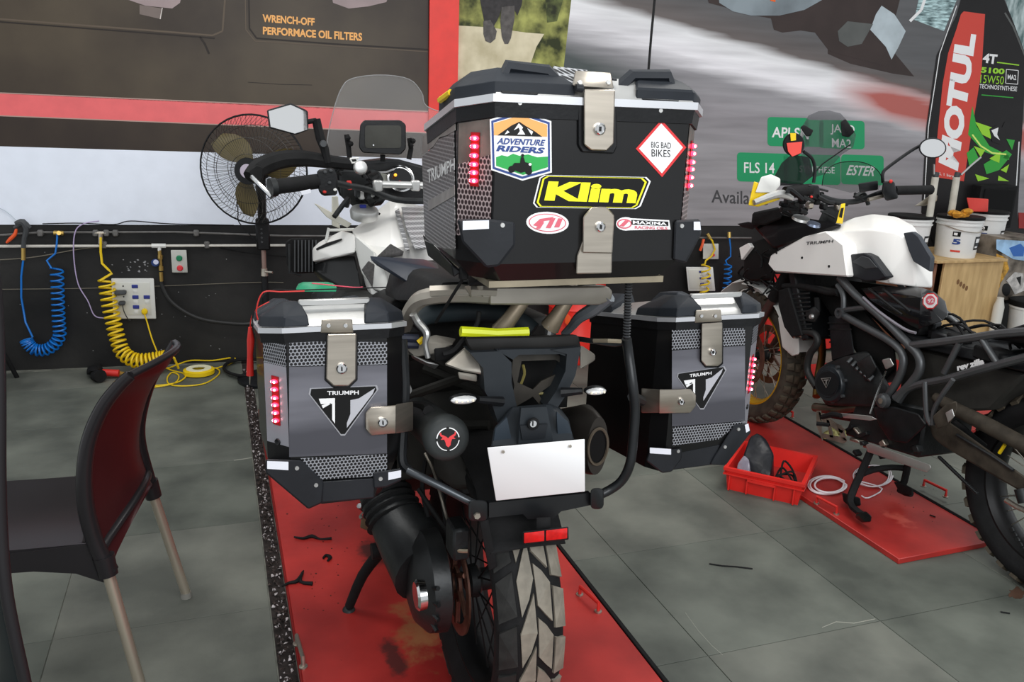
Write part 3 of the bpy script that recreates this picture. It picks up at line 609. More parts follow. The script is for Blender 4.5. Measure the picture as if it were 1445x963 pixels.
add_stains(board, [(F(590, 905), .16, .36, (150, 100, 62), -.35), (F(612, 840), .12, .2, (140, 92, 60), -.35), (F(535, 785), .13, .17, (48, 30, 27), -.15), (F(556, 940), .05, .16, (60, 30, 28), -.15), (F(450, 690), .12, .1, (96, 32, 30), -.35), (F(760, 900), .12, .2, (120, 40, 38), -.4),
                   (F(1320, 690), .30, .14, (118, 50, 50), -.25), (F(1190, 625), .2, .3, (126, 44, 42), -.35), (F(1270, 740), .12, .16, (196, 84, 72), -.35)])
stain = mat('oil_stain', (58, 34, 30), .5, var=.3, scale=40); tan = mat('tan_stain', (152, 96, 58), .6, var=.2, scale=8)
bd = thing('red_floor_board', V((.6, 2.4, 0)), 'red painted board lying under the large black-cased motorcycle', 'board')
BZ = .022
MB().bbox((.615, 2.5, BZ/2), (.93, 3.3, BZ), .003).build('panel', board, bd)
MB().bbox((1.089, 2.5, .012), (.014, 3.3, .024), .002).build('rubber_edge', rubber, bd)
MB().bbox((.147, 2.5, .010), (.006, 3.3, .022), .001).build('edge_strip', mat('dark_red_edge', (120, 22, 20), .5), bd)
def handle(par, a, b, w_=.01, hgt=.03, m_=redp):
    a, b = V(a), V(b); u = V((0, 0, hgt))
    MB().tube([a, a+u, b+u, b], .006, 8).build('handle', m_, par)
    for p in (a, b): MB().lathe(p, (0, 0, 1), [(0, .012), (.004, .012), (.005, .006)], 10).build('bolt', steel, par)
handle(bd, F(818, 840, BZ), F(844, 864, BZ)); handle(bd, F(419, 910, BZ), F(428, 942, BZ), m_=steel)
def blotch(cx, cy, rx, ry, m_, par, seed, z, n=22, jag=.35):
    r = random.Random(seed); pts = [F(cx+rx*math.cos(2*PI*k/n)*(1+r.uniform(-jag, jag)), cy+ry*math.sin(2*PI*k/n)*(1+r.uniform(-jag, jag)), z) for k in range(n)]
    return MB().prism(pts, V((0, 0, .0006))).build('stain', m_, par, smooth=False)
def spatter(cx, cy, sx, sy, n, m_, par, seed, z, s0=1, s1=5):
    r = random.Random(seed); mb = MB()
    for i in range(n):
        x, y = r.gauss(cx, sx), r.gauss(cy, sy); s = r.uniform(s0, s1)**1.0
        mb.prism([F(x+s*math.cos(a)*r.uniform(.5, 1.6), y+s*.6*math.sin(a)*r.uniform(.5, 1.5), z) for a in (2*PI*k/7 for k in range(7))], V((0, 0, .0005)))
    return mb.build('stain', m_, par, smooth=False, kind='stuff')
spatter(470, 780, 30, 60, 40, stain, bd, 8, BZ+.0003, .4, 1.2)
for i, (pts, lb) in enumerate([([(415, 758), (428, 760), (440, 757), (452, 761), (468, 760)], 'twisted black rubber strip on the red board, furthest back'), ([(456, 788), (460, 784), (466, 787), (462, 792)], 'small black rubber scrap on the red board'),
                       ([(398, 828), (408, 823), (420, 820), (428, 806), (424, 821), (441, 824)], 'forked black rubber scrap on the red board')]):
    rr = [.003+.004*((k*7) % 3)/2 for k in range(len(pts))]
    tag(MB().tube([F(x, y, BZ+.005) for x, y in pts], rr, 6, sm=3).build('rubber_scrap', rubber), lb, 'scrap')
rd = thing('red_floor_board', V((2.5, 3, 0)), 'red painted board lying under the white motorcycle', 'board')
MB().hull([(x, y, z) for x, y in ((2.225, 2.05), (2.705, 2.06), (2.77, 4.3), (2.2, 4.3)) for z in (.0, .022)], .002).build('panel', board, rd)
MB().tube([(2.707, 2.08, .022), (2.772, 4.3, .022)], .008, 6).build('rubber_edge', rubber, rd)
handle(rd, F(1152, 711, BZ), F(1180, 726, BZ)); handle(rd, F(1303, 687, BZ), F(1334, 702, BZ), m_=redp); handle(rd, F(1098, 579, BZ), F(1118, 590, BZ))
spatter(1290, 700, 30, 16, 14, stain, rd, 6, BZ+.0002, .4, 1)
r3 = tag(MB().hull([(x, y, z) for x, y in ((3.35, 3.0), (4.2, 3.0), (4.2, 4.2), (3.35, 4.2)) for z in (0, .022)], .002).build('red_floor_board', board), 'red board at the right edge beyond the rear wheel of the white bike', 'board')
tag(MB().hull([F(x, y, z) for x, y in ((1402, 572), (1420, 562), (1438, 570), (1440, 582), (1424, 586)) for z in (.023, .05)], .006).build('plastic_bag', mat('clear_bag', (210, 196, 214), .2, alpha=.6)), 'crumpled clear plastic bag on the far right red board', 'bag')
# floor litter, cracks
for i, pts in enumerate([[(1001, 796), (1020, 799), (1038, 800), (1062, 803)], [(1412, 864), (1425, 866)], [(1312, 727), (1320, 730)]]):
    z = BZ+.003 if i == 2 else .003
    tag(MB().tube([F(x, y, z) for x, y in pts], .0025, 5).build('cable_tie', rubber), ('thin black cable tie on the grey tiles right of the large motorcycle', 'short black scrap of tie near the right edge of the floor', 'tiny black scrap on the red board under the white bike')[i], 'cable tie')
blotch(1435, 838, 12, 8, mat('rust_stain', (84, 62, 50), .6, var=.2), floor, 9, .0003)
crk = mat('pale_crack', (146, 146, 136), .9)
for pts in ([(967, 865), (985, 890), (1005, 912), (1020, 925)], [(1160, 886), (1180, 878), (1205, 880), (1235, 874)], [(330, 650), (345, 648), (356, 646)]):
    mb = MB()
    for (a, b2_), (c, d) in zip(pts, pts[1:]): mb.prism([F(a, b2_-.5, .0002), F(c, d-.5, .0002), F(c, d+.5, .0002), F(a, b2_+.5, .0002)], V((0, 0, .0003)))
    mb.build('crack', crk, floor, smooth=False, kind='stuff')
# ================================================================ LUGGAGE
def yflat(name, px, m, par, Y, th=.0012, label=None):
    return MB().prism([P(x, y, Y) for x, y in px], V((0, -th, 0))).build(name, m, par, smooth=False, label=label)
def yhull(px, Y, th, bev=.003, inset=0):
    return [P(x, y, Y) for x, y in px]+[P(x, y, Y-th) for x, y in px]
def plate(name, px, m, par, Y, th, bev=.002, label=None):
    return MB().hull(yhull(px, Y, th), bev).build(name, m, par, label=label, ang=30)
satin = mat('satin_black_paint', (20, 20, 21), .3, coat=.2, var=.15, scale=5)
lidm = mat('grey_black_plastic', (31, 35, 41), .55, var=.12, scale=10, bump=.1)
trim_ = mat('light_trim', (200, 202, 206), .35, .5)
honey = hexmat('honeycomb_print', (16, 16, 18), (156, 158, 164), .0075, .40)
honeyb = hexmat('honeycomb_large', (24, 24, 26), (170, 172, 176), .014, .40)
honeyn = hexmat('honeycomb_print_left', (16, 16, 18), (156, 158, 164), .0075, .40, neg=True)
honeyd = hexmat('honeycomb_dark', (62, 58, 58), (158, 156, 156), .0085, .42)
reflw = mat('white_reflector', (226, 228, 236), .3)
def lock(par, q, r_, m1=None, key=True):
    o = MB().lathe(q, (0, -1, 0), [(-.002, r_), (.004, r_), (.006, r_*.8), (.003, r_*.72)], 18).build('lock_cylinder', m1 or chrome, par)
    MB().box(q+V((0, -.0042, 0)), (r_*.22, .004, r_*.8)).build('keyhole', black, o, smooth=False) if not (o.parent and o.parent.parent and o.parent.parent.parent) else None
    return o
def ledrow(par, pts, Y, dx=.0, w_=5.2, h_=3.6, pad=True):
    if pad:
        x = pts[0][0]; plate('led_strip_lens', [(x-w_-2.5, pts[0][1]-6), (x+w_+2.5, pts[0][1]-6), (x+w_+2.5+dx, pts[-1][1]+6), (x-w_-2.5+dx, pts[-1][1]+6)], ledbed, par, Y, .002, 0)
    for x, y in pts:
        o = MB().hull(yhull(ell(x, y, w_, h_, 10), Y-.002, .003), 0).build('led', led, par)
        MB().hull(yhull(ell(x-w_*.42, y, w_*.32, h_*.5, 6), Y-.0052, .0006)).hull(yhull(ell(x+w_*.42, y, w_*.32, h_*.5, 6), Y-.0052, .0006)).build('led_core', ledcore, o, smooth=False)
# ---------------------------------------------------------------- top case
tc = thing('top_case', V((.64, 1.6, 1.2)), 'big black top case covered in stickers on the rack of the large motorcycle', 'top case')
YR = 1.40
zt = lambda y: 1.522-(y-1.4)*.19
RX = [(.458, 1.40), (.407, 1.46), (.418, 1.71), (.45, 1.76), (.83, 1.76), (.868, 1.71), (.880, 1.46), (.832, 1.40)]
cxT, cyT = .643, 1.58
def ringz(f, zf, k=0): return [V((cxT+(x-cxT)*f+(k if x > cxT else -k), cyT+(y-cyT)*f+(k if y > cyT else -k), zf(y) if callable(zf) else zf)) for x, y in RX]
MB().loft([ringz(.86, 1.205), ringz(1, 1.24), ringz(1, zt)]).build('body', satin, tc, ang=20)
MB().loft([ringz(1, lambda y: zt(y)-.028, .004), ringz(1, lambda y: zt(y)-.002, .006)]).build('rim_band', black, tc, ang=20)
MB().loft([ringz(1, lambda y: zt(y)-.003, .010), ringz(1, lambda y: zt(y)+.010, .010)]).build('metal_trim', trim_, tc, ang=20)
MB().loft([ringz(1, lambda y: zt(y)+.010, .004), ringz(.97, lambda y: zt(y)+.022, 0), ringz(.80, lambda y: zt(y)+.046, 0)]).build('lid', alu, tc, ang=20)
MB().add([P(785, 117, 1.404), P(822, 119, 1.404), P(829, 99, 1.455), P(780, 93, 1.455)], [(0, 1, 2, 3)]).add([P(785, 117, 1.4045)+V((0, 0, -.001)), P(822, 119, 1.4045)+V((0, 0, -.001)), P(829, 99, 1.456), P(780, 93, 1.456)], [(3, 2, 1, 0)]).build('honeycomb_panel', honeyb, tc, smooth=False)
def zz(x, y, Y): return P(x, y, Y)
for side in (0, 1):
    if side == 0:
        low = [(.453, 1.398), (.40, 1.458), (.408, 1.60), (.47, 1.60), (.600, 1.398)]
        top = [(.462, 1.425), (.425, 1.465), (.42, 1.60), (.47, 1.60), (.585, 1.425)]
        mid = [(.47, 1.44), (.435, 1.48), (.43, 1.58), (.50, 1.58), (.545, 1.44)]
    else:
        low = [(.837, 1.398), (.888, 1.458), (.89, 1.62), (.82, 1.62), (.718, 1.398)]
        top = [(.828, 1.425), (.865, 1.465), (.868, 1.60), (.82, 1.60), (.73, 1.425)]
        mid = [(.815, 1.445), (.85, 1.485), (.85, 1.58), (.79, 1.58), (.76, 1.445)]
    MB().hull([(x, y, zt(y)+.010) for x, y in low]+[(x, y, zt(y)+.030) for x, y in low]+[(x, y, zt(y)+.050) for x, y in top]+[(x, y, zt(y)+.062) for x, y in mid], .003).build('corner_cap', lidm, tc, ang=25)
    f = (lambda x: x) if side == 0 else (lambda x: 2*cxT-x)
    hp = [V((f(.475), 1.430, zt(1.43)+.03)), V((f(.487), 1.435, zt(1.43)+.062)), V((f(.560), 1.435, zt(1.43)+.058)), V((f(.60), 1.430, zt(1.43)+.022))]
    MB().tube(hp, [.014, .012, .012, .014], 6).build('carry_handle', lidm, tc, ang=30)
    MB().tube([V((f(.492), 1.418, zt(1.43)+.034)), V((f(.568), 1.418, zt(1.43)+.030))], .0035, 6).build('handle_bar', chrome, tc)
    # rear corner caps at the front side of the lid
    MB().hull([(f(x), y, zt(y)+h) for x, y, h in ((.414, 1.63, .01), (.414, 1.715, .01), (.448, 1.765, .01), (.56, 1.765, .01), (.56, 1.68, .01), (.44, 1.64, .045), (.46, 1.73, .045), (.54, 1.73, .045))], .003).build('corner_cap', lidm, tc, ang=25)
MB().tube([V((.404, 1.50, zt(1.5)+.03)), V((.400, 1.56, zt(1.56)+.028))], .006, 6).build('side_clip', yellow, tc)
# rim tabs
for cx_, cy_ in ((733.5, 145), (932, 156)):
    o = plate('rim_tab', [(cx_-27, cy_-17), (cx_+27, cy_-14), (cx_+10, cy_+7), (cx_-10, cy_+6)], black, tc, YR+.002, .006, .001)
    MB().lathe(P(cx_, cy_, YR-.004), (0, -1, 0), [(0, .0045), (.002, .004)], 10).build('rivet', alu, o)
# corner guards
for pts, bolt, rf in (([(645, 309), (690, 309), (727, 314), (727, 346), (704, 376), (686, 378), (652, 342)], (709, 318), [(653, 312), (690, 311), (690, 323), (653, 325)]),
                  ([(952, 311), (988, 309), (990, 330), (968, 372), (950, 368), (952, 340)], (962, 319), [(979, 313), (988, 313), (989, 325), (979, 325)])):
    o = MB().hull(yhull(pts, YR+.05, .058), .004).build('corner_guard', dark, tc, ang=25)
    MB().lathe(P(*bolt, YR-.008), (0, -1, 0), [(0, .0045), (.002, .004)], 10).build('rivet', alu, o)
    plate('reflector', rf, reflw, o, YR-.007, .003, 0)
for pts in ([(600, 352), (606, 356), (640, 395), (626, 397), (602, 372)],):
    MB().hull([P(x, y, 1.76) for x, y in ((596, 330), (603, 345))]+[P(x, y, 1.5) for x, y in ((636, 372), (652, 384))]+[P(604, 362, 1.76), P(640, 392, 1.5)], .003).build('side_guard', black, tc)
MB().box((cxT, 1.58, 1.197), (.36, .30, .012)).build('bottom_plate', mat('dull_aluminium', (150, 140, 120), .5, .6, var=.2, scale=9), tc, smooth=False)
# side print
sx_ = lambda y: .4035-(y-1.46)*.0156
def sidepts(px): # points on the left flank plane
    n = V((1, -.044, 0)); o = V((.407-.0015, 1.46, 0)); out = []
    for x, y in px:
        r_ = ray(x, y); c0 = V((0, 0, H)); out.append(c0+r_*((o-c0).dot(n)/r_.dot(n)))
    return out
def sflat(name, px, m, th=.001): return MB().prism(sidepts(px), V((-th, 0, 0))).build(name, m, tc, smooth=False)
sflat('honeycomb_print', [(596, 222), (604, 214), (612, 208), (620, 196), (632, 192), (641, 185), (643, 352), (622, 350), (600, 340)], honeyd)
silp = mat('silver_print', (128, 124, 120), .4, .3, var=.2, scale=20)
sflat('torn_silver_print', [(597, 192), (643, 160), (643, 184), (632, 191), (621, 194), (612, 207), (604, 213), (596, 218)], silp, .0014)
MB().add(*letters('TRIUMPH', sidepts([(605, 259), (643, 240), (643, 223), (604, 240)]), .02)).build('lettering', mat('dark_silver_letter', (205, 205, 205), .4), tc, smooth=False).location.x -= .0016
MB().prism([p+V((-.0016, 0, 0)) for p in sidepts([(605, 284), (643, 262), (643, 276), (606, 298)])], V((-.0006, 0, 0))).build('silver_bars_print', silp, tc, smooth=False)
# chamfer print (rear left and rear right)
for s, (xa, ya), (xb, yb) in ((0, (.458, 1.40), (.407, 1.46)), (1, (.832, 1.40), (.880, 1.46))):
    nrm = V((-.06 if s == 0 else .06, -.051, 0)).normalized(); a = V((xa, ya, 0))+nrm*.001; b_ = V((xb, yb, 0))+nrm*.001
    A1 = a*.94+b_*.06; B1 = a*.04+b_*.96
    MB().prism([A1+V((0, 0, 1.285)), B1+V((0, 0, 1.285)), B1+V((0, 0, zt(1.46)-.10)), A1+V((0, 0, zt(1.40)-.09))], nrm*.001).build('honeycomb_print', hexmat('honeycomb_warm_%d' % s, (44, 30, 32), (166, 150, 150), .0105, .40, neg=(s == 0)), tc, smooth=False)
    MB().prism([A1+V((0, 0, zt(1.40)-.09)), B1+V((0, 0, zt(1.46)-.10)), B1+V((0, 0, zt(1.46)-.03)), A1+V((0, 0, zt(1.4)-.03))], nrm*.001).build('worn_metal_print', mat('worn_metal_print', (92, 84, 78), .45, var=.3, scale=25), tc, smooth=False)
    lm = (a+b_)/2+nrm*.002; e = (b_-a).normalized()
    zs = [P((667, 988)[s], y, lm.y).z for y in ((195, 206.5, 219.5, 232, 243.5, 255), (206.5, 217, 229, 239, 250.6, 262))[s]]
    MB().prism([lm-e*.009+V((0, 0, zs[0]+.01)), lm+e*.009+V((0, 0, zs[0]+.01)), lm+e*.009+V((0, 0, zs[-1]-.01)), lm-e*.009+V((0, 0, zs[-1]-.01))], nrm*.0015).build('led_strip_lens', ledbed, tc, smooth=False)
    for z in zs:
        q = lm+nrm*.002+V((0, 0, z)); o = MB().ball(q, .0095, 12, (1, .8, .48)).build('led', led, tc)
        MB().ball(q+e*.0035+nrm*.0055, .0026, 8).ball(q-e*.0035+nrm*.0055, .0026, 8).build('led_core', ledcore, o)
# latches
bk = plate('latch_backing', [(816, 140), (870, 140), (871, 206), (866, 217), (822, 215), (816, 205)], black, tc, YR, .006, .002)
up_ = plate('upper_latch', [(824, 126), (868, 127), (866, 203), (856, 213), (834, 212), (824, 204)], steel, tc, YR-.006, .010, .002)
lock(up_, P(846, 182, YR-.017), .0105)
hb = MB().hull([P(811, 104, 1.43), P(862, 107, 1.43), P(808, 122, YR-.006), P(866, 126, YR-.006), P(811, 104, 1.43)+V((0, 0, .006)), P(862, 107, 1.43)+V((0, 0, .006)), P(808, 120, YR-.012), P(866, 124, YR-.012)], .002).build('latch_bracket', steel, tc)
for x in (818, 858): MB().lathe(P(x, 117, YR-.01), (0, -1, .3), [(0, .005), (.003, .004)], 10).build('rivet', alu, hb)
MB().cyl(P(812, 124, YR-.012), P(822, 125, YR-.012), .007, 10).build('latch_hinge', dark, tc)
MB().lathe(P(866, 113, 1.415), (0, -.3, 1), [(0, .006), (.003, .005)], 10).build('lid_bolt', dark, tc)
lo = plate('lower_latch', [(823, 306), (835, 292), (856, 292), (867, 304), (864, 358), (822, 357)], steel, tc, YR-.001, .011, .002)
lock(lo, P(847, 320, YR-.0125), .0095)
plate('latch_catch', [(822, 341), (864, 341), (863, 386), (813, 387), (814, 362), (820, 352)], steel, tc, YR+.01, .016, .002)
# stickers
Y0 = YR-.0010
def st(px, m, k=0): return yflat('sticker_layer', px, m, tc_s, Y0-.0007*k, .0005)
def sticker(px, m, label=None): 
    global tc_s
    tc_s = yflat('sticker', px, m, tc, YR-.0003, .0010, label); return tc_s
Y0 = YR-.0014
navy = mat('sticker_navy', (32, 62, 130), .35); sw = mat('sticker_white', (236, 236, 236), .35); sor = mat('sticker_orange', (238, 168, 92), .35)
sgr = mat('sticker_green', (30, 160, 70), .35); sbk = mat('sticker_black', (14, 14, 14), .35); sye = mat('sticker_yellow', (240, 236, 20), .35); sre = mat('sticker_red', (214, 44, 48), .35); spk = mat('sticker_pink', (214, 100, 116), .35)
hx = [(733.5, 156), (777.7, 171), (778.4, 243.5), (737, 255), (693, 240), (691, 168.7)]
def inset(pts, k):
    cx_ = sum(p[0] for p in pts)/len(pts); cy_ = sum(p[1] for p in pts)/len(pts)
    return [(cx_+(x-cx_)*(1-k), cy_+(y-cy_)*(1-k)) for x, y in pts]
sticker(hx, sw, 'hexagonal sticker with a mountain and a rider'); st(inset(hx, .05), navy, 0); st(inset(hx, .12), sw, 1)
st([(697, 191), (697, 174), (734, 163), (772, 176), (772, 193)], sor, 2)
st([(702, 191), (712, 184), (722, 177), (733, 172), (742, 178), (754, 185), (765, 193)], sbk, 3)
for tri in ([(732, 174), (725, 184), (732, 180), (734, 186), (738, 180)], [(716, 184), (712, 190), (719, 187)], [(744, 181), (750, 191), (752, 186)], [(736, 182), (741, 190), (730, 190)]): st(tri, sw, 4)
textY('ADVENTURE', [(701, 203.5), (767, 206), (770, 197.5), (704, 194.5)], navy, tc_s, Y0-.0022, .03); textY('RIDERS', [(700, 213.5), (766, 217), (770, 208.5), (704, 205)], navy, tc_s, Y0-.0022, .04)
st([(700, 222), (708, 219), (716, 221), (724, 217), (733, 220), (745, 218), (758, 222), (773, 221), (773, 236), (738, 247), (700, 234)], sgr, 2)
for c_ in ((722, 239, 5), (746, 242, 5)): st(ell(c_[0], c_[1], c_[2], c_[2], 12), sbk, 3)
st([(720, 238), (726, 230), (734, 230), (735, 222), (739, 222), (741, 229), (750, 231), (750, 240), (735, 244)], sbk, 4); st(ell(737.5, 219.5, 2.2, 2.4, 8), sbk, 4); st(ell(748, 232, 2.2, 2, 8), sw, 5)
kl = [(768, 247), (912, 250), (918, 256), (904, 291), (897, 295), (757, 293), (752, 287), (761, 251)]
sticker(kl, sw, 'yellow and black oblong sticker'); st(inset(kl, .03), sbk); st(inset(kl, .065), sye, 1); st(inset(kl, .10), sbk, 2)
textY('Klim', [(768, 283), (897, 287), (902, 260), (774, 256)], sye, tc_s, Y0-.0022, .05)
dm_ = [(933, 169), (968, 208), (934, 250), (897, 210)]
sticker(dm_, sre, 'red and white diamond sticker'); st(inset(dm_, .13), sw); 
textY('BIG BAD', [(919, 208.5), (947, 210), (947, 201.5), (919, 200)], sbk, tc_s, Y0-.001, 0); textY('BIKES', [(919.5, 221), (946, 222), (946, 212), (919.5, 210.5)], sbk, tc_s, Y0-.001, .0)
sticker(ell(772.4, 314.5, 30, 15.5, 28, .05), sw, 'white oval sticker with a pink mark'); st(ell(772.4, 314.5, 26.5, 12.8, 28, .05), spk); st(ell(772.4, 314.5, 25, 11.5, 28, .05), sw, 1)
st([(752, 318), (762, 309), (782, 306), (776, 311), (768, 312), (760, 320)], spk, 2); st([(770, 322), (778, 308), (784, 308), (777, 322)], spk, 3); st([(782, 321), (788, 308), (794, 309), (789, 321)], spk, 3); st([(756, 323), (763, 314), (768, 314), (762, 323)], spk, 3)
m2 = ell(883, 316, 14, 9.5, 20)
sticker([p for p in m2 if p[0] < 890]+[(890, 308), (944, 311), (946, 324), (890, 325)], sw, 'white and pink oil sticker')
st(ell(881, 316, 10.5, 7, 18), spk); st(ell(881, 316, 8.5, 5.2, 18), sw, 1); st([(874, 319), (882, 311), (888, 312), (880, 320)], spk, 2)
st([(891, 310.5), (943, 313), (943, 319), (891, 317)], sbk, 1); textY('MAXIMA', [(893, 316), (941, 318.3), (941, 314), (893, 311.5)], sw, tc_s, Y0-.0016, .03)
textY('RACING OILS', [(896, 323), (942, 324.5), (942, 320.5), (896, 319)], spk, tc_s, Y0-.001, .02)
textY('TORQ', [(869, 159), (891, 160.5), (893, 155), (871, 153.5)], sw, tc, Y0, .04); textY('92', [(892, 160.5), (906, 161.5), (908, 156), (894, 155)], sre, tc, Y0, .04)
# ---------------------------------------------------------------- side cases
greyp = mat('grey_metal_print', (92, 92, 100), .32, .35, var=.35, scale=1.6, c2=(128, 128, 136), stretch=(.8, 1, 6))
lightp = mat('light_metal_print', (158, 158, 166), .32, .4, var=.15, scale=3)
def case(label, Y, xs4, ztrim, zb, zlow, xlow, d, side):
    xo, xa, xb, xi = xs4     # left outer, face left, face right, right outer
    t = thing('side_case', V(((xo+xi)/2, Y+.22, zb)), label, 'side case')
    R_ = [(xa, Y), (xo, Y+.045), (xo, Y+.40), (xo+.03, Y+.43), (xi-.03, Y+.43), (xi, Y+.40), (xi, Y+.045), (xb, Y)]
    cx_, cy_ = (xo+xi)/2, Y+.215
    SH = -.2
    def rg(f, z, k=0): return [V((cx_+(x-cx_)*f+(k if x > cx_ else -k), cy_+(y-cy_)*f+(k if y > cy_ else -k), z+SH*(y-Y))) for x, y in R_]
    low = [V((xlow[0]+(x-xo)/(xi-xo)*(xlow[1]-xlow[0]), cy_+(y-cy_)*.95, zb+SH*(y-Y)*.7)) for x, y in R_]
    MB().loft([low, rg(1, zlow), rg(1, ztrim)]).build('body', satin, t, ang=20)
    MB().loft([rg(1, ztrim-.022, .003), rg(1, ztrim-.002, .005)]).build('rim_band', black, t, ang=20)
    MB().loft([rg(1, ztrim-.002, .008), rg(1, ztrim+.008, .008)]).build('metal_trim', trim_, t, ang=20)
    MB().loft([rg(1, ztrim+.008, .003), rg(.97, ztrim+.016), rg(.76, ztrim+.036)]).build('lid', alu, t, ang=20)
    hw = (xi-xo)/2
    for sx__ in (-1, 1):
        for sy in (-1, 1):
            f = lambda x, y, z: (lambda yy: V((cx_+sx__*(hw-x), yy, ztrim+z+SH*(yy-Y))))(Y+y if sy < 0 else Y+.43-y)
            ins = xa-xo if sx__ < 0 else xi-xb
            pts = [f(ins-.004, -.004, .008), f(-.004, .043, .008), f(-.004, .15, .008), f(hw*.55, .15, .008), f(hw*.62, -.004, .008),
                   f(ins-.002, -.001, .028), f(.0, .044, .028), f(.0, .148, .026), f(hw*.6, .0, .028),
                   f(hw*.52, .03, .054), f(hw*.30, .055, .056), f(hw*.34, .11, .056), f(hw*.52, .12, .054)]
            MB().hull(pts, .002).build('corner_cap', lidm, t, ang=25)
    MB().bbox((cx_, Y+.03, ztrim+.046), (hw*1.0, .010, .012), .002).build('carry_handle', alu, t)
    MB().hull([V((cx_+sx__*hw*.36, y, ztrim+z)) for sx__ in (-1, 1) for y, z in ((Y+.004, .012), (Y+.05, .034), (Y+.03, .004))]).build('handle_recess', alu, t, smooth=False)
    for nm, px, m_ in d['prints']: 
        yflat(nm, px, m_, t, Y-.0006, .001)
    for nm, px, e in d.get('chamfer', []):
        pass
    for px, bolts, rf in d['guards']:
        o = MB().hull(yhull(px, Y+.045, .052), .003).build('corner_guard', dark, t, ang=25)
        for b_ in bolts: MB().lathe(P(*b_, Y-.007), (0, -1, 0), [(0, .0045), (.002, .004)], 10).build('rivet', alu, o)
        if rf: plate('reflector', rf, reflw, o, Y-.0065, .002, 0)
    MB().hull(yhull(d['band'], Y+.02, .022), .002).build('bottom_rail', dark, t, ang=25)
    plate('latch_backing', inset(d['latch'], -.10), black, t, Y, .004, .001)
    o = plate('latch', d['latch'], steel, t, Y-.004, .009, .002); lock(o, P(*d['lock'], Y-.0135), .0105*d.get('ls', 1))
    b = d['bracket']; o = MB().hull([P(x, y, Y-.002) for x, y in b]+[P(x, y, Y-.009) for x, y in b], .0015).build('latch_bracket', steel, t)
    bx0, bx1, by = b[0][0], b[1][0], (b[0][1]*.55+b[3][1]*.45)
    for x in (bx0+(bx1-bx0)*.22, bx0+(bx1-bx0)*.78): MB().lathe(P(x, by, Y-.010), (0, -1, 0), [(0, .0045), (.002, .004)], 8).build('rivet', chrome, o)
    o = MB().hull([P(x, y, Y-.001) for x, y in d['sl']]+[P(x, y, Y-.013) for x, y in d['sl']], .002).build('side_latch', steel, t); lock(o, P(*d['sllock'], Y-.0145), .010*d.get('ls', 1))
    MB().hull([P(x, y, Y-.002) for x, y in d['arm'][:2]]+[P(x, y, Y-.012) for x, y in d['arm'][:2]]+[P(x, y, Y+.05) for x, y in d['arm'][2:]]+[P(x, y, Y+.04) for x, y in d['arm'][2:]], .002).build('latch_arm', steel, t)
    # badge
    lg_ = d['logo']; o = yflat('badge', lg_, mat('badge_silver', (170, 170, 175), .3, .5), t, Y-.0018, .001, 'triangular silver and black badge')
    yflat('badge_field', inset(lg_, .05), sbk, o, Y-.003, .0006)
    x0, y0 = lg_[0]; x1 = lg_[1][0]; wv = (x1-x0)/96.; hv = (lg_[3][1]-lg_[0][1])/69.
    sk = (lg_[1][1]-lg_[0][1])/(x1-x0)
    L_ = lambda a, b_: (x0+a*wv, y0+b_*hv+sk*a*wv)
    for pl in ([(13, 16), (36, 16), (36, 53), (32, 47), (32, 24), (16, 24)], [(17, 26), (30, 21), (30, 24), (19, 30)]): yflat('badge_mark', [L_(*p) for p in pl], sw, o, Y-.0037, .0005)
    for pl in ([(58, 20), (70, 18), (93, 4), (90, 12), (53, 60), (53, 53), (58, 40)],): yflat('badge_mark', [L_(*p) for p in pl], mat('badge_pale', (190, 190, 196), .3, .3), o, Y-.0037, .0005)
    textY('TRIUMPH', [L_(*p) for p in ((25, 11.5), (70, 12.5), (70, 6.5), (25, 5.5))], sw, o, Y-.0037, .02)
    # led row on the outer chamfer
    (ax, ay), (bx, byy) = ((xa, Y), (xo, Y+.045)) if side < 0 else ((xb, Y), (xi, Y+.045))
    a, b_ = V((ax, ay, 0)), V((bx, byy, 0)); nr = V((b_.y-a.y, -(b_.x-a.x), 0)); nr = nr.normalized()
    if nr.y > 0: nr = -nr
    e = (b_-a).normalized(); lm = a*.5+b_*.5+nr*.0015
    zs = [P(d['ledx'], y, lm.y).z for y in d['ledy']]
    MB().prism([a+e*.002+nr*.0006+V((0, 0, zlow+.03)), b_-e*.002+nr*.0006+V((0, 0, zlow+.03)), b_-e*.002+nr*.0006+V((0, 0, ztrim-.07)), a+e*.002+nr*.0006+V((0, 0, ztrim-.07))], nr*.0008).build('printed_panel', lightp, t, smooth=False)
    MB().prism([a+e*.002+nr*.0006+V((0, 0, ztrim-.07)), b_-e*.002+nr*.0006+V((0, 0, ztrim-.07)), b_-e*.002+nr*.0006+V((0, 0, ztrim-.026)), a+e*.002+nr*.0006+V((0, 0, ztrim-.026))], nr*.0008).build('honeycomb_print', honeyn if side < 0 else honey, t, smooth=False)
    w_ = min(.009, (b_-a).length*.36)
    MB().prism([lm-e*w_+V((0, 0, zs[0]+.01)), lm+e*w_+V((0, 0, zs[0]+.01)), lm+e*w_+V((0, 0, zs[-1]-.01)), lm-e*w_+V((0, 0, zs[-1]-.01))], nr*.0015).build('led_strip_lens', ledbed, t, smooth=False)
    for z in zs:
        q = lm+nr*.002+V((0, 0, z)); o = MB().ball(q, .0085, 12, (1, .8, .45)).build('led', led, t)
        MB().ball(q+e*.003+nr*.005, .0024, 8).ball(q-e*.003+nr*.005, .0024, 8).build('led_core', ledcore, o)
    q = lm+V((0, 0, zs[-1]-.045)); MB().lathe(q, nr, [(0, .007), (.003, .006), (.001, .003)], 12).build('plug_socket', black, t)
    return t
YL = 1.55
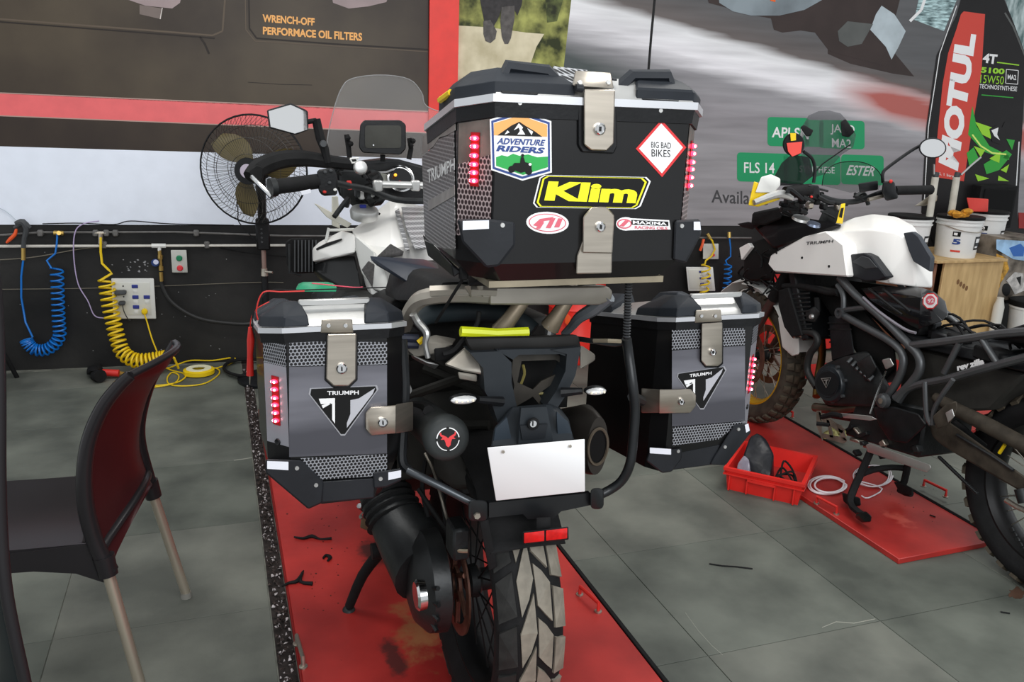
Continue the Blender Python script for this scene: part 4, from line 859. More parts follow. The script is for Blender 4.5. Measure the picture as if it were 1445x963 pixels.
L1 = dict(prints=[('honeycomb_print', [(408, 482), (546, 483), (546, 514), (408, 517)], honey), ('printed_panel', [(408, 518), (546, 515), (546, 640), (408, 645)], greyp),
                  ('honeycomb_print', [(424, 647), (546, 641), (546, 670), (528, 672), (452, 677)], honey)],
          guards=[([(375, 648), (407, 650), (426, 650), (457, 680), (455, 710), (435, 719), (426, 706), (375, 668)], [(419, 661), (446, 685)], [(377, 651), (407, 652), (407, 664), (377, 662)]),
                  ([(526, 667), (566, 661), (567, 678), (546, 688), (527, 690)], [(537, 676)], [(548, 667), (566, 664), (566, 674), (548, 678)])],
          band=[(452, 680), (530, 675), (528, 703), (452, 710)], latch=[(462, 472), (503, 471), (502.5, 535), (492, 545), (471, 545), (460, 535)], lock=(482, 520),
          bracket=[(454, 451), (497, 451), (499, 470), (452, 470)], sl=[(515.5, 583), (523, 575), (559, 572), (559, 612), (524, 615), (515.5, 606)], sllock=(540, 596),
          arm=[(558, 571), (558, 612), (583, 567), (583, 608)], logo=[(437, 548), (532, 544), (534, 549.5), (486.5, 615), (481, 615), (435.5, 556.5)],
          ledx=389.5, ledy=[538, 549, 561, 571, 582, 593])
xq = lambda x, y, Y: P(x, y, Y).x
case('left black side case with a triangular badge, hung beside the rear wheel', YL,
     (xq(374, 560, YL+.045), xq(407, 560, YL), xq(546, 560, YL), xq(567, 560, YL+.045)), P(480, 464, YL).z, P(480, 712, YL).z, P(375, 655, YL).z, (xq(438, 700, YL), xq(545, 700, YL)), L1, -1)
YG = 1.58
L2 = dict(prints=[('honeycomb_print', [(948, 466), (1051, 463), (1051, 487), (948, 494)], honey), ('printed_panel', [(948, 495), (1051, 488), (1051, 594), (948, 602)], greyp),
                  ('honeycomb_print', [(949, 603), (1051, 595), (1040, 600), (1014, 620), (949, 629)], honey)],
          guards=[([(1053, 597), (1060, 610), (1024, 657), (1002, 656), (1007, 646), (1036, 600)], [(1042, 606), (1023, 631)], [(1051, 600), (1056, 598), (1058, 608), (1053, 611)]),
                  ([(916, 638), (962, 633), (962, 648), (948, 666), (934, 668), (912, 651)], [(957, 637)], [(917, 632), (947, 634), (947, 642), (917, 640)])],
          band=[(955, 640), (1016, 628), (1006, 656), (945, 664)], latch=[(990, 457), (1019.5, 455), (1019, 512), (1013, 517), (996, 517), (989.3, 509)], lock=(1005.5, 497), ls=.8,
          bracket=[(982, 438), (1017, 437), (1019, 454), (980, 456)], sl=[(930, 550), (974, 549), (982, 557), (982, 573), (974, 583), (930, 584)], sllock=(961, 567),
          arm=[(932, 550), (932, 583), (905, 548), (905, 583)], logo=[(956, 527), (1022, 517), (1025, 522), (993, 578), (988, 578), (955, 532)],
          ledx=1056, ledy=[507, 515.5, 524, 532, 540.7, 549])
case('right black side case with a triangular badge, above the red crate', YG,
     (xq(920, 560, YG+.045), xq(946, 560, YG), xq(1051, 560, YG), xq(1058, 560, YG+.045)), P(1000, 450, YG).z, P(960, 664, YG).z, P(950, 640, YG).z, (xq(925, 660, YG), xq(1015, 640, YG)), L2, 1)
# loose gear on the left side case
gb = tag(MB().hull([P(x, y, Y) for x, y, Y in ((415, 412, 1.8), (478, 412, 1.8), (424, 399, 1.85), (470, 400, 1.85), (418, 404, 2.0), (476, 404, 2.0), (424, 398, 1.98), (466, 398, 1.98))], .006).build('green_bracket', green), 'green plastic tray with wires lying on the lid of the left side case', 'tray')
for i, (pts, m_, lb) in enumerate([([(364, 452), (362, 436), (372, 427), (396, 420), (412, 422), (430, 420)], redp, 'thin red wire trailing over the corner of the left side case'),
                         ([(357, 460), (358, 440), (380, 424), (420, 410), (470, 410), (520, 415), (545, 421)], rubber, 'thin black wire lying across the lid of the left side case'),
                         ([(440, 400), (470, 403), (500, 412), (512, 418)], mat('pink_wire', (196, 60, 84), .5), 'short pink wire beside the green tray on the side case')]):
    q = P(pts[0][0], pts[0][1], 1.75)
    tag(MB().tube([V((p.x, p.y, max(p.z, 1.135))) if j > 1 or i == 2 else p for j, p in enumerate(P(x, y, 1.72+.01*i) for x, y in pts)], .0014, 6, sm=5).build('loose_wire', m_), lb, 'cable')
rp = thing('test_probe', P(353, 530, 1.85), 'red pointed test probe hanging by its lead from the left side case', 'probe')
MB().tube([P(353, 462, 1.85), P(354, 480, 1.85), P(353, 500, 1.85), P(353, 530, 1.85)], [.004, .0085, .0065, .0085], 10).build('grip', redp, rp)
MB().tube([P(353, 530, 1.85), P(352.5, 543, 1.85)], [.003, .001], 6).build('tip', steel, rp)
MB().tube([P(353, 462, 1.85), P(355, 448, 1.84), P(362, 436, 1.8), P(380, 426, 1.8)], .0012, 6, sm=4).build('lead', redp, rp)
# ================================================================ WHEELS (shared builder)
def wheel(par, c, R, w, pattern, n, rim_m, spokes=28, disc=None, name='rear_wheel', cm=None, road=True, bm=None, rim_r=None, spoke_m=None):
    c = V(c); rr = rim_r or R-.095
    h = w/2
    prof = [(-h*.62, rr), (-h*.95, rr+.03), (-h*1.0, rr+.055), (-h*.93, R-.030), (-h*.70, R-.014), (-h*.35, R-.006), (0, R-.004), (h*.35, R-.006), (h*.70, R-.014), (h*.93, R-.030), (h*1.0, rr+.055), (h*.95, rr+.03), (h*.62, rr)]
    W0 = MB().lathe(c, (1, 0, 0), prof, 72, closed=True).build(name, cm or rubber, par)
    def surf(u, th, d):    # u across -1..1, th angle, d height above the carcass
        a = abs(u); r = (R-.004)-.028*a**2.6; x = u*h*.97
        nx = u*(.35+.35*a); return V((x+d*nx, math.cos(th)*(r+d), math.sin(th)*(r+d)))
    st_ = 2*PI/n
    off0 = V(par.location)
    for k_, (poly, m_) in enumerate(pattern):
        cu = sum(p[0] for p in poly)/len(poly); cv = sum(p[1] for p in poly)/len(poly)
        lo = [surf(cu+(u-cu)*1.0, v*st_, -.006) for u, v in poly]; hi = [surf(cu+(u-cu)*.95, (cv+(v-cv)*.95)*st_, .006 if road else .009) for u, v in poly]
        mid = surf(cu, cv*st_, .0065 if road else .0095); N = len(poly)
        me = bpy.data.meshes.new('tread_block'); me.from_pydata(lo+hi+[mid], [], [(i, (i+1) % N, N+(i+1) % N, N+i) for i in range(N)]+[(N+i, N+(i+1) % N, 2*N) for i in range(N)])
        bm2 = bmesh.new(); bm2.from_mesh(me); bmesh.ops.recalc_face_normals(bm2, faces=bm2.faces); bm2.to_mesh(me); bm2.free()
        me.materials.append(m_)
        for i in range(n):
            o = bpy.data.objects.new('tread_block', me); C.objects.link(o); o.parent = W0; o.location = c-off0; o.rotation_euler = (i*st_, 0, 0)
    MB().lathe(c, (1, 0, 0), [(-h*.66, rr+.012), (-h*.66, rr-.004), (-h*.45, rr-.012), (-h*.2, rr-.022), (h*.2, rr-.022), (h*.45, rr-.012), (h*.66, rr-.004), (h*.66, rr+.012), (0, rr+.004)], 56, closed=True).build('rim', rim_m, W0)
    mb = MB()
    for i in range(spokes):
        a = 2*PI*i/spokes; s = 1 if i % 2 else -1; b_ = a+.32*(1 if (i//2) % 2 else -1)
        mb.tube([c+V((s*.035, math.cos(b_)*.035, math.sin(b_)*.035)), c+V((s*.008, math.cos(a)*(rr-.018), math.sin(a)*(rr-.018)))], .0022, 5, caps=False)
    mb.build('spokes', steel if spoke_m is None else spoke_m, W0, kind='stuff')
    MB().lathe(c, (1, 0, 0), [(-.06, .02), (-.05, .04), (-.03, .042), (-.02, .028), (.02, .028), (.03, .042), (.05, .04), (.06, .02)], 20).build('hub', cast, W0)
    if disc:
        for xd, dr in disc:
            mb = MB().lathe(c+V((xd, 0, 0)), (1, 0, 0), [(-.0025, dr), (.0025, dr), (.0025, dr*.78), (-.0025, dr*.78)], 40, closed=True)
            for i in range(6):
                a = 2*PI*i/6; e = V((0, math.cos(a), math.sin(a))); e2 = V((0, math.cos(a+.35), math.sin(a+.35)))
                mb.tube([c+V((xd, 0, 0))+e*dr*.3, c+V((xd, 0, 0))+e2*dr*.8], .007, 6)
            mb.lathe(c+V((xd, 0, 0)), (1, 0, 0), [(-.004, dr*.36), (.004, dr*.36), (.004, dr*.2), (-.004, dr*.2)], 24, closed=True)
            mb.build('brake_disc', mat('rusty_disc', (104, 72, 60), .45, .6, var=.3, scale=30), W0)
    return W0
worn = mat('worn_tread', (122, 116, 104), .65, var=.18, scale=30, bump=.1); sidet = mat('shoulder_tread', (34, 34, 33), .7, var=.3, scale=30, bump=.1)
roadpat = [([(-.46, .92), (-.20, .46), (-.0, .16), (.03, .92), (-.16, 1.30), (-.40, 1.62)], worn), ([(.06, .62), (.30, .78), (.52, 1.02), (.50, 1.78), (.30, 1.62), (.07, 1.42)], worn),
           ([(-.97, .9), (-.53, .72), (-.50, 1.58), (-.97, 1.74)], sidet), ([(.59, 1.08), (.97, 1.2), (.97, 2.0), (.58, 1.92)], worn)]
# ================================================================ LARGE MOTORCYCLE
mc = thing('touring_motorcycle', V((.6, 2.4, .02)), 'large white and black adventure motorcycle seen from behind, with three black cases', 'motorcycle')
def B(name, m=black, **k): return lambda mb: mb.build(name, m, mc, **k)
def yt(pts, r, Y=None, n=8, sm=0, **k):
    return MB().tube([P(*p) if len(p) == 3 else P(p[0], p[1], Y) for p in pts], r, n, sm=sm, **k)
rw_ = wheel(mc, (.592, 1.77, .375), .345, .155, roadpat, 19, mat('black_rim', (22, 22, 23), .4, .4), disc=[(-.082, .125)], name='rear_wheel', spoke_m=rubber)
wheel(mc, (.62, 3.33, .365), .342, .12, roadpat[:2], 26, mat('black_rim', (22, 22, 23)), disc=[(-.07, .15), (.07, .15)], name='front_wheel')
# final drive and shaft (left side)
fdm = mat('final_drive_black', (34, 36, 37), .42, .3, var=.35, scale=9, bump=.2)
fd = MB().lathe((.455, 1.80, .375), (1, 0, 0), [(-.06, .05), (-.048, .095), (-.02, .124), (.02, .128), (.03, .10)], 32).build('final_drive', fdm, mc)
MB().lathe(PX(592, 840, .392), (-1, 0, 0), [(-.012, .034), (.005, .036), (.01, .030)], 24).build('hub_cap', chrome, fd)
for a in range(8):
    an = a*PI/4+.2; MB().lathe((.412, 1.80+.085*math.cos(an), .375+.085*math.sin(an)), (-1, 0, 0), [(0, .007), (.006, .006)], 8).build('bolt', cast, fd)
for a in (-.5, -.2, .1, .4): MB().tube([V((.42, 1.80-.075*math.cos(a), .375+.075*math.sin(a))), V((.44, 1.80-.135*math.cos(a), .375+.135*math.sin(a)))], .006, 6).build('cooling_fin', fdm, fd)
swing = [V((.43, 1.86, .40)), V((.395, 2.02, .44)), V((.375, 2.10, .50)), V((.38, 2.22, .60))]
MB().tube([V((.455, 1.82, .39)), V((.43, 1.92, .42)), V((.405, 2.0, .455)), V((.385, 2.07, .50)), V((.385, 2.18, .60)), V((.39, 2.28, .66))], [.095, .085, .072, .066, .072, .07], 20, sm=3).build('shaft_housing', fdm, mc)
for k in range(4):
    t_ = k/3; p = V((.404-.012*t_, 1.995+.055*t_, .452+.036*t_)); ax = V((-.25, .78, .6)).normalized()
    MB().lathe(p, ax, [(-.008, .070), (0, .080-.002*k), (.008, .070)], 24).build('rubber_gaiter', rubber, mc)
MB().add(*letters('CARD', [P(577, 742, 1.98), P(572, 708, 1.98), P(560, 710, 1.98), P(565, 744, 1.98)], .0)).build('cast_mark', mat('cast_mark', (84, 86, 86), .5), mc, smooth=False) if False else None
MB().cyl(P(524, 779, 2.02), P(541, 776, 2.02), .022, 16).cyl(P(538, 776, 2.02), P(552, 774, 2.02), .016, 12).build('crash_bobbin', rubber, mc)
# rusty caliper and lines by the wheel
MB().hull([V((.48+a*.02, 1.66+b*.035, .56+c_*.04)) for a in (-1, 1) for b in (-1, 1) for c_ in (-1, 1)], .006).build('brake_caliper', cast, mc)
yt([(640, 750, 1.7), (632, 735, 1.72), (622, 700, 1.8), (612, 665, 1.85), (600, 640, 1.9)], .004, sm=5, n=6).build('brake_hose', steel, mc)
yt([(660, 778, 1.62), (645, 776, 1.63), (638, 762, 1.66), (634, 748, 1.7)], .005, sm=4, n=6).build('banjo_pipe', mat('pale_brass', (150, 140, 120), .4, .5), mc)
for i, pts in enumerate([[(590, 690, 1.9), (610, 720, 1.86), (628, 745, 1.8), (650, 770, 1.7)], [(620, 660, 1.9), (624, 700, 1.86), (630, 740, 1.78)], [(600, 650, 1.95), (596, 690, 1.93), (604, 730, 1.9)]]): yt(pts, .006, sm=5, n=6).build('cable_loom', rubber, mc)
# shock and dark engine mass
MB().hull([V(p) for p in ((.36, 2.05, .62), (.36, 2.75, .32), (.40, 2.0, .98), (.85, 2.0, .98), (.86, 2.05, .62), (.88, 2.75, .32), (.88, 2.9, .9), (.36, 2.9, .9), (.40, 2.2, .42), (.84, 2.2, .42))], .02).build('engine', mat('engine_dark', (22, 21, 20), .7, .2, var=.5, scale=11, c2=(46, 44, 41), bump=.6, bscale=22), mc)
MB().hull([V(p) for p in ((.28, 2.5, .5), (.28, 2.8, .5), (.38, 2.45, .62), (.38, 2.85, .62), (.38, 2.5, .4), (.38, 2.8, .4))], .01).build('left_cylinder_cover', cast, mc)
MB().hull([V(p) for p in ((.30, 2.9, .5), (.94, 2.9, .5), (.30, 3.0, .86), (.94, 3.0, .86), (.34, 2.86, .9), (.9, 2.86, .9), (.34, 3.0, .5), (.9, 3.0, .5))], .01).build('radiator', cast, mc)
yt([(640, 640, 1.9), (655, 670, 1.87), (668, 700, 1.84)], .03, n=12).build('shock_absorber', mat('shock', (30, 30, 30), .4), mc)
for k in range(5): MB().lathe(P(638+k*7, 640+k*14, 1.89-.012*k), V((.1, -.2, -1)), [(-.006, .036), (0, .042), (.006, .036)], 18).build('spring_coil', mat('spring_dark', (56, 54, 52), .5), mc)
MB().hull([P(612, 630, 1.75), P(690, 640, 1.75), P(690, 690, 1.72), P(640, 690, 1.72), P(612, 670, 1.78), P(612, 630, 1.95), P(690, 640, 1.95), P(660, 690, 1.95)], .01).build('inner_fender', fluff, mc)
MB().hull([P(*p) for p in ((560, 560, 1.98), (700, 545, 1.98), (700, 655, 2.0), (560, 680, 2.02), (560, 560, 2.1), (700, 545, 2.1), (700, 655, 2.15), (560, 680, 2.15))], .01).build('frame_cover', fluff, mc)
# fender over the wheel
fr_ = []
for i in range(9):
    a = math.radians(40+i*13); fr_.append([V((.592+x, 1.77-math.cos(a)*(.375-abs(x)*.25), .375+math.sin(a)*(.375-abs(x)*.25))) for x in (-.085, -.05, 0, .05, .085)])
MB().grid(fr_, thv=(0, 0, .003)).build('mudguard', rubber, mc)
# subframe and seat
yt([(560, 505, 1.9), (600, 500, 1.8), (640, 520, 1.7), (690, 540, 1.6)], .014, sm=4).build('frame_rail', fluff, mc)
seatm = mat('seat_vinyl', (22, 22, 23), .6, var=.2, scale=8, bump=.2)
MB().hull([V(p) for p in ((.42, 1.72, 1.10), (.84, 1.72, 1.10), (.42, 2.25, 1.0), (.84, 2.25, 1.0), (.45, 1.72, 1.15), (.81, 1.72, 1.15), (.45, 2.25, 1.10), (.81, 2.25, 1.10), (.40, 2.0, 1.04), (.86, 2.0, 1.04))], .02, 2).build('seat', seatm, mc)
MB().hull([V(p) for p in ((.40, 2.2, .96), (.86, 2.2, .96), (.42, 2.62, .88), (.82, 2.62, .88), (.44, 2.2, 1.0), (.80, 2.2, 1.0), (.47, 2.6, .95), (.78, 2.6, .95))], .03, 2).build('rider_seat', seatm, mc)
navyp = mat('blue_black_plastic', (34, 40, 52), .35, var=.15, scale=6)
MB().hull([P(*p) for p in ((516, 361, 2.15), (540, 369, 2.14), (615, 378, 1.98), (641, 388, 1.92), (640, 408, 1.92), (588, 409, 1.95), (577, 399, 2.0), (533, 377, 2.12), (600, 366, 2.15), (640, 380, 2.1))], .005).build('side_panel', navyp, mc)
MB().hull([P(*p) for p in ((480+70, 385, 2.3), (556, 384, 2.3), (576, 398, 2.22), (586, 416, 2.2), (553, 416, 2.25), (547, 400, 2.3), (553, 390, 2.45), (580, 400, 2.45))], .01, 2).build('seat_nose', seatm, mc)
yt([(585, 458, 1.75), (602, 445, 1.76), (640, 441, 1.78), (680, 441, 1.78), (712, 445, 1.75), (735, 455, 1.72), (752, 468, 1.7)], .022, sm=5, n=12).build('seat_support_roll', mat('teal_black', (38, 46, 50), .6, var=.2), mc)
# luggage rack
rk = MB().hull([P(*p) for p in ((690, 405, 1.6), (858, 404, 1.6), (865, 412, 1.6), (862, 425, 1.6), (845, 431, 1.6), (690, 431, 1.6), (690, 402, 1.75), (850, 402, 1.75), (690, 420, 1.75), (850, 420, 1.75))], .004).build('luggage_rack', silver, mc)
yt([(700, 417, 1.62), (650, 415, 1.63), (610, 418, 1.65), (590, 425, 1.68), (578, 442, 1.72), (572, 462, 1.76)], [.020, .019, .018, .018, .017, .015], sm=5, n=8).build('rack_arm', silver, rk)
yt([(700, 411, 1.60), (650, 409, 1.61), (607, 411, 1.63)], .012, n=6).build('rack_lip', silver, rk)
for x in (655, 672): MB().hull([P(x, 404, 1.59), P(x+10, 402, 1.59), P(x+10, 420, 1.6), P(x, 412, 1.62), P(x+6, 404, 1.64), P(x+6, 420, 1.64)], .001).build('rack_web', silver, rk)
yt([(860, 418, 1.61), (838, 436, 1.64), (818, 448, 1.67), (806, 462, 1.7), (796, 472, 1.72)], [.016, .016, .013, .010, .009], sm=4, n=8).build('rack_arm', mat('blue_grey_metal', (128, 134, 140), .4, .5), rk)
for a, b_ in (((738, 425), (706, 468)), ((800, 425), (776, 462))):
    yt([(a[0], a[1], 1.62), ((a[0]*.4+b_[0]*.6), (a[1]*.4+b_[1]*.6), 1.62), (b_[0], b_[1], 1.63)], [.015, .017, .022], n=10).build('rack_pillar', mat('bronze_silver', (128, 116, 98), .4, .5, var=.15, scale=12), rk)
    yt([(b_[0], b_[1]-2, 1.62), (b_[0]-1, b_[1]+12, 1.62)], .010, n=8).build('rack_bolt', chrome, rk)
MB().tube([P(x, y, 1.6) for x, y in ((650, 468), (700, 471), (745, 469))], .011, 8).build('bungee_strap', neon, mc)
MB().hull([P(x, y, 1.5) for x, y in ((688, 384), (812, 384), (812, 402), (660, 404))]+[P(x, y, 1.75) for x, y in ((660, 384), (830, 380), (830, 402), (660, 404))], .004).build('top_case_mount', rubber, mc)
for x in (738, 782, 806): MB().lathe(P(x, 402, 1.56), (0, 0, 1), [(0, .014), (.006, .012)], 12).build('mount_screw', steel, mc)
# tail unit
tailm = mat('tail_plastic', (40, 44, 48), .45, var=.15, scale=7, bump=.1)
tl = MB().hull([P(*p) for p in ((655, 476, 1.56), (816, 473, 1.56), (820, 492, 1.56), (812, 500, 1.56), (668, 502, 1.56), (658, 486, 1.56), (668, 474, 1.7), (810, 472, 1.7), (810, 496, 1.7), (668, 500, 1.7))], .004).build('tail_unit', mat('tail_top', (30, 29, 28), .5, var=.2), mc)
def tprism(name, px, Y, th, m=tailm, par=None, bev=0): return MB().prism([P(x, y, Y) for x, y in px], V((0, th, 0))).build(name, m, par or tl, smooth=False)
tprism('tail_left_leg', [(663, 498), (706, 496), (722, 512), (722, 540), (729, 572), (722, 604), (704, 600), (694, 570), (684, 552), (682, 520)], 1.545, .05)
tprism('tail_right_leg', [(820, 490), (778, 494), (800, 500), (798, 524), (785, 552), (770, 574), (776, 586), (786, 577), (800, 556), (812, 530)], 1.545, .05)
tprism('tail_cross_bar', [(700, 494), (800, 492), (798, 503), (790, 500), (732, 501), (724, 508)], 1.55, .04)
inm = mat('tail_inner_bracket', (52, 48, 42), .55, .3, var=.3, scale=14)
tprism('inner_bracket', [(724, 506), (732, 500), (784, 498), (792, 504), (792, 514), (784, 508), (736, 510), (730, 540), (752, 550), (764, 538), (790, 526), (788, 536), (760, 556), (770, 574), (762, 572), (752, 560), (742, 566), (728, 574), (722, 560), (726, 545), (722, 526)], 1.58, .004, inm)
tprism('tail_back_panel', [(700, 500), (805, 496), (800, 575), (720, 580)], 1.66, .01, mat('deep_black', (10, 10, 10), .7))
yt([(730, 560, 1.6), (734, 545, 1.6), (740, 528, 1.6), (738, 515, 1.6)], .003, sm=4, n=5).build('tail_wire', mat('olive_wire', (120, 110, 60), .5), mc)
yt([(728, 557, 1.59), (750, 555, 1.59), (775, 556, 1.59)], .004, n=5).build('tail_wire', mat('olive_wire', (120, 110, 60)), mc)
MB().hull([P(*p) for p in ((722, 574, 1.54), (776, 570, 1.54), (787, 575, 1.54), (803, 592, 1.52), (810, 622, 1.47), (692, 634, 1.47), (697, 604, 1.52), (712, 585, 1.54), (724, 578, 1.66), (790, 575, 1.66), (800, 620, 1.6), (700, 628, 1.6))], .003).build('rear_fender', tailm, mc, ang=20)
tprism('fender_rib', [(733, 574), (769, 572), (778, 621), (729, 625)], 1.475, -.01, tailm, mc)
tprism('fender_rib', [(733, 600), (772, 598), (768, 618), (736, 620)], 1.463, -.004, mat('rib_dark', (30, 33, 37), .4), mc)
tprism('fender_wing', [(698, 604), (714, 588), (722, 626), (694, 632)], 1.49, -.006, mat('wing_blue', (50, 58, 66), .4), mc); tprism('fender_wing', [(784, 580), (800, 594), (808, 618), (786, 621)], 1.49, -.006, mat('wing_blue', (50, 58, 66)), mc)
o = MB().lathe(P(752, 598, 1.456), (0, -1, 0), [(0, .013), (.005, .012), (.006, .009)], 20).build('seat_lock', rubber, mc)
MB().lathe(P(752, 598, 1.449), (0, -1, 0), [(0, .0075), (.003, .007)], 16).build('lock_face', chrome, o); MB().box(P(752, 598, 1.4455), (.002, .002, .010)).build('keyhole', black, o, smooth=False)
for pts in ([(626, 515, 1.6), (660, 487, 1.62), (670, 509, 1.6), (686, 523, 1.56), (686, 530, 1.56), (652, 524, 1.58), (640, 505, 1.7), (670, 520, 1.7)], [(819, 486, 1.58), (840, 500, 1.62), (840, 509, 1.62), (819, 523, 1.57), (817, 500, 1.66), (833, 505, 1.7)]):
    MB().hull([P(*p) for p in pts], .003).build('tail_trim', silver, mc, ang=25)
MB().hull([P(x, y, Y) for x, y in ((646, 525), (673, 529), (673, 539), (648, 535)) for Y in (1.57, 1.6)], .002).build('tail_trim', silver, mc)
# indicators
for (cx_, cy_, rx, ry), (a, b_), nm in (((653.5, 563.5, 22, 6.6), ((674, 564), (708, 567)), 'l'), ((840, 551.5, 19, 6), ((822, 552), (792, 554)), 'r')):
    ind = yt([(a[0], a[1], 1.51), (b_[0], b_[1], 1.53)], [.007, .011], n=8).build('indicator', black, mc)
    q = P(cx_, cy_, 1.51); sc_ = 1.51/1180
    MB().ball(q+V((0, .004, 0)), 1, 16, (rx*sc_*1.02, .014, ry*sc_*1.25)).build('indicator_body', black, ind)
    MB().ball(q+V((0, -.004, 0)), 1, 16, (rx*sc_*.95, .012, ry*sc_)).build('indicator_lens', clear, ind)
    for k in range(4): MB().ball(q+V(((-.6+.4*k)*rx*sc_, -.013, .0)), .0035, 6).build('indicator_bulb', mat('bulb', (250, 240, 220), .3), ind)
# licence plate
lp = MB().hull([P(*p) for p in ((687.5, 632, 1.425), (825, 620, 1.425), (825.5, 694, 1.45), (700, 707, 1.45), (687.5, 632, 1.432), (825, 620, 1.432), (825.5, 694, 1.457), (700, 707, 1.457))], .001).build('licence_plate', mat('plate_white', (236, 236, 236), .45), mc, label='blank white licence plate')
for x, y in ((710, 638), (804.5, 630)): MB().lathe(P(x, y, 1.424), (0, -1, 0), [(0, .0035), (.002, .003)], 10).build('plate_screw', steel, lp)
MB().hull([P(*p) for p in ((690, 630, 1.44), (824, 620, 1.44), (824, 690, 1.47), (704, 702, 1.47), (700, 630, 1.46), (815, 620, 1.46))], .002).build('plate_holder', black, mc)
# silencer
c0, c1 = P(843, 630, 1.50), V((.79, 2.05, .62))
ring_ = lambda c, ry, rz, n=28, tl_=0: [c+V((math.cos(2*PI*k/n)*ry, tl_*math.sin(2*PI*k/n)*rz, math.sin(2*PI*k/n)*rz)) for k in range(n)]
sil = mat('sooty_silencer', (46, 42, 38), .5, .5, var=.3, scale=8)
cM = P(822, 618, 1.56)
MB().loft([ring_(c0+V((0, .0, 0)), .020, .036), ring_(c0, .024, .066), ring_(c0+V((-.004, .02, 0)), .028, .074), ring_(cM, .045, .078), ring_(cM*.5+c1*.5, .06, .075), ring_(c1, .05, .06)], caps=False).build('silencer', sil, mc)
MB().loft([ring_(c0+V((0, -.002, 0)), .022, .040), ring_(c0+V((0, -.004, 0)), .018, .036), ring_(c0+V((-.01, .12, .0)), .015, .03)], caps=True).build('exhaust_outlet', mat('outlet_dark', (6, 5, 5), .9), mc)  # near-black cap stands for the dark inside of the open pipe
MB().tube(ring_(c0+V((0, -.003, 0)), .0225, .041), .0035, 6, cyc=True).build('outlet_ring', mat('outlet_rim', (92, 82, 70), .45, .6), mc)
MB().tube([c1, V((.78, 2.3, .45)), V((.74, 2.6, .36)), V((.66, 2.9, .4))], [.05, .03, .026, .026], 12, sm=4).build('exhaust_pipe', sil, mc)
# tool tube with the bull badge
tb0, tb1 = P(632, 620, 1.50), P(590, 586, 1.85)
ax = (tb1-tb0).normalized()
tt = MB().lathe(tb0, ax, [(0, .034), (.006, .042), (.016, .047), (.035, .047), (.045, .043), ((tb1-tb0).length, .043)], 32).build('tool_tube', mat('tool_tube_plastic', (44, 47, 47), .5, var=.15), mc)
bu = ax.cross(V((0, 0, 1))).normalized(); bv = bu.cross(ax).normalized()
if bu.x < 0: bu = -bu
if bv.z < 0: bv = -bv
def disc_pts(pts, d): return [tb0-ax*d+bu*x*.001+bv*y*.001 for x, y in pts]
MB().prism(disc_pts(ell(0, 0, 23.5, 23.5, 32), .0005), -ax*.001).build('badge_ring', wprint, tt, smooth=False)
MB().prism(disc_pts(ell(0, 0, 21.5, 21.5, 32), .0018), -ax*.0006).build('badge_field', sbk, tt, smooth=False)
for a in (0, 90, 180, 270):
    a = math.radians(a); MB().prism(disc_pts([(math.cos(a+s)*r_, math.sin(a+s)*r_) for s, r_ in ((-.12, 20), (.12, 20), (.12, 25), (-.12, 25))], .0026), -ax*.0004).build('badge_gap', sbk, tt, smooth=False)
MB().prism(disc_pts([(-15, 0), (-8, 0), (-5.5, -6), (-4.5, -12), (0, -16), (4.5, -12), (5.5, -6), (8, 0), (15, 0), (11, 4), (15, 7), (17, 12), (14, 15), (13, 10), (8, 8), (3, 5), (0, 2), (-3, 5), (-8, 8), (-13, 10), (-14, 15), (-17, 12), (-15, 7), (-11, 4)], .0026), -ax*.0005).build('bull_head_mark', sre, tt, smooth=False)
MB().tube([P(570, 573, 1.9), P(600, 575, 1.7), P(605, 580, 1.62)], .012, 8, sm=3).build('tube_strap', rubber, mc)
# case carrier tubes, crossbar, reflector
crm = mat('carrier_black', (30, 32, 34), .35, .3, var=.1)
yt([(884, 478, 1.5), (887, 500, 1.5), (893, 545, 1.48), (896, 580, 1.48), (893, 625, 1.48), (889, 655, 1.48), (878, 678, 1.49), (860, 692, 1.5), (838, 702, 1.5)], .0105, sm=5, n=10).build('case_carrier', crm, mc)
yt([(884, 482, 1.5), (868, 486, 1.52), (840, 482, 1.55), (812, 478, 1.6)], .006, sm=3, n=6).build('carrier_stay', crm, mc)
yt([(876, 482, 1.49), (858, 481, 1.49), (838, 481, 1.52)], .0045, n=6).build('stay_bolt', mat('pale_brass', (150, 140, 120)), mc)
yt([(893, 560, 1.49), (905, 566, 1.55)], .012, n=8).build('carrier_lug', crm, mc)
yt([(568, 480, 1.65), (572, 540, 1.62), (570, 600, 1.6), (568, 650, 1.58), (578, 665, 1.56)], .010, sm=4, n=8).build('case_carrier', crm, mc)
yt([(575, 664, 1.56), (620, 686, 1.52), (668, 711, 1.5)], .0085, n=10).build('case_carrier', mat('carrier_grey', (70, 74, 78), .3, .6), mc)
tprism('cross_bracket', [(690, 710), (833, 696), (835, 713), (792, 722), (781, 732), (745, 733), (738, 726), (690, 731)], 1.49, .012, crm, mc)
for (x0, y0, x1, y1), bb in (((833, 689, 852, 719), 0), ((661, 706, 688, 736), 1)):
    o = MB().hull([P(x, y, 1.475) for x, y in rrect(x0, y0, x1, y1, 6, 2)]+[P(x, y, 1.51) for x, y in rrect(x0, y0, x1, y1, 6, 2)], .002).build('tube_clamp', crm, mc)
    if bb: MB().lathe(P(673, 728, 1.474), (0, -1, 0), [(0, .008), (.004, .007)], 6).build('clamp_bolt', steel, o)
MB().hull([P(x, y, Y) for x, y in ((676, 735), (690, 733), (702, 800), (690, 806)) for Y in (1.5, 1.515)], .002).build('mudguard_stay', rubber, mc)
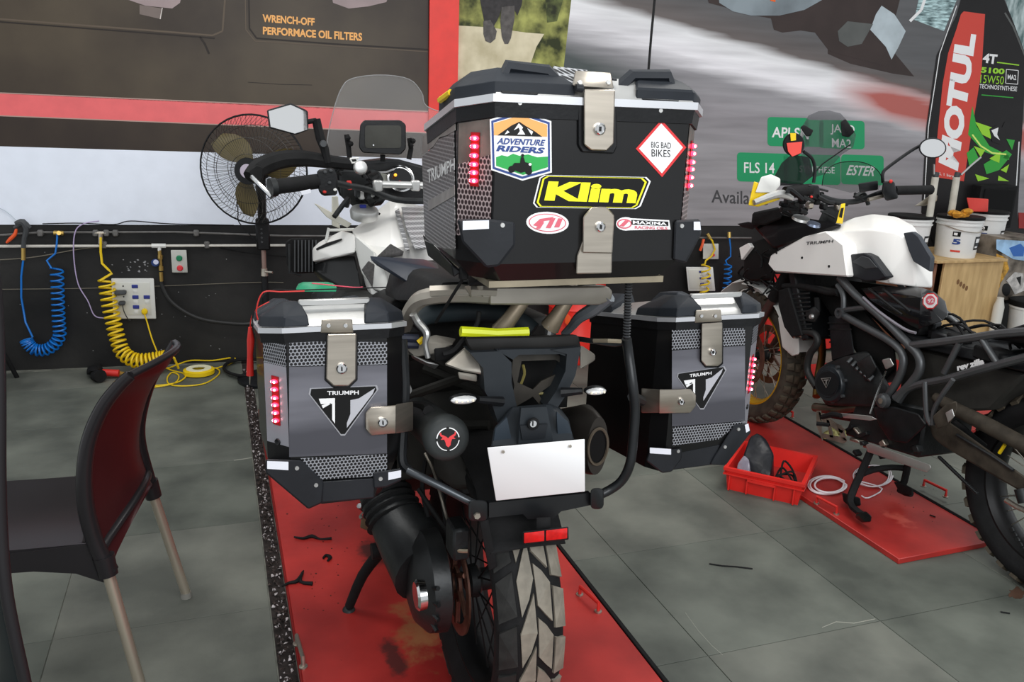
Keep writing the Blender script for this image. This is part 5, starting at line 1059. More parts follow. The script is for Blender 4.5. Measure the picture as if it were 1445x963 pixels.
o = MB().hull([P(x, y, 1.44) for x, y in ((737, 751), (802, 743.5), (802.5, 762), (738, 769))]+[P(x, y, 1.45) for x, y in ((737, 751), (802, 743.5), (802.5, 762), (738, 769))], .0015).build('reflector_base', black, mc)
for a, b_ in ((739.5, 768), (770.5, 800.5)):
    k = (b_-a); yo = lambda x: (x-737)*-7.5/65
    MB().hull([P(x, y+yo(x), Y) for x, y in ((a, 753), (b_, 753), (b_, 767.5), (a, 767.5)) for Y in (1.436, 1.441)], .001).build('red_reflector', redref, o)
MB().hull([P(x, y, Y) for x, y in ((757, 731), (777, 730), (777, 748), (757, 749)) for Y in (1.45, 1.47)], .001).build('reflector_stem', rubber, mc)
# aerial
ae = yt([(888, 372, 1.47), (886, 420, 1.48), (884, 478, 1.49)], .0068, n=8).build('aerial_spring', rubber, mc)
mb = MB()
for k in range(26): mb.lathe(P(888-k*.154, 375+k*4, 1.472+.0006*k), (0, 0, 1), [(-.0018, .0068), (0, .0088), (.0018, .0068)], 8)
mb.build('spring_ridges', gg, ae, kind='stuff')
yt([(915, 100, 1.86), (919, 50, 1.86), (925, -12, 1.86)], .003, n=6).build('aerial_whip', rubber, ae)
yt([(887, 374, 1.48), (895, 340, 1.86), (915, 100, 1.87)], .003, n=6).build('aerial_whip', rubber, ae)
# cables under the rack
yt([(654, 378, 1.5), (652, 395, 1.52), (640, 415, 1.54), (626, 438, 1.58), (615, 455, 1.62)], .0035, sm=5, n=6).build('led_cable', rubber, mc)
MB().bbox(P(654, 386, 1.5), (.016, .016, .025), .003).build('cable_connector', rubber, mc)
yt([(676, 440, 1.62), (672, 460, 1.62), (655, 478, 1.62), (640, 495, 1.62), (625, 500, 1.62)], .005, sm=5, n=6).build('cable_loom', rubber, mc)
yt([(583, 443, 1.68), (590, 455, 1.68), (602, 470, 1.66), (600, 485, 1.66), (604, 505, 1.66)], [.009, .009, .008, .006, .006], sm=4, n=8).build('cast_stay', alu, mc)
MB().hull([P(*p) for p in ((570, 492, 1.72), (600, 483, 1.7), (612, 472, 1.72), (645, 478, 1.74), (640, 486, 1.68), (615, 500, 1.68), (585, 505, 1.7))], .003).build('subframe_casting', silver, mc, ang=25)
MB().hull([P(*p) for p in ((578, 500, 1.7), (602, 512, 1.68), (622, 515, 1.68), (615, 522, 1.7), (600, 516, 1.74), (580, 505, 1.76))], .003).build('subframe_casting', alu, mc, ang=25)
MB().hull([P(x, y, Y) for x, y in ((612, 492), (640, 489), (643, 507), (614, 511)) for Y in (1.64, 1.68)], .003).build('relay_box', rubber, mc)
for a in (477, 486): yt([(566, a, 1.7), (590, a+1, 1.7)], .009, n=8).build('connector', mat('connector_navy', (34, 38, 52), .5), mc)
yt([(590, 484, 1.69), (598, 478, 1.69)], .007, n=6).build('connector', yellow, mc)
for p, q in (((598, 520), (700, 560)), ((575, 560), (660, 530)), ((600, 600), (690, 600))): yt([(p[0], p[1], 1.95), (q[0], q[1], 1.85)], .012, n=8).build('subframe_tube', fluff, mc)
MB().lathe(P(680-109, 547, 1.72), (0, -1, 0), [(0, .014), (.02, .012)], 12).build('frame_plug', alu, mc)
# side stand and pegs
F0 = F(493, 858, .03)
MB().tube([P(560, 745, 2.16), P(540, 775, 2.2), P(512, 812, 2.24), V((F0.x, F0.y, .035))], [.02, .018, .016, .014], 10, sm=3).build('side_stand', rubber, mc)
MB().lathe(V((F0.x-.002, F0.y, .022)), (-.1, -.1, 1), [(0, .020), (.006, .018), (.010, .012)], 16).build('stand_foot', cast, mc)
MB().hull([P(x, y, Y) for x, y in ((510, 732), (526, 722), (536, 712), (536, 745), (520, 750), (508, 745)) for Y in (2.2, 2.215)], .003).build('peg_bracket', mat('olive_metal', (112, 104, 82), .5, .5), mc)
yt([(507, 714, 2.15), (517, 722, 2.17), (510, 730, 2.2)], .008, n=8).build('foot_peg', chrome, mc)
# tank and upper bodywork
tk = MB().hull([V(p) for p in ((.46, 2.62, .90), (.78, 2.62, .90), (.46, 2.75, .92), (.86, 2.75, .92), (.47, 2.95, .95), (.88, 2.95, .95))]+[P(*p) for p in ((600, 348, 2.6), (575, 356, 2.6), (552, 350, 2.6), (508, 344, 2.72), (497, 325, 2.85), (503, 322, 2.9), (543, 296, 2.95), (550, 283, 3.0), (556, 280, 3.02))]+[V(p) for p in ((.74, 2.6, 1.10), (.86, 2.75, 1.06), (.72, 3.0, 1.16), (.80, 2.95, 1.12))], .012, 2).build('fuel_tank', white, mc, ang=45)
gr1 = hexmat('tank_grille_print', (96, 96, 98), (196, 196, 198), .012, .38)
def gpoly(px, Y0, Y1=None): 
    return [P(x, y, y_) for (x, y), y_ in zip(px, Y0 if isinstance(Y0, (list, tuple)) else [Y0]*len(px))]
MB().hull(gpoly([(566, 292), (602, 290), (602, 350), (585, 352), (572, 320)], [2.86, 2.86, 2.5, 2.5, 2.66])+gpoly([(570, 300), (602, 300)], [2.96, 2.96])+gpoly([(602, 352), (586, 352)], [2.62, 2.62]), .002).build('tank_pad', gr1, mc)
MB().hull(gpoly([(557, 298), (563, 294), (578, 352), (572, 354)], [2.84, 2.86, 2.52, 2.52])+gpoly([(563, 300), (578, 354)], [2.95, 2.62]), .001).build('tank_grille', gr1, mc)
gr2 = mat('fine_mesh', (96, 94, 94), .5, .3, var=.2, scale=120)
MB().hull(gpoly([(532, 362), (551, 344), (570, 355), (568, 361), (540, 366)], [2.54]*5)+gpoly([(540, 362), (566, 360)], [2.66]*2), .001).build('tank_grille', gr2, mc)
MB().hull(gpoly([(510, 381), (520, 368), (532, 376), (541, 400), (545, 417), (528, 410)], [2.6]*6)+gpoly([(515, 381), (535, 400), (528, 376)], [2.7]*3), .002).build('tank_grille', gr2, mc)
textY('TIGER', [(577, 296.5), (599, 297), (600, 292.5), (577, 292)], sw, mc, 2.855, .02); yflat('red_triangle', [(587, 301), (593, 301), (590, 307)], spk, mc, 2.8)
MB().hull(gpoly([(500, 330), (512, 340), (530, 356), (545, 385), (552, 418), (525, 408), (509, 384), (501, 350)], [2.72, 2.7, 2.6, 2.58, 2.55, 2.6, 2.66, 2.74])+gpoly([(510, 350), (530, 400)], [2.85, 2.8]), .006).build('tank_side_panel', whitep, mc)
MB().hull(gpoly([(440, 351), (452, 340), (482, 325), (500, 330), (504, 349), (500, 358), (470, 362), (441, 371)], [2.98, 2.96, 2.88, 2.8, 2.75, 2.75, 2.82, 2.96])+gpoly([(448, 352), (498, 340), (495, 358)], [3.05, 3.0, 2.95]), .005).build('side_fairing', white, mc)
MB().tube([P(447, 352, 2.94), P(462, 346, 2.9), P(482, 338, 2.83)], [.004, .008, .003], 6).build('fairing_slot', black, mc)
MB().hull(gpoly([(436, 374), (470, 364), (500, 359), (506, 384), (512, 416), (480, 412), (448, 392)], [3.0, 2.9, 2.82, 2.78, 2.75, 2.85, 2.98])+gpoly([(445, 380), (500, 400), (470, 410)], [3.1, 3.05, 3.05]), .006).build('lower_fairing', satin, mc)
# white brackets near the bars
MB().hull(gpoly([(443, 287), (447, 288), (470, 303), (497, 316), (490, 322), (462, 308)], 2.85)+gpoly([(446, 288), (494, 318)], 2.88), .002).build('deflector', mat('off_white_plastic', (200, 198, 186), .4), mc)
MB().hull(gpoly([(468, 277), (477, 277), (478, 305), (480, 323), (468, 318)], 2.95)+gpoly([(468, 277), (477, 277), (479, 322), (468, 318)], 2.98), .003).build('fairing_bracket', mat('off_white_plastic', (200, 198, 186)), mc)
MB().tube([P(x, y, 2.92) for x, y in ((464, 322), (460, 341), (463, 325), (500, 324))], .005, 6).build('fairing_bracket', whitep, mc)
# cockpit
cp_ = MB().hull(gpoly([(464, 232), (500, 228), (560, 224), (605, 236), (605, 282), (560, 284), (480, 280)], 3.1)+gpoly([(475, 236), (540, 222), (600, 238), (600, 270), (480, 262)], 3.3), .01).build('dashboard', black, mc)
MB().lathe(P(565, 253, 3.06), (0, -.9, .35), [(0, .048), (.01, .050), (.012, .044), (.004, .043)], 28).build('gauge_bezel', chrome, cp_)
MB().lathe(P(565, 253, 3.055), (0, -.9, .35), [(0, .042), (.003, .042)], 24).build('gauge_face', gloss, cp_)
MB().ball(P(558, 247, 3.04), .006, 8).build('warning_light', amber, cp_); MB().ball(P(564, 256, 3.04), .003, 6).build('warning_light', redp, cp_)
MB().hull(gpoly([(526, 243), (548, 246), (552, 262), (530, 262)], 3.07)+gpoly([(526, 243), (548, 246), (552, 262), (530, 262)], 3.09), .003).build('display', mat('lcd_grey', (150, 150, 140), .3), cp_)
yt([(519, 243, 3.05), (545, 242, 3.05), (556, 238, 3.05)], .006, n=6).build('dash_trim', chrome, cp_)
bar = yt([(531, 260, 2.72), (604, 262, 2.72)], .0115, n=12).build('handlebar_brace', alu, mc)
yt([(455, 254, 2.66), (490, 262, 2.72), (520, 268, 2.76), (560, 282, 2.78), (604, 284, 2.78)], .011, sm=4, n=10).build('handlebar', cast, mc)
for x in (533, 586): MB().bbox(P(x, 262, 2.72), (.03, .03, .035), .005).build('brace_clamp', alu, bar)
yt([(604, 284, 2.78), (700, 290, 2.75), (760, 275, 2.68), (800, 262, 2.6)], .011, sm=4, n=10).build('handlebar', cast, mc)
yt([(790, 262, 2.6), (850, 264, 2.55)], .026, n=14).build('right_grip', rubber, mc)
g_ = yt([(384, 264, 2.62), (390, 263.5, 2.62), (391, 263.5, 2.62), (448, 256, 2.66)], [.026, .027, .023, .023], n=16).build('left_grip', rubber, mc)
MB().cyl(P(381, 265, 2.615), P(389, 264, 2.62), .028, 16).build('bar_end', cast, g_)
MB().hull(gpoly([(447, 240), (470, 236), (477, 250), (476, 276), (455, 277), (448, 268)], 2.64)+gpoly([(450, 240), (470, 238), (475, 272), (455, 274)], 2.72), .006).build('switch_cluster', black, mc)
for x, y, m_ in ((459, 243, gg), (467, 241, gg), (458, 271, redp), (465, 258, gg), (473, 268, whitep)): MB().ball(P(x, y, 2.635), .006, 8, (1, .6, .8)).build('switch_button', m_, mc)
MB().hull(gpoly([(424, 270), (438, 267), (439, 273), (426, 276)], 2.6)+gpoly([(424, 270), (438, 267)], 2.61), .001).build('grip_sticker', reflw, mc)
yt([(356, 250, 2.72), (364, 258, 2.68), (376, 270, 2.64), (384, 278, 2.62)], .0075, n=8).build('handguard_bolt_arm', chrome, mc)
hg = MB(); 
hg.tube([P(*p) for p in ((352, 250, 2.78), (362, 240, 2.80), (376, 232, 2.82), (400, 225, 2.84), (430, 224, 2.85), (462, 228, 2.86), (500, 232, 2.9))], [.022, .030, .030, .028, .026, .022, .02], 8, sm=4)
hg.build('handguard', rubber, mc)
MB().hull(gpoly([(352, 240), (362, 232), (372, 236), (372, 252), (362, 262), (354, 256)], 2.76)+gpoly([(356, 240), (368, 250)], 2.8), .004).build('handguard_end', rubber, mc)
mi = MB().hull(gpoly([(376, 155), (410, 145), (435, 156), (436, 184), (417, 191), (379, 181)], 2.8)+gpoly([(382, 158), (410, 150), (430, 160), (430, 180), (415, 186), (384, 178)], 2.83), .003).build('mirror', black, mc)
mir = bpy.data.materials.new('mirror_glass'); mir.use_nodes = True; mir.node_tree.nodes['Principled BSDF'].inputs['Metallic'].default_value = 1; mir.node_tree.nodes['Principled BSDF'].inputs['Roughness'].default_value = .03; mir.node_tree.nodes['Principled BSDF'].inputs['Base Color'].default_value = (.85, .85, .85, 1)
MB().prism(gpoly([(379, 157), (410, 148), (432, 158), (433.5, 183), (416, 188.5), (382, 179)], 2.797), V((0, -.001, 0))).build('mirror_glass', mir, mi, smooth=False)
yt([(446, 168, 2.84), (452, 195, 2.84), (458, 210, 2.84), (462, 230, 2.84)], [.014, .015, .014, .012], n=8, sm=2).build('mirror_stem', rubber, mc)
MB().lathe(P(456, 203, 2.82), (0, -1, 0), [(0, .012), (.01, .01)], 10).build('stem_joint', gg, mc)
yt([(434, 172, 2.83), (446, 170, 2.84)], .008, n=8).build('mirror_stem', rubber, mc)
# screen
scr = [(462, 224), (462, 196), (471, 155), (482, 125), (497, 111), (538, 106), (577, 112), (595, 131), (602, 150), (640, 170), (660, 230)]
sc = []
pts_ = catmull([V((x, y, 0)) for x, y in scr], 1, 4)[0]
ws = MB().prism([P(p.x, p.y, 3.2) for p in pts_], V((0, .004, 0))).build('windscreen', screen, mc, smooth=False)
MB().tube([P(p.x, p.y, 3.2) for p in pts_], .0022, 5).build('screen_edge', mat('screen_edge', (150, 150, 150), .3, alpha=.5), ws)
MB().hull(gpoly([(508, 176), (514, 169), (565, 169), (573, 176), (573, 210), (565, 219), (512, 216), (506, 208)], 3.0)+gpoly([(510, 178), (570, 178), (570, 212), (510, 212)], 3.05), .004).build('navigation_unit', black, mc)
gps = MB().prism(gpoly(rrect(515, 177, 566, 209, 4, 3), 2.998), V((0, -.001, 0))).build('navigation_screen', mat('dusty_screen', (58, 58, 54), .25, var=.15, scale=12), mc, smooth=False)
MB().ball(P(527, 205, 2.995), .003, 6).build('screen_glint', reflw, gps)
for pts in ([(489, 190), (492, 210), (494, 232)], [(578, 195), (580, 210), (577, 225)], [(540, 218), (540, 228)]): yt([(x, y, 3.05) for x, y in pts], .009, n=6).build('screen_bracket', rubber, mc)
for x, y in ((491, 195), (495, 203), (580, 205), (583, 199)): MB().ball(P(x, y, 3.03), .010, 8).build('bracket_knob', rubber, mc)
o = MB().lathe(P(508, 237, 2.75), (0, -1, .2), [(0, .018), (.008, .023), (.016, .020), (.018, .016)], 18).build('round_clock', alu, mc)
MB().tube([P(x, y, 2.76) for x, y in ((494, 224), (506, 223), (503, 229), (497, 230), (494, 224))], .003, 5).build('clock_bracket', whitep, mc)
MB().lathe(P(514, 299, 2.8), (0, -.3, 1), [(-.02, .045), (.0, .048), (.01, .044), (.014, .03)], 24).build('filler_cap', alu, mc); MB().box(P(512, 291, 2.8), (.02, .015, .01)).build('cap_flap', mat('cap_blue', (30, 40, 120), .4), mc, smooth=False)
r = random.Random(11)
for i in range(14):
    x, y = r.uniform(478, 535), r.uniform(236, 292); yt([(x, y, r.uniform(2.75, 2.95)), (x+r.uniform(-14, 14), y+r.uniform(-12, 12), 2.85), (x+r.uniform(-24, 24), y+r.uniform(2, 30), r.uniform(2.8, 3.0))], r.choice((.004, .006, .009)), sm=4, n=6).build('control_cable', r.choice((rubber, cast, rubber)), mc)
MB().hull(gpoly([(478, 238), (540, 240), (545, 285), (500, 296), (480, 280)], 3.0)+gpoly([(480, 240), (540, 290)], 3.1), .01).build('fork_yoke', cast, mc)
MB().hull(gpoly([(489, 255), (496, 255), (497, 268), (490, 268)], 2.72)+gpoly([(489, 255), (496, 268)], 2.76), .002).build('red_connector', redp, mc)
for i in range(7): MB().bbox(P(505+i*5, 272+i % 2*3, 2.8), (.02, .03, .03), .004).build('bar_fitting', (cast, alu, rubber)[i % 3], mc)
# fork legs
for x in (.53, .71): MB().tube([V((x, 3.0, 1.1)), V((x, 3.33, .365))], [.026, .030], 14).build('fork_leg', cast, mc)
# auxiliary light
al = MB().hull(gpoly([(402, 342), (410, 336), (440, 336), (449, 344), (447, 385), (415, 387), (404, 374)], 3.0)+gpoly([(408, 342), (442, 342), (440, 382), (412, 380)], 3.06), .005).build('auxiliary_light', rubber, mc)
for k in range(7): 
    x = 415+k*5; MB().hull(gpoly([(x, 339), (x+2, 339), (x+2, 384), (x, 384)], 2.975)+gpoly([(x, 339), (x+2, 384)], 3.0), 0).build('cooling_fin', gg, al)
yt([(408, 345, 2.97), (409, 385, 2.97), (425, 389, 2.97)], .005, n=6).build('light_bracket', cast, al)
# ================================================================ WHITE MOTORCYCLE (right)
wm = thing('white_motorcycle', V((2.58, 2.6, .02)), 'stripped white and black motorcycle without seat, on the right', 'motorcycle')
def xt(pts, r, X=2.42, n=8, sm=0, **k): return MB().tube([PX(*p) if len(p) == 3 else PX(p[0], p[1], X) for p in pts], r, n, sm=sm, **k)
mx = lambda p, c=2.58: V((2*c-p.x, p.y, p.z))
def both(pts): return pts+[mx(p) for p in pts]
gold = mat('gold_rim', (206, 160, 30), .35, .5)
dusty = mat('dusty_tyre', (62, 56, 48), .75, var=.3, scale=20, bump=.15)
knob = mat('knob_rubber', (74, 67, 56), .75, var=.25, scale=30)
kp = [([(-.48, .08), (-.06, .16), (-.06, .80), (-.48, .74)], knob), ([(.06, .58), (.48, .52), (.48, 1.18), (.06, 1.24)], knob),
      ([(-.97, .12), (-.56, .04), (-.56, .66), (-.97, .60)], knob), ([(.56, .52), (.97, .60), (.97, 1.1), (.56, 1.16)], knob)]
fwz = wheel(wm, (2.55, 3.43, .365), .342, .12, kp, 36, gold, disc=[(-.065, .15), (.065, .15)], name='front_wheel', cm=dusty, road=False)
rwz = wheel(wm, (2.58, 1.78, .35), .345, .15, kp, 34, mat('black_rim', (22, 22, 23)), disc=[(.08, .12)], name='rear_wheel', cm=rubber, road=False)
fmt = mat('frame_graphite', (86, 88, 90), .4, .55, var=.12, scale=10)
XL, XR = 2.42, 2.74
def pair(name, pts, r, m, X=XL, n=10, sm=5):
    q = [PX(x, y, X) for x, y in pts]
    o = MB().tube(q, r, n, sm=sm).build(name, m, wm)
    MB().tube([mx(p) for p in q], r, n, sm=sm).build(name, m, wm); return o
pair('frame_tube', [(1185, 392), (1210, 419), (1245, 449), (1280, 484), (1296, 502), (1298, 522), (1285, 542), (1264, 562)], .0165, fmt)
pair('frame_tube', [(1188, 444), (1215, 459), (1250, 478), (1270, 494), (1275, 512), (1268, 535), (1254, 558)], .0155, fmt)
pair('frame_tube', [(1182, 402), (1190, 418), (1190, 442)], .012, fmt, n=8); pair('frame_tube', [(1190, 438), (1222, 434)], .011, fmt, n=8, sm=0)
pair('frame_tube', [(1184, 414), (1160, 409), (1130, 407), (1112, 410)], .014, mat('frame_dark', (44, 45, 46), .45, .3), n=8)
MB().lathe(PX(1186, 442, 2.41), (-1, 0, 0), [(0, .022), (.012, .022), (.012, .012), (.004, .012)], 16).build('frame_boss', fmt, wm)
pair('subframe_tube', [(1280, 488), (1326, 483), (1372, 477), (1413, 471), (1470, 467)], .0145, fmt, n=8, sm=3)
pair('subframe_tube', [(1268, 566), (1280, 550), (1300, 542), (1340, 534), (1400, 517), (1465, 500)], .0145, fmt, n=8, sm=4)
pair('subframe_strut', [(1354, 484), (1332, 527)], .011, fmt, sm=0); pair('subframe_strut', [(1386, 480), (1408, 514)], .011, fmt, sm=0)
pair('footrest_tube', [(1305, 539), (1306, 565), (1308, 588), (1314, 600)], .0085, fmt, X=2.36, sm=3, n=8); pair('footrest_tube', [(1345, 536), (1328, 560), (1318, 580), (1316, 600)], .0085, fmt, X=2.36, sm=3, n=8)
MB().hull([PX(x, y, X) for x, y in ((1316, 588), (1336, 570), (1350, 566), (1351, 577), (1340, 600), (1322, 606)) for X in (2.34, 2.38)], .004).build('footrest_plate', dusty, wm)
MB().hull([PX(x, y, X) for x, y in ((1334, 583), (1344, 577), (1347, 588), (1338, 597)) for X in (2.325, 2.34)], .002).build('footrest_step', alu, wm)
# body
tk2 = []
for x, y, X in ((1084, 372, 2.36), (1089, 358, 2.37), (1108, 349, 2.40), (1135, 333, 2.42), (1190, 316, 2.44), (1204, 307, 2.47), (1232, 303, 2.50), (1266, 307, 2.50), (1290, 320, 2.48), (1312, 356, 2.46), (1317, 374, 2.46), (1316, 407, 2.46)): tk2.append((x, y, X))
def body(name, pts, m, bev=.008, th=None, ang=40):
    q = [PX(*p) for p in pts]; return MB().hull(both(q), bev, 2).build(name, m, wm, ang=ang)
MB().hull([PX(*p) for p in ((1136, 337, 2.43), (1190, 326, 2.43), (1230, 324, 2.44), (1266, 328, 2.46), (1288, 345, 2.48), (1296, 375, 2.50), (1292, 405, 2.50), (1250, 400, 2.44), (1180, 385, 2.42), (1130, 362, 2.41),
    (1192, 315, 2.50), (1206, 307, 2.56), (1232, 302, 2.60), (1266, 306, 2.62), (1290, 319, 2.62), (1312, 356, 2.60), (1317, 374, 2.60), (1316, 407, 2.58), (1210, 311, 2.68), (1245, 308, 2.70), (1280, 322, 2.70), (1296, 350, 2.68), (1300, 400, 2.66), (1165, 330, 2.66))], .02, 3).build('fuel_tank', white, wm, ang=60)
def sidep(name, pts, X, th, m, bev=.004, par=None, mirror=True):
    q = [PX(x, y, X) for x, y in pts]; v = V((th, 0, 0))
    o = MB().hull(q+[p+v for p in q], bev).build(name, m, par or wm, ang=30)
    if mirror: MB().hull([mx(p) for p in q]+[mx(p+v) for p in q], bev).build(name, m, par or wm, ang=30)
    return o
sidep('tank_shroud', [(1083, 373), (1087, 360), (1107, 350), (1134, 334), (1165, 326), (1190, 345), (1196, 391), (1150, 390), (1092, 384)], 2.37, .07, white, .006)
sidep('tank_panel', [(1163, 364), (1190, 360), (1218, 357), (1229, 362), (1251, 391), (1240, 396), (1222, 397), (1194, 389), (1176, 378)], 2.40, .04, dark, .004, mirror=False)
sidep('tank_panel_inset', [(1202, 370), (1216, 361), (1226, 364), (1238, 378), (1222, 380)], 2.397, .01, mat('panel_grey', (60, 62, 64), .4), .002, mirror=False)
sidep('knee_pad', [(1274, 329), (1287, 327), (1296, 334), (1314, 364), (1312, 384), (1288, 369), (1281, 352)], 2.465, .02, mat('knee_pad_grey', (58, 62, 68), .5, var=.1), .003, mirror=False)
def textX(s, quad, X, m_, bold=.02): return text(s, [PX(x, y, X) for x, y in quad], m_, wm, bold)
textX('TRIUMPH', [(1137, 346), (1175, 342.5), (1176, 338.5), (1138, 341.5)], 2.368, gg)
for x, y in ((1096, 357), (1132, 364), (1170, 376)): MB().lathe(PX(x, y, 2.37), (-1, 0, 0), [(0, .006), (.003, .005)], 8).build('panel_screw', rubber, wm)
ab = MB().hull([PX(*p) for p in ((1215, 408, 2.44), (1240, 404, 2.46), (1300, 406, 2.50), (1318, 412, 2.52), (1334, 426, 2.54), (1338, 444, 2.50), (1330, 453, 2.46), (1296, 465, 2.42), (1282, 458, 2.42), (1226, 422, 2.42), (1300, 420, 2.43), (1318, 440, 2.45), (1300, 408, 2.66), (1334, 425, 2.66), (1338, 446, 2.66), (1240, 404, 2.68))], .010, 2).build('airbox', gloss, wm, ang=50)
for pts in ([(1226, 408), (1262, 436), (1274, 444)], [(1246, 408), (1285, 440)]): xt(pts, .006, 2.425, n=6).build('airbox_rib', satin, ab)
xt([(1218, 420), (1240, 440), (1275, 464), (1292, 470)], .006, 2.41, n=6, sm=3).build('airbox_seam', mat('grey_edge', (120, 116, 124), .4), ab)
oc = PX(1315, 425, 2.415)
def xdisc(name, cx_, cy_, r_, X, m_, n=8, par=None): return MB().prism([PX(x, y, X) for x, y in ell(cx_, cy_, r_, r_*1.05, n, .4)], V((-.001, 0, 0))).build(name, m_, par or wm, smooth=False)
ob = xdisc('octagon_sticker', 1313, 425, 11.5, 2.417, sre, 8, ab); xdisc('sticker_layer', 1313, 425, 10, 2.4155, sw, 8, ob); xdisc('sticker_layer', 1313, 424, 6.5, 2.414, spk, 14, ob); text('92', [PX(x, y, 2.4125) for x, y in ((1309, 428), (1318, 427), (1318, 421), (1309, 422))], sw, ob)
MB().hull([PX(*p) for p in ((1196, 396, 2.50), (1300, 410, 2.50), (1320, 460, 2.50), (1290, 482, 2.50), (1240, 452, 2.50), (1210, 428, 2.50), (1262, 480, 2.50), (1200, 396, 2.66), (1300, 412, 2.64), (1310, 462, 2.64), (1290, 482, 2.66), (1240, 450, 2.66))], .006).build('dark_filler', mat('deep_black', (10, 10, 10)), wm)  # dark filler hull added to close the gap between frame tubes and airbox
# tail / battery area
MB().hull([V(p) for p in ((2.44, 2.45, .70), (2.72, 2.45, .70), (2.44, 1.8, .76), (2.72, 1.8, .76), (2.44, 2.45, .74), (2.72, 2.45, .74), (2.46, 1.8, .80), (2.70, 1.8, .80))], .005).build('seat_tray', black, wm)
r = random.Random(21)
for i in range(12):
    c_ = V((r.uniform(2.46, 2.7), r.uniform(2.0, 2.42), .77)); MB().bbox(c_, (r.uniform(.03, .09), r.uniform(.04, .1), r.uniform(.03, .06)), .006).build('electrical_module', r.choice((black, dark, gg, rubber)), wm)
for i in range(8):
    a = V((r.uniform(2.44, 2.6), r.uniform(2.1, 2.45), .79)); MB().tube([a, a+V((r.uniform(-.05, .1), -.1, .04)), a+V((r.uniform(-.05, .1), -.25, .0))], .005, 6, sm=4).build('wiring', rubber, wm)
MB().hull([PX(*p) for p in ((1395, 478, 2.44), (1420, 465, 2.44), (1446, 457, 2.44), (1500, 455, 2.44), (1500, 480, 2.44), (1446, 484, 2.44), (1420, 480, 2.44))]+[V((2.7, 2.1, .80)), V((2.7, 1.7, .86)), V((2.7, 1.7, .78))], .006).build('tail_cover', satin, wm, ang=25)
# dark inner fender between the rails
MB().hull([V(p) for p in ((2.46, 2.42, .70), (2.70, 2.42, .70), (2.46, 2.40, .42), (2.70, 2.40, .42), (2.46, 1.9, .74), (2.70, 1.9, .74), (2.46, 2.0, .58), (2.70, 2.0, .58))], .01).build('inner_mudguard', fluff, wm)
textX('rev zilla', [(1351, 524), (1389, 514), (1388, 505), (1350, 515)], 2.43, sw, .06)
# engine
en = MB().hull([PX(*p) for p in ((1162, 515, 2.42), (1195, 500, 2.42), (1225, 495, 2.44), (1262, 556, 2.42), (1240, 575, 2.42), (1165, 572, 2.42), (1150, 545, 2.45))]+[PX(*p) for p in ((1162, 515, 2.76), (1225, 495, 2.76), (1262, 556, 2.76), (1165, 572, 2.76))], .012, 2).build('engine', cast, wm, ang=40)
MB().hull([PX(*p) for p in ((1169, 446, 2.44), (1198, 446, 2.44), (1206, 500, 2.42), (1174, 510, 2.42))]+[PX(*p) for p in ((1169, 446, 2.74), (1198, 446, 2.74), (1206, 500, 2.74), (1174, 510, 2.74))], .006).build('cylinder_block', black, en)
for y in range(455, 500, 9): MB().hull([PX(x, y+k, X) for x, k in ((1167+(y-446)*.08, 0), (1200+(y-446)*.1, 0), (1200+(y-446)*.1, 2), (1167+(y-446)*.08, 2)) for X in (2.432, 2.75)], 0).build('cooling_fin', cast, en)
MB().hull([PX(*p) for p in ((1196, 440, 2.45), (1262, 486, 2.45), (1266, 520, 2.45), (1240, 545, 2.45), (1210, 500, 2.45), (1150, 410, 2.47), (1190, 400, 2.47), (1196, 440, 2.72), (1262, 486, 2.72), (1266, 540, 2.72), (1150, 410, 2.70), (1190, 400, 2.70))], .01).build('intake', mat('deep_black', (10, 10, 10)), en)
ac = MB().lathe(PX(1176, 541, 2.43), (-1, -.08, .05), [(0, .082), (.02, .082), (.032, .074), (.034, .060), (.038, .058), (.040, .0)], 32).build('alternator_cover', mat('cover_black', (34, 38, 42), .35, .2, var=.1), en)
xdisc('cover_ring', 1168, 541, 16, 2.386, mat('ring_black', (22, 24, 27), .35), 24, ac)
for a in range(7):
    an = a*2*PI/7; q = PX(1176, 541, 2.42); MB().lathe(q+V((0, math.cos(an)*.078, math.sin(an)*.078)), (-1, 0, 0), [(0, .008), (.012, .007)], 8).build('bolt', fmt, ac)
q_ = [(1158.5, 534), (1173, 533), (1166, 548)]
tri = [PX(x, y, 2.3835) for x, y in q_]; o = MB().prism(tri, V((-.001, 0, 0))).build('triangle_badge', alu, ac, smooth=False)
MB().prism([PX(x, y, 2.382) for x, y in inset(q_, .2)], V((-.0006, 0, 0))).build('badge_field', sbk, o, smooth=False); MB().prism([PX(x, y, 2.3808) for x, y in ((1162.5, 536), (1169.5, 535.5), (1169, 537), (1167, 537.5), (1166.5, 543), (1165, 543), (1165, 537.5), (1162.5, 537.7))], V((-.0005, 0, 0))).build('badge_mark', alu, o, smooth=False)
for a in range(6):
    MB().tube([PX(1196+a*6, 512+a*5, 2.40), PX(1202+a*6, 506+a*5, 2.42)], .007, 6).build('engine_bolt', fmt, en)
MB().hull([PX(x, y, X) for x, y in ((1208, 512), (1228, 500), (1238, 520), (1222, 540)) for X in (2.40, 2.45)], .006).build('clutch_cover', cast, en)
MB().hull([PX(*p) for p in ((1163, 556, 2.46), (1250, 556, 2.46), (1228, 600, 2.50), (1170, 590, 2.50), (1163, 556, 2.7), (1250, 556, 2.7), (1228, 600, 2.7), (1170, 590, 2.7))], .01).build('sump', cast, en)
xt([(1150, 575), (1180, 578), (1210, 574), (1235, 576)], [.02, .022, .021, .017], 2.47, n=12, sm=3).build('exhaust_pipe', mat('bronzed_steel', (112, 102, 88), .3, .8, var=.2), wm)
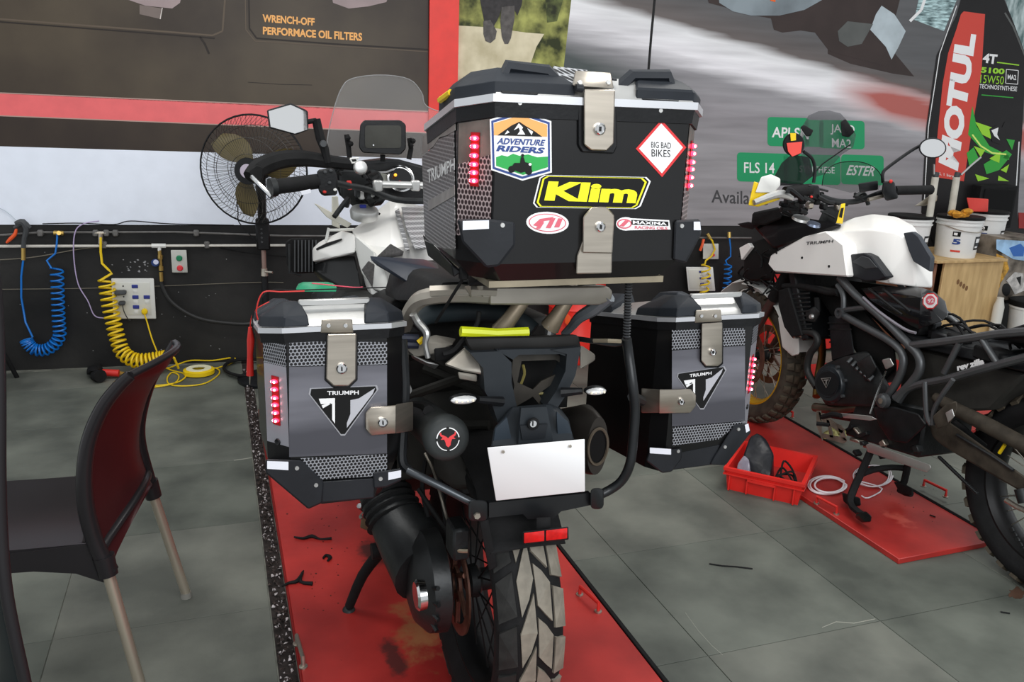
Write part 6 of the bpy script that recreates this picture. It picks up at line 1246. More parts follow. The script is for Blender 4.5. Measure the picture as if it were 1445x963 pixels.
xt([(1158, 470, 2.55), (1160, 500, 2.6), (1155, 530, 2.6), (1152, 560, 2.55)], .018, n=12, sm=3).build('header_pipe', mat('golden_header', (120, 96, 50), .35, .7), wm)
# radiator, hoses
rd_ = MB().hull([V(p) for p in ((2.40, 2.93, .58), (2.76, 2.93, .58), (2.40, 3.08, .86), (2.76, 3.08, .86), (2.40, 2.89, .60), (2.76, 2.89, .60), (2.40, 3.04, .88), (2.76, 3.04, .88))], .006).build('radiator', black, wm)
sidep('radiator_guard', [(1098, 410), (1112, 406), (1120, 440), (1132, 474), (1116, 476), (1106, 462), (1098, 432)], 2.39, .03, rubber, .004)
for k in range(9): xt([(1113+k*.8, 416+k*6.2), (1142+k*.4, 414+k*6.2)], .004, 2.40, n=5).build('radiator_fin', cast, rd_)
xt([(1106, 404), (1128, 404), (1150, 408), (1170, 413), (1182, 412)], .013, 2.41, n=10, sm=4).build('radiator_hose', rubber, wm)
xt([(1120, 473), (1138, 469), (1151, 473), (1153, 485), (1143, 500), (1139, 518), (1142, 530), (1152, 546)], .0155, 2.41, n=12, sm=5).build('water_hose', mat('hose_black', (34, 34, 34), .45), wm)
for x, y in ((1124, 472), (1133, 471)): MB().lathe(PX(x, y, 2.41), (0, -1, .1), [(-.006, .019), (.006, .019)], 14).build('hose_clip', steel, wm)
MB().hull([PX(x, y, X) for x, y in ((1136, 440), (1150, 432), (1158, 442), (1150, 456), (1138, 454)) for X in (2.40, 2.46)], .006).build('thermostat', cast, wm)
MB().lathe(PX(1146, 447, 2.40), (-1, 0, 0), [(0, .012), (.01, .009)], 8).build('thermostat_bolt', alu, wm)
xt([(1153, 420), (1154, 440)], .013, 2.43, n=8).build('hose_stub', rubber, wm)
# linkage parts
xt([(1250, 524, 2.38), (1236, 560, 2.36), (1228, 584, 2.35)], .0042, n=6).build('gear_rod', chrome, wm)
MB().hull([PX(x, y, X) for x, y in ((1244, 508), (1256, 505), (1262, 516), (1250, 522)) for X in (2.38, 2.42)], .004).build('rod_bracket', alu, wm)
MB().lathe(PX(1243, 566, 2.38), (-1, 0, 0), [(-.02, .03), (0, .028), (.01, .014)], 16).build('pivot_boss', fmt, wm)
MB().lathe(PX(1243, 566, 2.37), (-1, 0, 0), [(0, .012), (.004, .012)], 6).build('pivot_bolt', steel, wm)
xt([(1160, 589), (1176, 585), (1187, 587)], [.010, .012, .009], 2.34, n=8, sm=2).build('gear_pedal_rubber', rubber, wm)
MB().hull([PX(x, y, X) for x, y in ((1186, 583), (1228, 587), (1238, 592), (1228, 594), (1190, 590)) for X in (2.345, 2.36)], .002).build('gear_pedal', alu, wm)
xt([(1152, 598, 2.36), (1170, 600, 2.4)], .01, n=6).build('skid_bar', rubber, wm)
pl = MB()
for px in ([(1152, 580), (1158, 580), (1160, 622), (1152, 600)], [(1153, 580), (1162, 585), (1192, 606), (1188, 612), (1155, 592)], [(1160, 612), (1192, 618), (1195, 622), (1190, 626), (1160, 618)], [(1180, 598), (1188, 601), (1195, 622), (1188, 622)], [(1166, 592), (1170, 594), (1176, 618), (1171, 617)]):
    pl.prism([PX(x, y, 2.42) for x, y in px], V((.004, 0, 0)))
pl.build('skid_plate', mat('dirty_aluminium', (128, 122, 110), .5, .5, var=.25, scale=20), wm, smooth=False)
MB().hull([PX(x, y, X) for x, y in ((1232, 574), (1262, 574), (1296, 584), (1308, 600), (1280, 626), (1255, 622), (1240, 600)) for X in (2.40, 2.44)], .006).build('sprocket_cover', black, wm)
MB().hull([V(p) for p in ((2.45, 2.25, .30), (2.7, 2.25, .30), (2.45, 2.65, .24), (2.7, 2.65, .24), (2.45, 2.25, .5), (2.7, 2.25, .5), (2.45, 2.6, .44), (2.7, 2.6, .44))], .01).build('gearbox', cast, wm)
r = random.Random(31)
for i in range(16):
    x, y = r.uniform(1200, 1300), r.uniform(600, 640); MB().bbox(PX(x, y, r.uniform(2.42, 2.5)), (.03, r.uniform(.02, .06), r.uniform(.01, .03)), .003, rot=Matrix.Rotation(r.uniform(-1, 1), 4, 'X')).build('linkage_part', r.choice((cast, rubber, steel, cast)), wm)
# centre stand
cs = MB().hull([PX(x, y, X) for x, y in ((1222, 628), (1228, 626), (1312, 656), (1314, 661), (1308, 667), (1300, 664), (1224, 638)) for X in (2.34, 2.355)], .002).build('centre_stand', alu, wm)
xt([(1230, 634, 2.36), (1215, 668, 2.34), (1201, 700, 2.30), (1203, 716, 2.28), (1222, 730, 2.27)], [.014, .015, .015, .013, .013], n=8, sm=2).build('stand_leg', rubber, cs)
MB().hull([PX(x, y, X) for x, y in ((1208, 724), (1222, 722), (1230, 729), (1229, 737), (1216, 738), (1207, 731)) for X in (2.25, 2.29)], .003).build('stand_foot', gloss, cs)
xt([(1210, 672, 2.34), (1230, 664, 2.42), (1258, 660, 2.55), (1284, 662, 2.62)], .013, n=8, sm=3).build('stand_crossbar', rubber, cs)
xt([(1281, 656, 2.6), (1276, 680, 2.6), (1270, 692, 2.58), (1286, 697, 2.58)], .014, n=8, sm=2).build('stand_leg', rubber, cs)
for c4 in ([(1188, 695), (1200, 700), (1214, 703), (1215, 714), (1200, 716), (1190, 708)], ): MB().hull([PX(x, y, X) for x, y in c4 for X in (2.30, 2.34)], .004).build('stand_bracket', rubber, cs)
MB().hull([PX(x, y, X) for x, y in ((1261, 680), (1276, 684), (1288, 690), (1287, 699), (1270, 697)) for X in (2.54, 2.6)], .004).build('stand_foot', rubber, cs)
# swing arm and chain
sw_ = MB().hull([PX(x, y, 2.44) for x, y in ((1310, 596), (1330, 590), (1352, 604), (1400, 640), (1470, 690), (1475, 712), (1440, 694), (1380, 658), (1330, 630), (1316, 616))]+[PX(x, y, 2.47) for x, y in ((1310, 596), (1330, 590), (1400, 640), (1470, 690), (1475, 712), (1380, 658), (1316, 616))], .006).build('swing_arm', dusty, wm, ang=30)
MB().hull([mx(PX(x, y, 2.44)) for x, y in ((1310, 596), (1330, 590), (1470, 690), (1475, 712), (1330, 630))]+[mx(PX(x, y, 2.47)) for x, y in ((1310, 596), (1330, 590), (1470, 690), (1475, 712), (1330, 630))], .006).build('swing_arm', dusty, wm)
xt([(1350, 614, 2.435), (1400, 644, 2.435), (1430, 664, 2.435)], .006, n=6).build('arm_highlight_rib', cast, sw_)
for y0 in (0,): xt([(1320, 560, 2.46), (1350, 578, 2.46), (1400, 604, 2.46), (1460, 636, 2.46)], [.018, .026, .028, .026], n=10, sm=2).build('chain_guard', dusty, wm)
MB().hull([PX(x, y, X) for x, y in ((1336, 600), (1350, 592), (1394, 628), (1390, 634)) for X in (2.47, 2.48)], .003).build('arm_web', cast, wm)
mb = MB()
for k in range(26):
    t_ = k/25; q = PX(1326+(1378-1326)*t_, 646+(696-646)*t_, 2.47); mb.bbox(q, (.012, .012, .010), .002)
mb.build('drive_chain', cast, wm, kind='stuff')
xt([(1410, 640, 2.47), (1418, 628, 2.47)], .006, n=6).build('yellow_hose_clip', yellow, wm)
xt([(1420, 706, 2.47), (1436, 716, 2.47), (1450, 722, 2.47)], .010, n=8).build('chain_adjuster', steel, wm)
for k in range(5): MB().lathe(PX(1428+k*4, 748+k*7, 2.44), (-1, 0, 0), [(0, .01), (.004, .008)], 8).build('arm_bolt', cast, wm)
xt([(1440, 690, 2.44), (1446, 710, 2.44)], .02, n=10).build('axle_block', cast, wm)
# forks, mudguard, headstock
for sx2 in (0, 1):
    f = (lambda p: p) if sx2 == 0 else (lambda p: mx(p, 2.55))
    a_ = PX(1108, 378, 2.46); b_ = PX(1064, 500, 2.46)
    b_ = V((2.46, 3.42, .40)); a_ = V((2.47, 3.06, 1.0)); m_ = a_*.5+b_*.5
    MB().tube([f(a_), f(m_)], .030, 14).build('fork_upper', rubber, wm); MB().tube([f(m_), f(b_)], [.022, .026], 14).build('fork_slider', mat('fork_bronze', (92, 70, 66), .35, .6), wm)
mg = []
for i in range(8):
    a = math.radians(18+i*12); mg.append([V((2.55+x, 3.43-math.cos(a)*(.39-abs(x)*.35), .365+math.sin(a)*(.39-abs(x)*.35))) for x in (-.085, -.05, 0, .05, .085)])
MB().grid(mg, thv=(0, 0, .004)).build('front_mudguard', whitep, wm, ang=70)
MB().hull([PX(x, y, X) for x, y in ((1098, 448), (1112, 440), (1128, 476), (1128, 500), (1118, 503), (1104, 490)) for X in (2.46, 2.48)], .004).build('mudguard_side', whitep, wm)
mg = []
for i in range(6):
    a = math.radians(100+i*16); mg.append([V((2.55+x, 3.43-math.cos(a)*(.395-abs(x)*.35), .375+math.sin(a)*(.395-abs(x)*.35))) for x in (-.08, -.05, 0, .05, .08)])
MB().grid(mg, thv=(0, 0, .004)).build('mudguard_nose', whitep, wm, ang=70)
sidep('mudguard_tip', [(1036, 417), (1048, 408), (1072, 406), (1082, 412), (1070, 416), (1050, 420)], 2.5, .1, whitep, .004, mirror=False)
r = random.Random(41)
for i in range(22):
    x, y = r.uniform(1046, 1100), r.uniform(340, 396); X = r.uniform(2.36, 2.5)
    xt([(x, y, X), (x+r.uniform(-10, 10), y+r.uniform(5, 18), X+.03), (x+r.uniform(-16, 18), y+r.uniform(14, 34), X)], r.choice((.004, .006, .003)), n=5, sm=4).build('wiring', rubber, wm)
MB().hull([PX(*p) for p in ((1050, 345, 2.42), (1085, 335, 2.42), (1100, 352, 2.42), (1092, 395, 2.42), (1050, 398, 2.42), (1050, 345, 2.7), (1090, 335, 2.7), (1092, 395, 2.7))], .01).build('headlamp_subframe', mat('deep_black', (10, 10, 10)), wm)
sidep('white_nose_trim', [(1043, 350), (1056, 343), (1060, 349), (1050, 358), (1046, 367)], 2.40, .02, white, .002, mirror=False)
# cockpit
MB().hull([PX(*p) for p in ((1062, 318, 2.40), (1100, 300, 2.40), (1150, 312, 2.44), (1190, 318, 2.44), (1130, 335, 2.42), (1092, 352, 2.40), (1062, 318, 2.72), (1100, 300, 2.72), (1190, 318, 2.70), (1092, 352, 2.72))], .01).build('fairing', satin, wm, ang=25)
MB().hull([PX(x, y, X) for x, y in ((1040, 316), (1056, 313), (1074, 317), (1062, 324), (1048, 321)) for X in (2.38, 2.40)], .003).build('indicator', black, wm)
MB().hull([PX(*p) for p in ((1100, 290, 2.44), (1130, 280, 2.44), (1140, 300, 2.44), (1110, 312, 2.44), (1100, 290, 2.7), (1130, 280, 2.7), (1140, 300, 2.7))], .01).build('instrument_panel', black, wm)
MB().hull([PX(x, y, X) for x, y in ((1062, 300), (1100, 292), (1104, 308), (1080, 318), (1060, 318)) for X in (2.34, 2.42)], .008).build('lamp_housing', rubber, wm)
# hand guard
def yp(px, Y, th, bev=.003): return MB().hull([P(x, y, Y) for x, y in px]+[P(x, y, Y+th) for x, y in px], bev)
hgd = yp([(1056, 290), (1066, 268), (1064, 256), (1104, 272), (1100, 282), (1070, 292)], 2.95, .02).build('hand_guard', yellow, wm)
yp([(1066, 272), (1074, 250), (1088, 246), (1101, 252), (1101, 262), (1092, 272), (1080, 272)], 2.94, .012).build('guard_cover', whitep, hgd)
xt_ = lambda pts, r_, Y, n=8, sm=0: MB().tube([P(x, y, Y) for x, y in pts], r_, n, sm=sm)
xt_([(1064, 286), (1090, 276), (1104, 274), (1118, 280)], [.012, .016, .018, .010], 2.93, sm=2).build('guard_arm', alu, hgd)
xt_([(1108, 272), (1126, 270), (1143, 268)], .026, 2.95, 14).build('left_grip', rubber, wm)
MB().hull([P(x, y, Y) for x, y in ((1140, 260), (1156, 262), (1158, 282), (1142, 282)) for Y in (2.93, 3.0)], .006).build('switch_cluster', black, wm)
MB().ball(P(1145, 278, 2.92), .006, 8).build('switch_button', redp, wm)
xt_([(1156, 276), (1180, 284), (1210, 284), (1238, 274), (1250, 270)], .012, 2.95, 10, 4).build('handlebar', cast, wm)
xt_([(1262, 269), (1312, 268)], .020, 2.88, 14).build('right_grip', rubber, wm)
MB().ball(P(1313, 268, 2.88), .022, 10, (.5, 1, 1)).build('bar_end', rubber, wm)
MB().hull([P(x, y, Y) for x, y in ((1246, 256), (1262, 256), (1268, 280), (1250, 284), (1244, 270)) for Y in (2.86, 2.94)], .006).build('throttle_cluster', black, wm)
MB().ball(P(1257, 256, 2.86), .008, 8).build('kill_switch', redp, wm)
MB().hull([P(x, y, Y) for x, y in ((1211, 259), (1239, 255), (1239, 268), (1213, 272)) for Y in (2.9, 2.95)], .004).build('brake_reservoir', black, wm)
yp([(1152, 318), (1164, 292), (1186, 290), (1184, 312), (1170, 322)], 3.0, .04).build('top_yoke', cast, wm)
MB().lathe(PX(1176, 301, 2.6), (0, -.3, 1), [(0, .022), (.012, .018)], 14).build('yoke_nut', steel, wm)
MB().lathe(P(1130, 310, 3.0), (0, -.3, 1), [(0, .04), (.01, .036)], 16).build('fork_cap', alu, wm)
MB().lathe(P(1148, 318, 2.9), (0, -.3, 1), [(0, .03), (.01, .026)], 16).build('fork_cap', mat('bluish_steel', (120, 130, 150), .3, .8), wm)
tagy = yp([(1187, 288), (1193, 287), (1189, 316), (1180, 315)], 2.85, .003, .001).build('hanging_tag', yellow, wm)
yp([(1187, 294), (1191, 293), (1188, 308), (1184, 306)], 2.847, .001, 0).build('tag_print', rubber, tagy)
for i in range(20):
    x, y = r.uniform(1104, 1210), r.uniform(262, 304); xt_([(x, y), (x+r.uniform(-10, 14), y+r.uniform(-8, 8)), (x+r.uniform(-10, 26), y+r.uniform(0, 16))], r.choice((.005, .007, .01)), r.uniform(2.9, 3.1), 6, 4).build('control_cable', r.choice((rubber, cast, black)), wm)
for i in range(9): MB().bbox(P(1112+i*10, 282+(i*7) % 13, 3.0), (.03, .03, .03), .006).build('bar_fitting', (cast, black, rubber, steel)[i % 4], wm)
xt_([(1225, 282), (1250, 276), (1258, 274)], .008, 2.9, 8).build('brake_lever', steel, wm)
# mirrors
def mirror(cx_, cy_, rx, ry, Y, stem, face, col, rot=0):
    o = MB().hull([P(x, y, Y) for x, y in ell(cx_, cy_, rx, ry, 22, rot)]+[P(x, y, Y+.03) for x, y in ell(cx_, cy_, rx*.8, ry*.8, 22, rot)], .003).build('mirror', black, wm)
    MB().prism([P(x, y, Y-.001) for x, y in ell(cx_, cy_, rx*.88, ry*.86, 22, rot)], V((0, -.001, 0))).build('mirror_glass', face, o, smooth=False)
    MB().tube([P(x, y, Y+.02) for x, y in stem], .007, 8, sm=4).build('mirror_stem', black, wm); return o
m1 = mirror(1120, 204, 16, 17, 2.98, [(1134, 214), (1146, 224), (1150, 240), (1148, 258)], black, 0)
MB().prism([P(x, y, 2.975) for x, y in ((1110, 202), (1132, 200), (1130, 216), (1118, 221), (1112, 214))], V((0, -.001, 0))).build('painted_red_reflection', mat('reflection_coral', (226, 76, 66), .3), m1, smooth=False)  # red reflection painted on the mirror face as a flat patch
MB().prism([P(x, y, 2.974) for x, y in ((1115, 188), (1123, 188), (1123, 198), (1116, 199))], V((0, -.001, 0))).build('yellow_sticker', yellow, m1, smooth=False)
mirror(1316, 209, 20, 15, 2.9, [(1298, 206), (1284, 214), (1256, 234), (1246, 244), (1246, 258)], mir, 0)
# screens
sp1 = [(1127, 197), (1133, 178), (1142, 163), (1156, 157), (1170, 156), (1186, 160), (1197, 172), (1208, 190), (1204, 208), (1188, 218), (1164, 246), (1150, 250), (1138, 248)]
MB().prism([P(x, y, 3.2) for x, y in sp1], V((0, .004, 0))).build('windscreen', smoke, wm, smooth=False)
MB().prism([P(x, y, 3.05) for x, y in ((1092, 252), (1104, 230), (1118, 218), (1142, 222), (1148, 248), (1130, 262), (1100, 262))], V((0, .004, 0))).build('fly_screen', mat('dark_smoke', (28, 30, 32), .1, alpha=.72), wm, smooth=False)
arc = [(1160, 262), (1164, 244), (1178, 232), (1198, 228), (1220, 230), (1238, 240), (1246, 254)]
MB().prism([P(x, y, 3.12) for x, y in arc+[(1240, 268), (1200, 272)]], V((0, .003, 0))).build('round_screen', mat('tint_screen', (50, 60, 56), .1, alpha=.25), wm, smooth=False)
MB().tube([P(x, y, 3.12) for x, y in arc], .002, 5, sm=4).build('screen_edge', rubber, wm)
for pts in ([(1129, 180), (1134, 176), (1140, 182), (1136, 188), (1148, 184), (1144, 192), (1138, 193)], [(1186, 172), (1193, 168), (1196, 182), (1206, 186), (1198, 194), (1188, 192)]): MB().hull([P(x, y, Y) for x, y in pts for Y in (3.17, 3.19)], .003).build('screen_clamp', rubber, wm)
MB().tube([P(x, y, 3.18) for x, y in ((1200, 204), (1160, 232), (1148, 246))], .003, 5).build('screen_edge', rubber, wm)
# rag on the board by the skid plate
q0 = F(1170, 618, .022)
r = random.Random(51); mb = MB()
for i in range(16):
    a = r.uniform(0, PI); c_ = q0+V((r.uniform(-.07, .07), r.uniform(-.05, .05), r.uniform(.005, .03))); L_2 = r.uniform(.03, .07)
    mb.tube([c_-V((math.cos(a), math.sin(a), .1))*L_2*.5, c_+V((0, 0, .012)), c_+V((math.cos(a+.5), math.sin(a+.5), -.1))*L_2*.5], [.006, .014, .005], 6, sm=2)
tag(mb.build('cleaning_rag', mat('rag_yellow', (176, 170, 110), .85, var=.35, scale=30)), 'crumpled yellow-green rag lying under the skid plate of the white motorcycle', 'rag')
# ================================================================ CRATE AND CABLES
FLo, FRo, BRo = F(1021, 691), F(1129, 716), F(1146, 666)
u_ = (FRo-FLo); ln_ = u_.length; u_.normalize(); v_ = V((-u_.y, u_.x, 0)); dp = .335
if v_.y < 0: v_ = -v_
cr_ = thing('storage_crate', FLo+u_*ln_/2+v_*dp/2, 'open red plastic crate with a black bag and cables, beside the right side case', 'crate')
hC = .102
def cp2(a, b, z): return FLo+u_*a+v_*b+V((0, 0, z))
cred = mat('crate_red', (214, 40, 34), .38, var=.06)
def wallp(a0, b0, a1, b1, th): # slanted wall panels
    pass
o0, i0 = [(.012, .012), (ln_-.012, .012), (ln_-.012, dp-.012), (.012, dp-.012)], [(.02, .02), (ln_-.02, .02), (ln_-.02, dp-.02), (.02, dp-.02)]
ot = [(0, 0), (ln_, 0), (ln_, dp), (0, dp)]; it = [(.008, .008), (ln_-.008, .008), (ln_-.008, dp-.008), (.008, dp-.008)]
rings = [[cp2(a, b, .0) for a, b in o0], [cp2(a, b, hC) for a, b in ot], [cp2(a, b, hC) for a, b in it], [cp2(a, b, .006) for a, b in i0]]
MB().loft(rings, caps=True).build('body', cred, cr_, smooth=False)
k1 = -.008
mb = MB()
for z0, z1 in ((hC-.012, hC+.001), (hC-.03, hC-.024)):
    a = [(-.008, -.008), (ln_+.008, -.008), (ln_+.008, dp+.008), (-.008, dp+.008)]
    mb.loft([[cp2(*p, z0) for p in a], [cp2(*p, z1) for p in a], [cp2(*p, z1) for p in it], [cp2(*p, z0) for p in it], [cp2(*p, z0) for p in a]], caps=False)
mb.build('rim', cred, cr_, smooth=False)
for a in (.02, ln_*.3, ln_*.66, ln_-.03): MB().box(cp2(a, .001, hC*.36), (.006, .012, hC*.66), rot=Matrix.Rotation(math.atan2(u_.y, u_.x), 4, 'Z')).build('rib', cred, cr_, smooth=False)
MB().box(cp2(ln_*.48, -.004, hC-.036), (ln_*.36, .012, .010), rot=Matrix.Rotation(math.atan2(u_.y, u_.x), 4, 'Z')).build('handle', cred, cr_, smooth=False)
r = random.Random(61)
bag = MB().hull([cp2(a, b, z) for a, b, z in ((.05, .06, .01), (.16, .05, .01), (.05, .20, .01), (.17, .2, .01), (.045, .1, .13), (.05, .17, .19), (.075, .19, .22), (.12, .19, .19), (.165, .14, .15), (.17, .08, .08))], .01, 2)
tag(bag.build('black_bag', mat('black_bag', (26, 27, 32), .35, var=.4, scale=14, bump=1.0, bscale=18)), 'crumpled black bag standing inside the red crate', 'bag')
tag(MB().hull([cp2(a, b, z) for a, b, z in ((.035, .03, .01), (.10, .03, .01), (.03, .07, .10), (.08, .07, .13), (.05, .09, .14), (.1, .07, .04))], .006, 2).build('plastic_sleeve', mat('plastic_sleeve', (150, 146, 160), .15, alpha=.7, bump=.6, scale=12)), 'clear plastic sleeve leaning against the black bag inside the red crate', 'bag')
tag(MB().hull([cp2(a, b, z) for a, b, z in ((.06, .02, .05), (.10, .02, .05), (.08, .03, .085), (.11, .02, .08))], .003).build('yellow_packet', mat('packet_yellow', (220, 150, 40), .5)), 'small orange-yellow packet at the front wall of the red crate', 'packet')
cabs = []
for i in range(5):
    pts = [cp2(.16+r.uniform(0, .05), r.uniform(.04, .2), .05), cp2(.2, r.uniform(.05, .2), r.uniform(.06, .13)), cp2(.25, r.uniform(.04, .2), r.uniform(.05, .09)), cp2(.28, r.uniform(.03, .15), .03)]
    cabs.append(pts)
mb = MB()
for q_ in cabs: mb.tube(q_, .0045, 6, sm=5)
tag(mb.build('black_cable_tangle', rubber, None), 'tangle of thin black cables beside the bag inside the red crate', 'cables', kind='stuff')
wc = mat('white_cable', (214, 208, 212), .45)
mb = MB()
pts = []
for i in range(48):
    a = i/12*2*PI; k_ = 1-.11*(i//12)*(1 if i % 24 < 12 else .4); pts.append(F(1166+26*k_*math.cos(a)+2*(i//12), 685+13*k_*math.sin(a), .028+.003*(i//12)))
tag(MB().tube(pts, .0035, 6, sm=3).build('white_cable_coil', wc), 'loose coil of white cable on the red board beside the crate', 'cable')
pts = []
for i in range(30):
    a = i/12*2*PI; pts.append(F(1232+28*math.cos(a)*(1-.1*(i//12)), 672+15*math.sin(a), .028+.003*(i//12)))
pts += [F(1245, 690, .027), F(1225, 703, .027), F(1216, 700, .027)]
tag(MB().tube(pts, .003, 6, sm=3).build('white_cable_coil', wc), 'white cable tangled around the centre stand of the white motorcycle', 'cable')
# ================================================================ WOODEN BOX, BUCKETS AND THE REST OF THE CORNER
YB = 4.15
wood = mat('plywood', (192, 158, 106), .6, var=.12, scale=4, c2=(208, 176, 124), stretch=(6, 1, 1), bump=.1)
T0 = P(1334, 371, YB); T1 = P(1417, 369, YB)
zt2 = T0.z
wbx = thing('wooden_box', V(((T0.x+T1.x)/2, YB+.25, 0)), 'plain plywood box behind the white motorcycle, carrying the white buckets', 'box')
MB().bbox(((T0.x+T1.x)/2, YB+.01, zt2/2), (T1.x-T0.x, .02, zt2), .002).build('front_panel', wood, wbx)
MB().bbox(((T0.x+T1.x)/2, YB+.5, zt2/2), (T1.x-T0.x, .02, zt2), .002).build('back_panel', wood, wbx)
for x in (T0.x-.06, T1.x-.01): MB().bbox((x, YB+.255, zt2/2), (.02, .49, zt2-.02), .002).build('side_panel', mat('plywood_shaded', (120, 78, 56), .6, var=.2) if x < T1.x-.02 else wood, wbx)  # left side takes a darker plywood, its shade put into the colour
MB().bbox(((T0.x+T1.x)/2-.04, YB+.25, zt2+.008), (T1.x-T0.x+.10, .54, .018), .002).build('top_panel', wood, wbx)
ztp = zt2+.017
wst = mat('water_stain', (120, 84, 50), .7)
for i in range(4): 
    p = P(1352+i*4, 398+i*3, YB-.001); MB().prism([p+V((math.cos(a)*.012, 0, math.sin(a)*.018)) for a in (k*PI/4 for k in range(8))], V((0, -.0006, 0))).build('stain', wst, wbx, smooth=False)
bpl = mat('bucket_white', (224, 224, 222), .35, var=.03)
def bucket(x, y, z, r0, h, label, prints=0, lidded=True, handle_=True):
    t = thing('paint_bucket', V((x, y, z)), label, 'bucket', 'white oil buckets on the plywood box' if prints >= 0 else None)
    MB().lathe((x, y, z), (0, 0, 1), [(0, r0*.87), (.005, r0*.88), (h*.80, r0*.965), (h*.80, r0*1.02), (h*.83, r0*1.02), (h*.83, r0*.97), (h*.90, r0*.98), (h*.90, r0*1.03), (h*.93, r0*1.03), (h*.93, r0*.99), (h*.97, r0)], 32).build('body', bpl, t)
    if lidded: MB().lathe((x, y, z), (0, 0, 1), [(h*.95, r0*1.03), (h*1.0, r0*1.05), (h*1.02, r0*1.02), (h*1.025, r0*.6)], 32).build('lid', rubber, t)
    def lab(a0, a1, z0, z1, m_, d=.0015):
        n_ = 8; rows = []
        for z_ in (z0, z1): rows.append([V((x+math.cos(math.radians(a0+(a1-a0)*k/n_))*(r0*(.88+.085*z_/(h*.8))+d), y+math.sin(math.radians(a0+(a1-a0)*k/n_))*(r0*(.88+.085*z_/(h*.8))+d), z+z_)) for k in range(n_+1)])
        return MB().grid(rows).build('printed_label', m_, t)
    if prints:
        lab(-84, -56, h*.22, h*.55, sbk); lab(-80, -60, h*.40, h*.50, sw, .002); lab(-80, -66, h*.27, h*.31, sw, .002)
        lab(-150, -130, h*.54, h*.66, sbk); lab(-147, -138, h*.57, h*.63, sw, .002); lab(-150, -124, h*.15, h*.20, mat('print_label_red', (206, 62, 48)))
        q = [V((x+math.cos(math.radians(a))*(r0*.925+.003), y+math.sin(math.radians(a))*(r0*.925+.003), z+z_)) for a, z_ in ((-148, h*.34), (-127, h*.34), (-127, h*.48), (-148, h*.48))]
        text('5', q, navy, t, .05)
    if handle_:
        MB().tube([V((x+math.cos(math.radians(a))*(r0*1.035), y+math.sin(math.radians(a))*(r0*1.035), z+h*(.82-.16*math.sin(math.radians(-a))))) for a in range(-170, -9, 16)], .003, 6).build('wire_handle', steel, t)
    return t
bh_ = P(1350, 300, YB+.12).z-ztp
bucket(P(1350, 340, YB+.15).x, YB+.15, ztp, .142, .265, 'white bucket with a black lid and a blue 5, on the plywood box', 1)
bucket(P(1297, 340, YB+.12).x-.02, YB+.20, ztp, .135, .265, 'white lidded bucket on the box edge, half hidden by the white tank', 1, handle_=False)
bucket(P(1386, 340, YB+.36).x, YB+.36, ztp, .135, .275, 'white bucket with a black lid behind the front bucket, on the right', 1, handle_=False)
zb_ = ztp+.272
def pump(px, Y, lab, lever):
    b = P(px, 285, Y); t = thing('grease_pump', V((b.x, Y, zb_)), lab, 'pump')
    top = P(px+5, 250, Y)
    MB().tube([V((b.x, Y, zb_)), V((top.x, Y, top.z))], .022, 14).build('barrel', mat('grimy_white', (196, 192, 180), .5, var=.12), t)
    MB().tube([V((top.x, Y, top.z)), V((top.x+.005, Y, top.z+.03))], .019, 10).build('head', gg, t)
    MB().tube([P(*p, Y-.02) for p in lever], .006, 6).build('lever', alu, t)
pump(1315, YB+.10, 'white hand pump on the left bucket lid, beside the bar end of the white motorcycle', [(1318, 246), (1318, 232)])
pump(1345, YB+.12, 'white hand pump with an angled lever on the front bucket lid', [(1356, 247), (1372, 232), (1384, 222)])
tag(MB().hull([P(x, y, YB+.13) for x, y in ((1290, 291), (1318, 272), (1323, 276), (1322, 284), (1306, 291))]+[P(x, y, YB+.17) for x, y in ((1290, 291), (1318, 272), (1322, 284))], .003).build('metal_scoop', steel), 'grey metal scoop on the left bucket lid beside the hand pump', 'scoop')
r = random.Random(71); mb = MB(); g0 = P(1358, 297, YB+.06); g0.z = zb_+.01
for i in range(13):
    a = r.uniform(0, 2*PI); c_ = g0+V((r.uniform(-.07, .07), r.uniform(-.03, .03), r.uniform(0, .03))); mb.ball(c_, r.uniform(.018, .032), 8, (1.3, .9, .7))
tag(mb.build('work_glove', mat('mustard_cloth', (196, 134, 34), .85, var=.3, scale=40, bump=.6)), 'crumpled mustard cloth glove on the front bucket lid', 'glove')
tag(MB().hull([P(x, y, Y) for x, y in ((1364, 279), (1395, 281), (1394, 299), (1368, 299)) for Y in (YB+.2, YB+.3)], .004).build('red_carton', mat('carton_red', (216, 54, 42), .5)), 'small red carton on the bucket lids behind the mustard glove', 'box')
k0 = P(1387, 262, 4.66); k1_ = P(1438, 264, 4.66); kz = P(1425, 336, 4.22).z+.002
spk_ = thing('loudspeaker', V(((k0.x+k1_.x)/2, 4.73, kz)), 'black boxy speaker cabinet at the right edge in front of the oil bottle print', 'speaker')
MB().bbox(((k0.x+k1_.x)/2, 4.73, (k0.z+kz)/2), (k1_.x-k0.x, .13, k0.z-kz), .006).build('cabinet', rubber, spk_)
MB().bbox(((k0.x+k1_.x)/2, 4.66, (k0.z+kz)/2), ((k1_.x-k0.x)*.84, .012, (k0.z-kz)*.84), .006).build('grille', mat('speaker_grille', (14, 14, 15), .9), spk_)
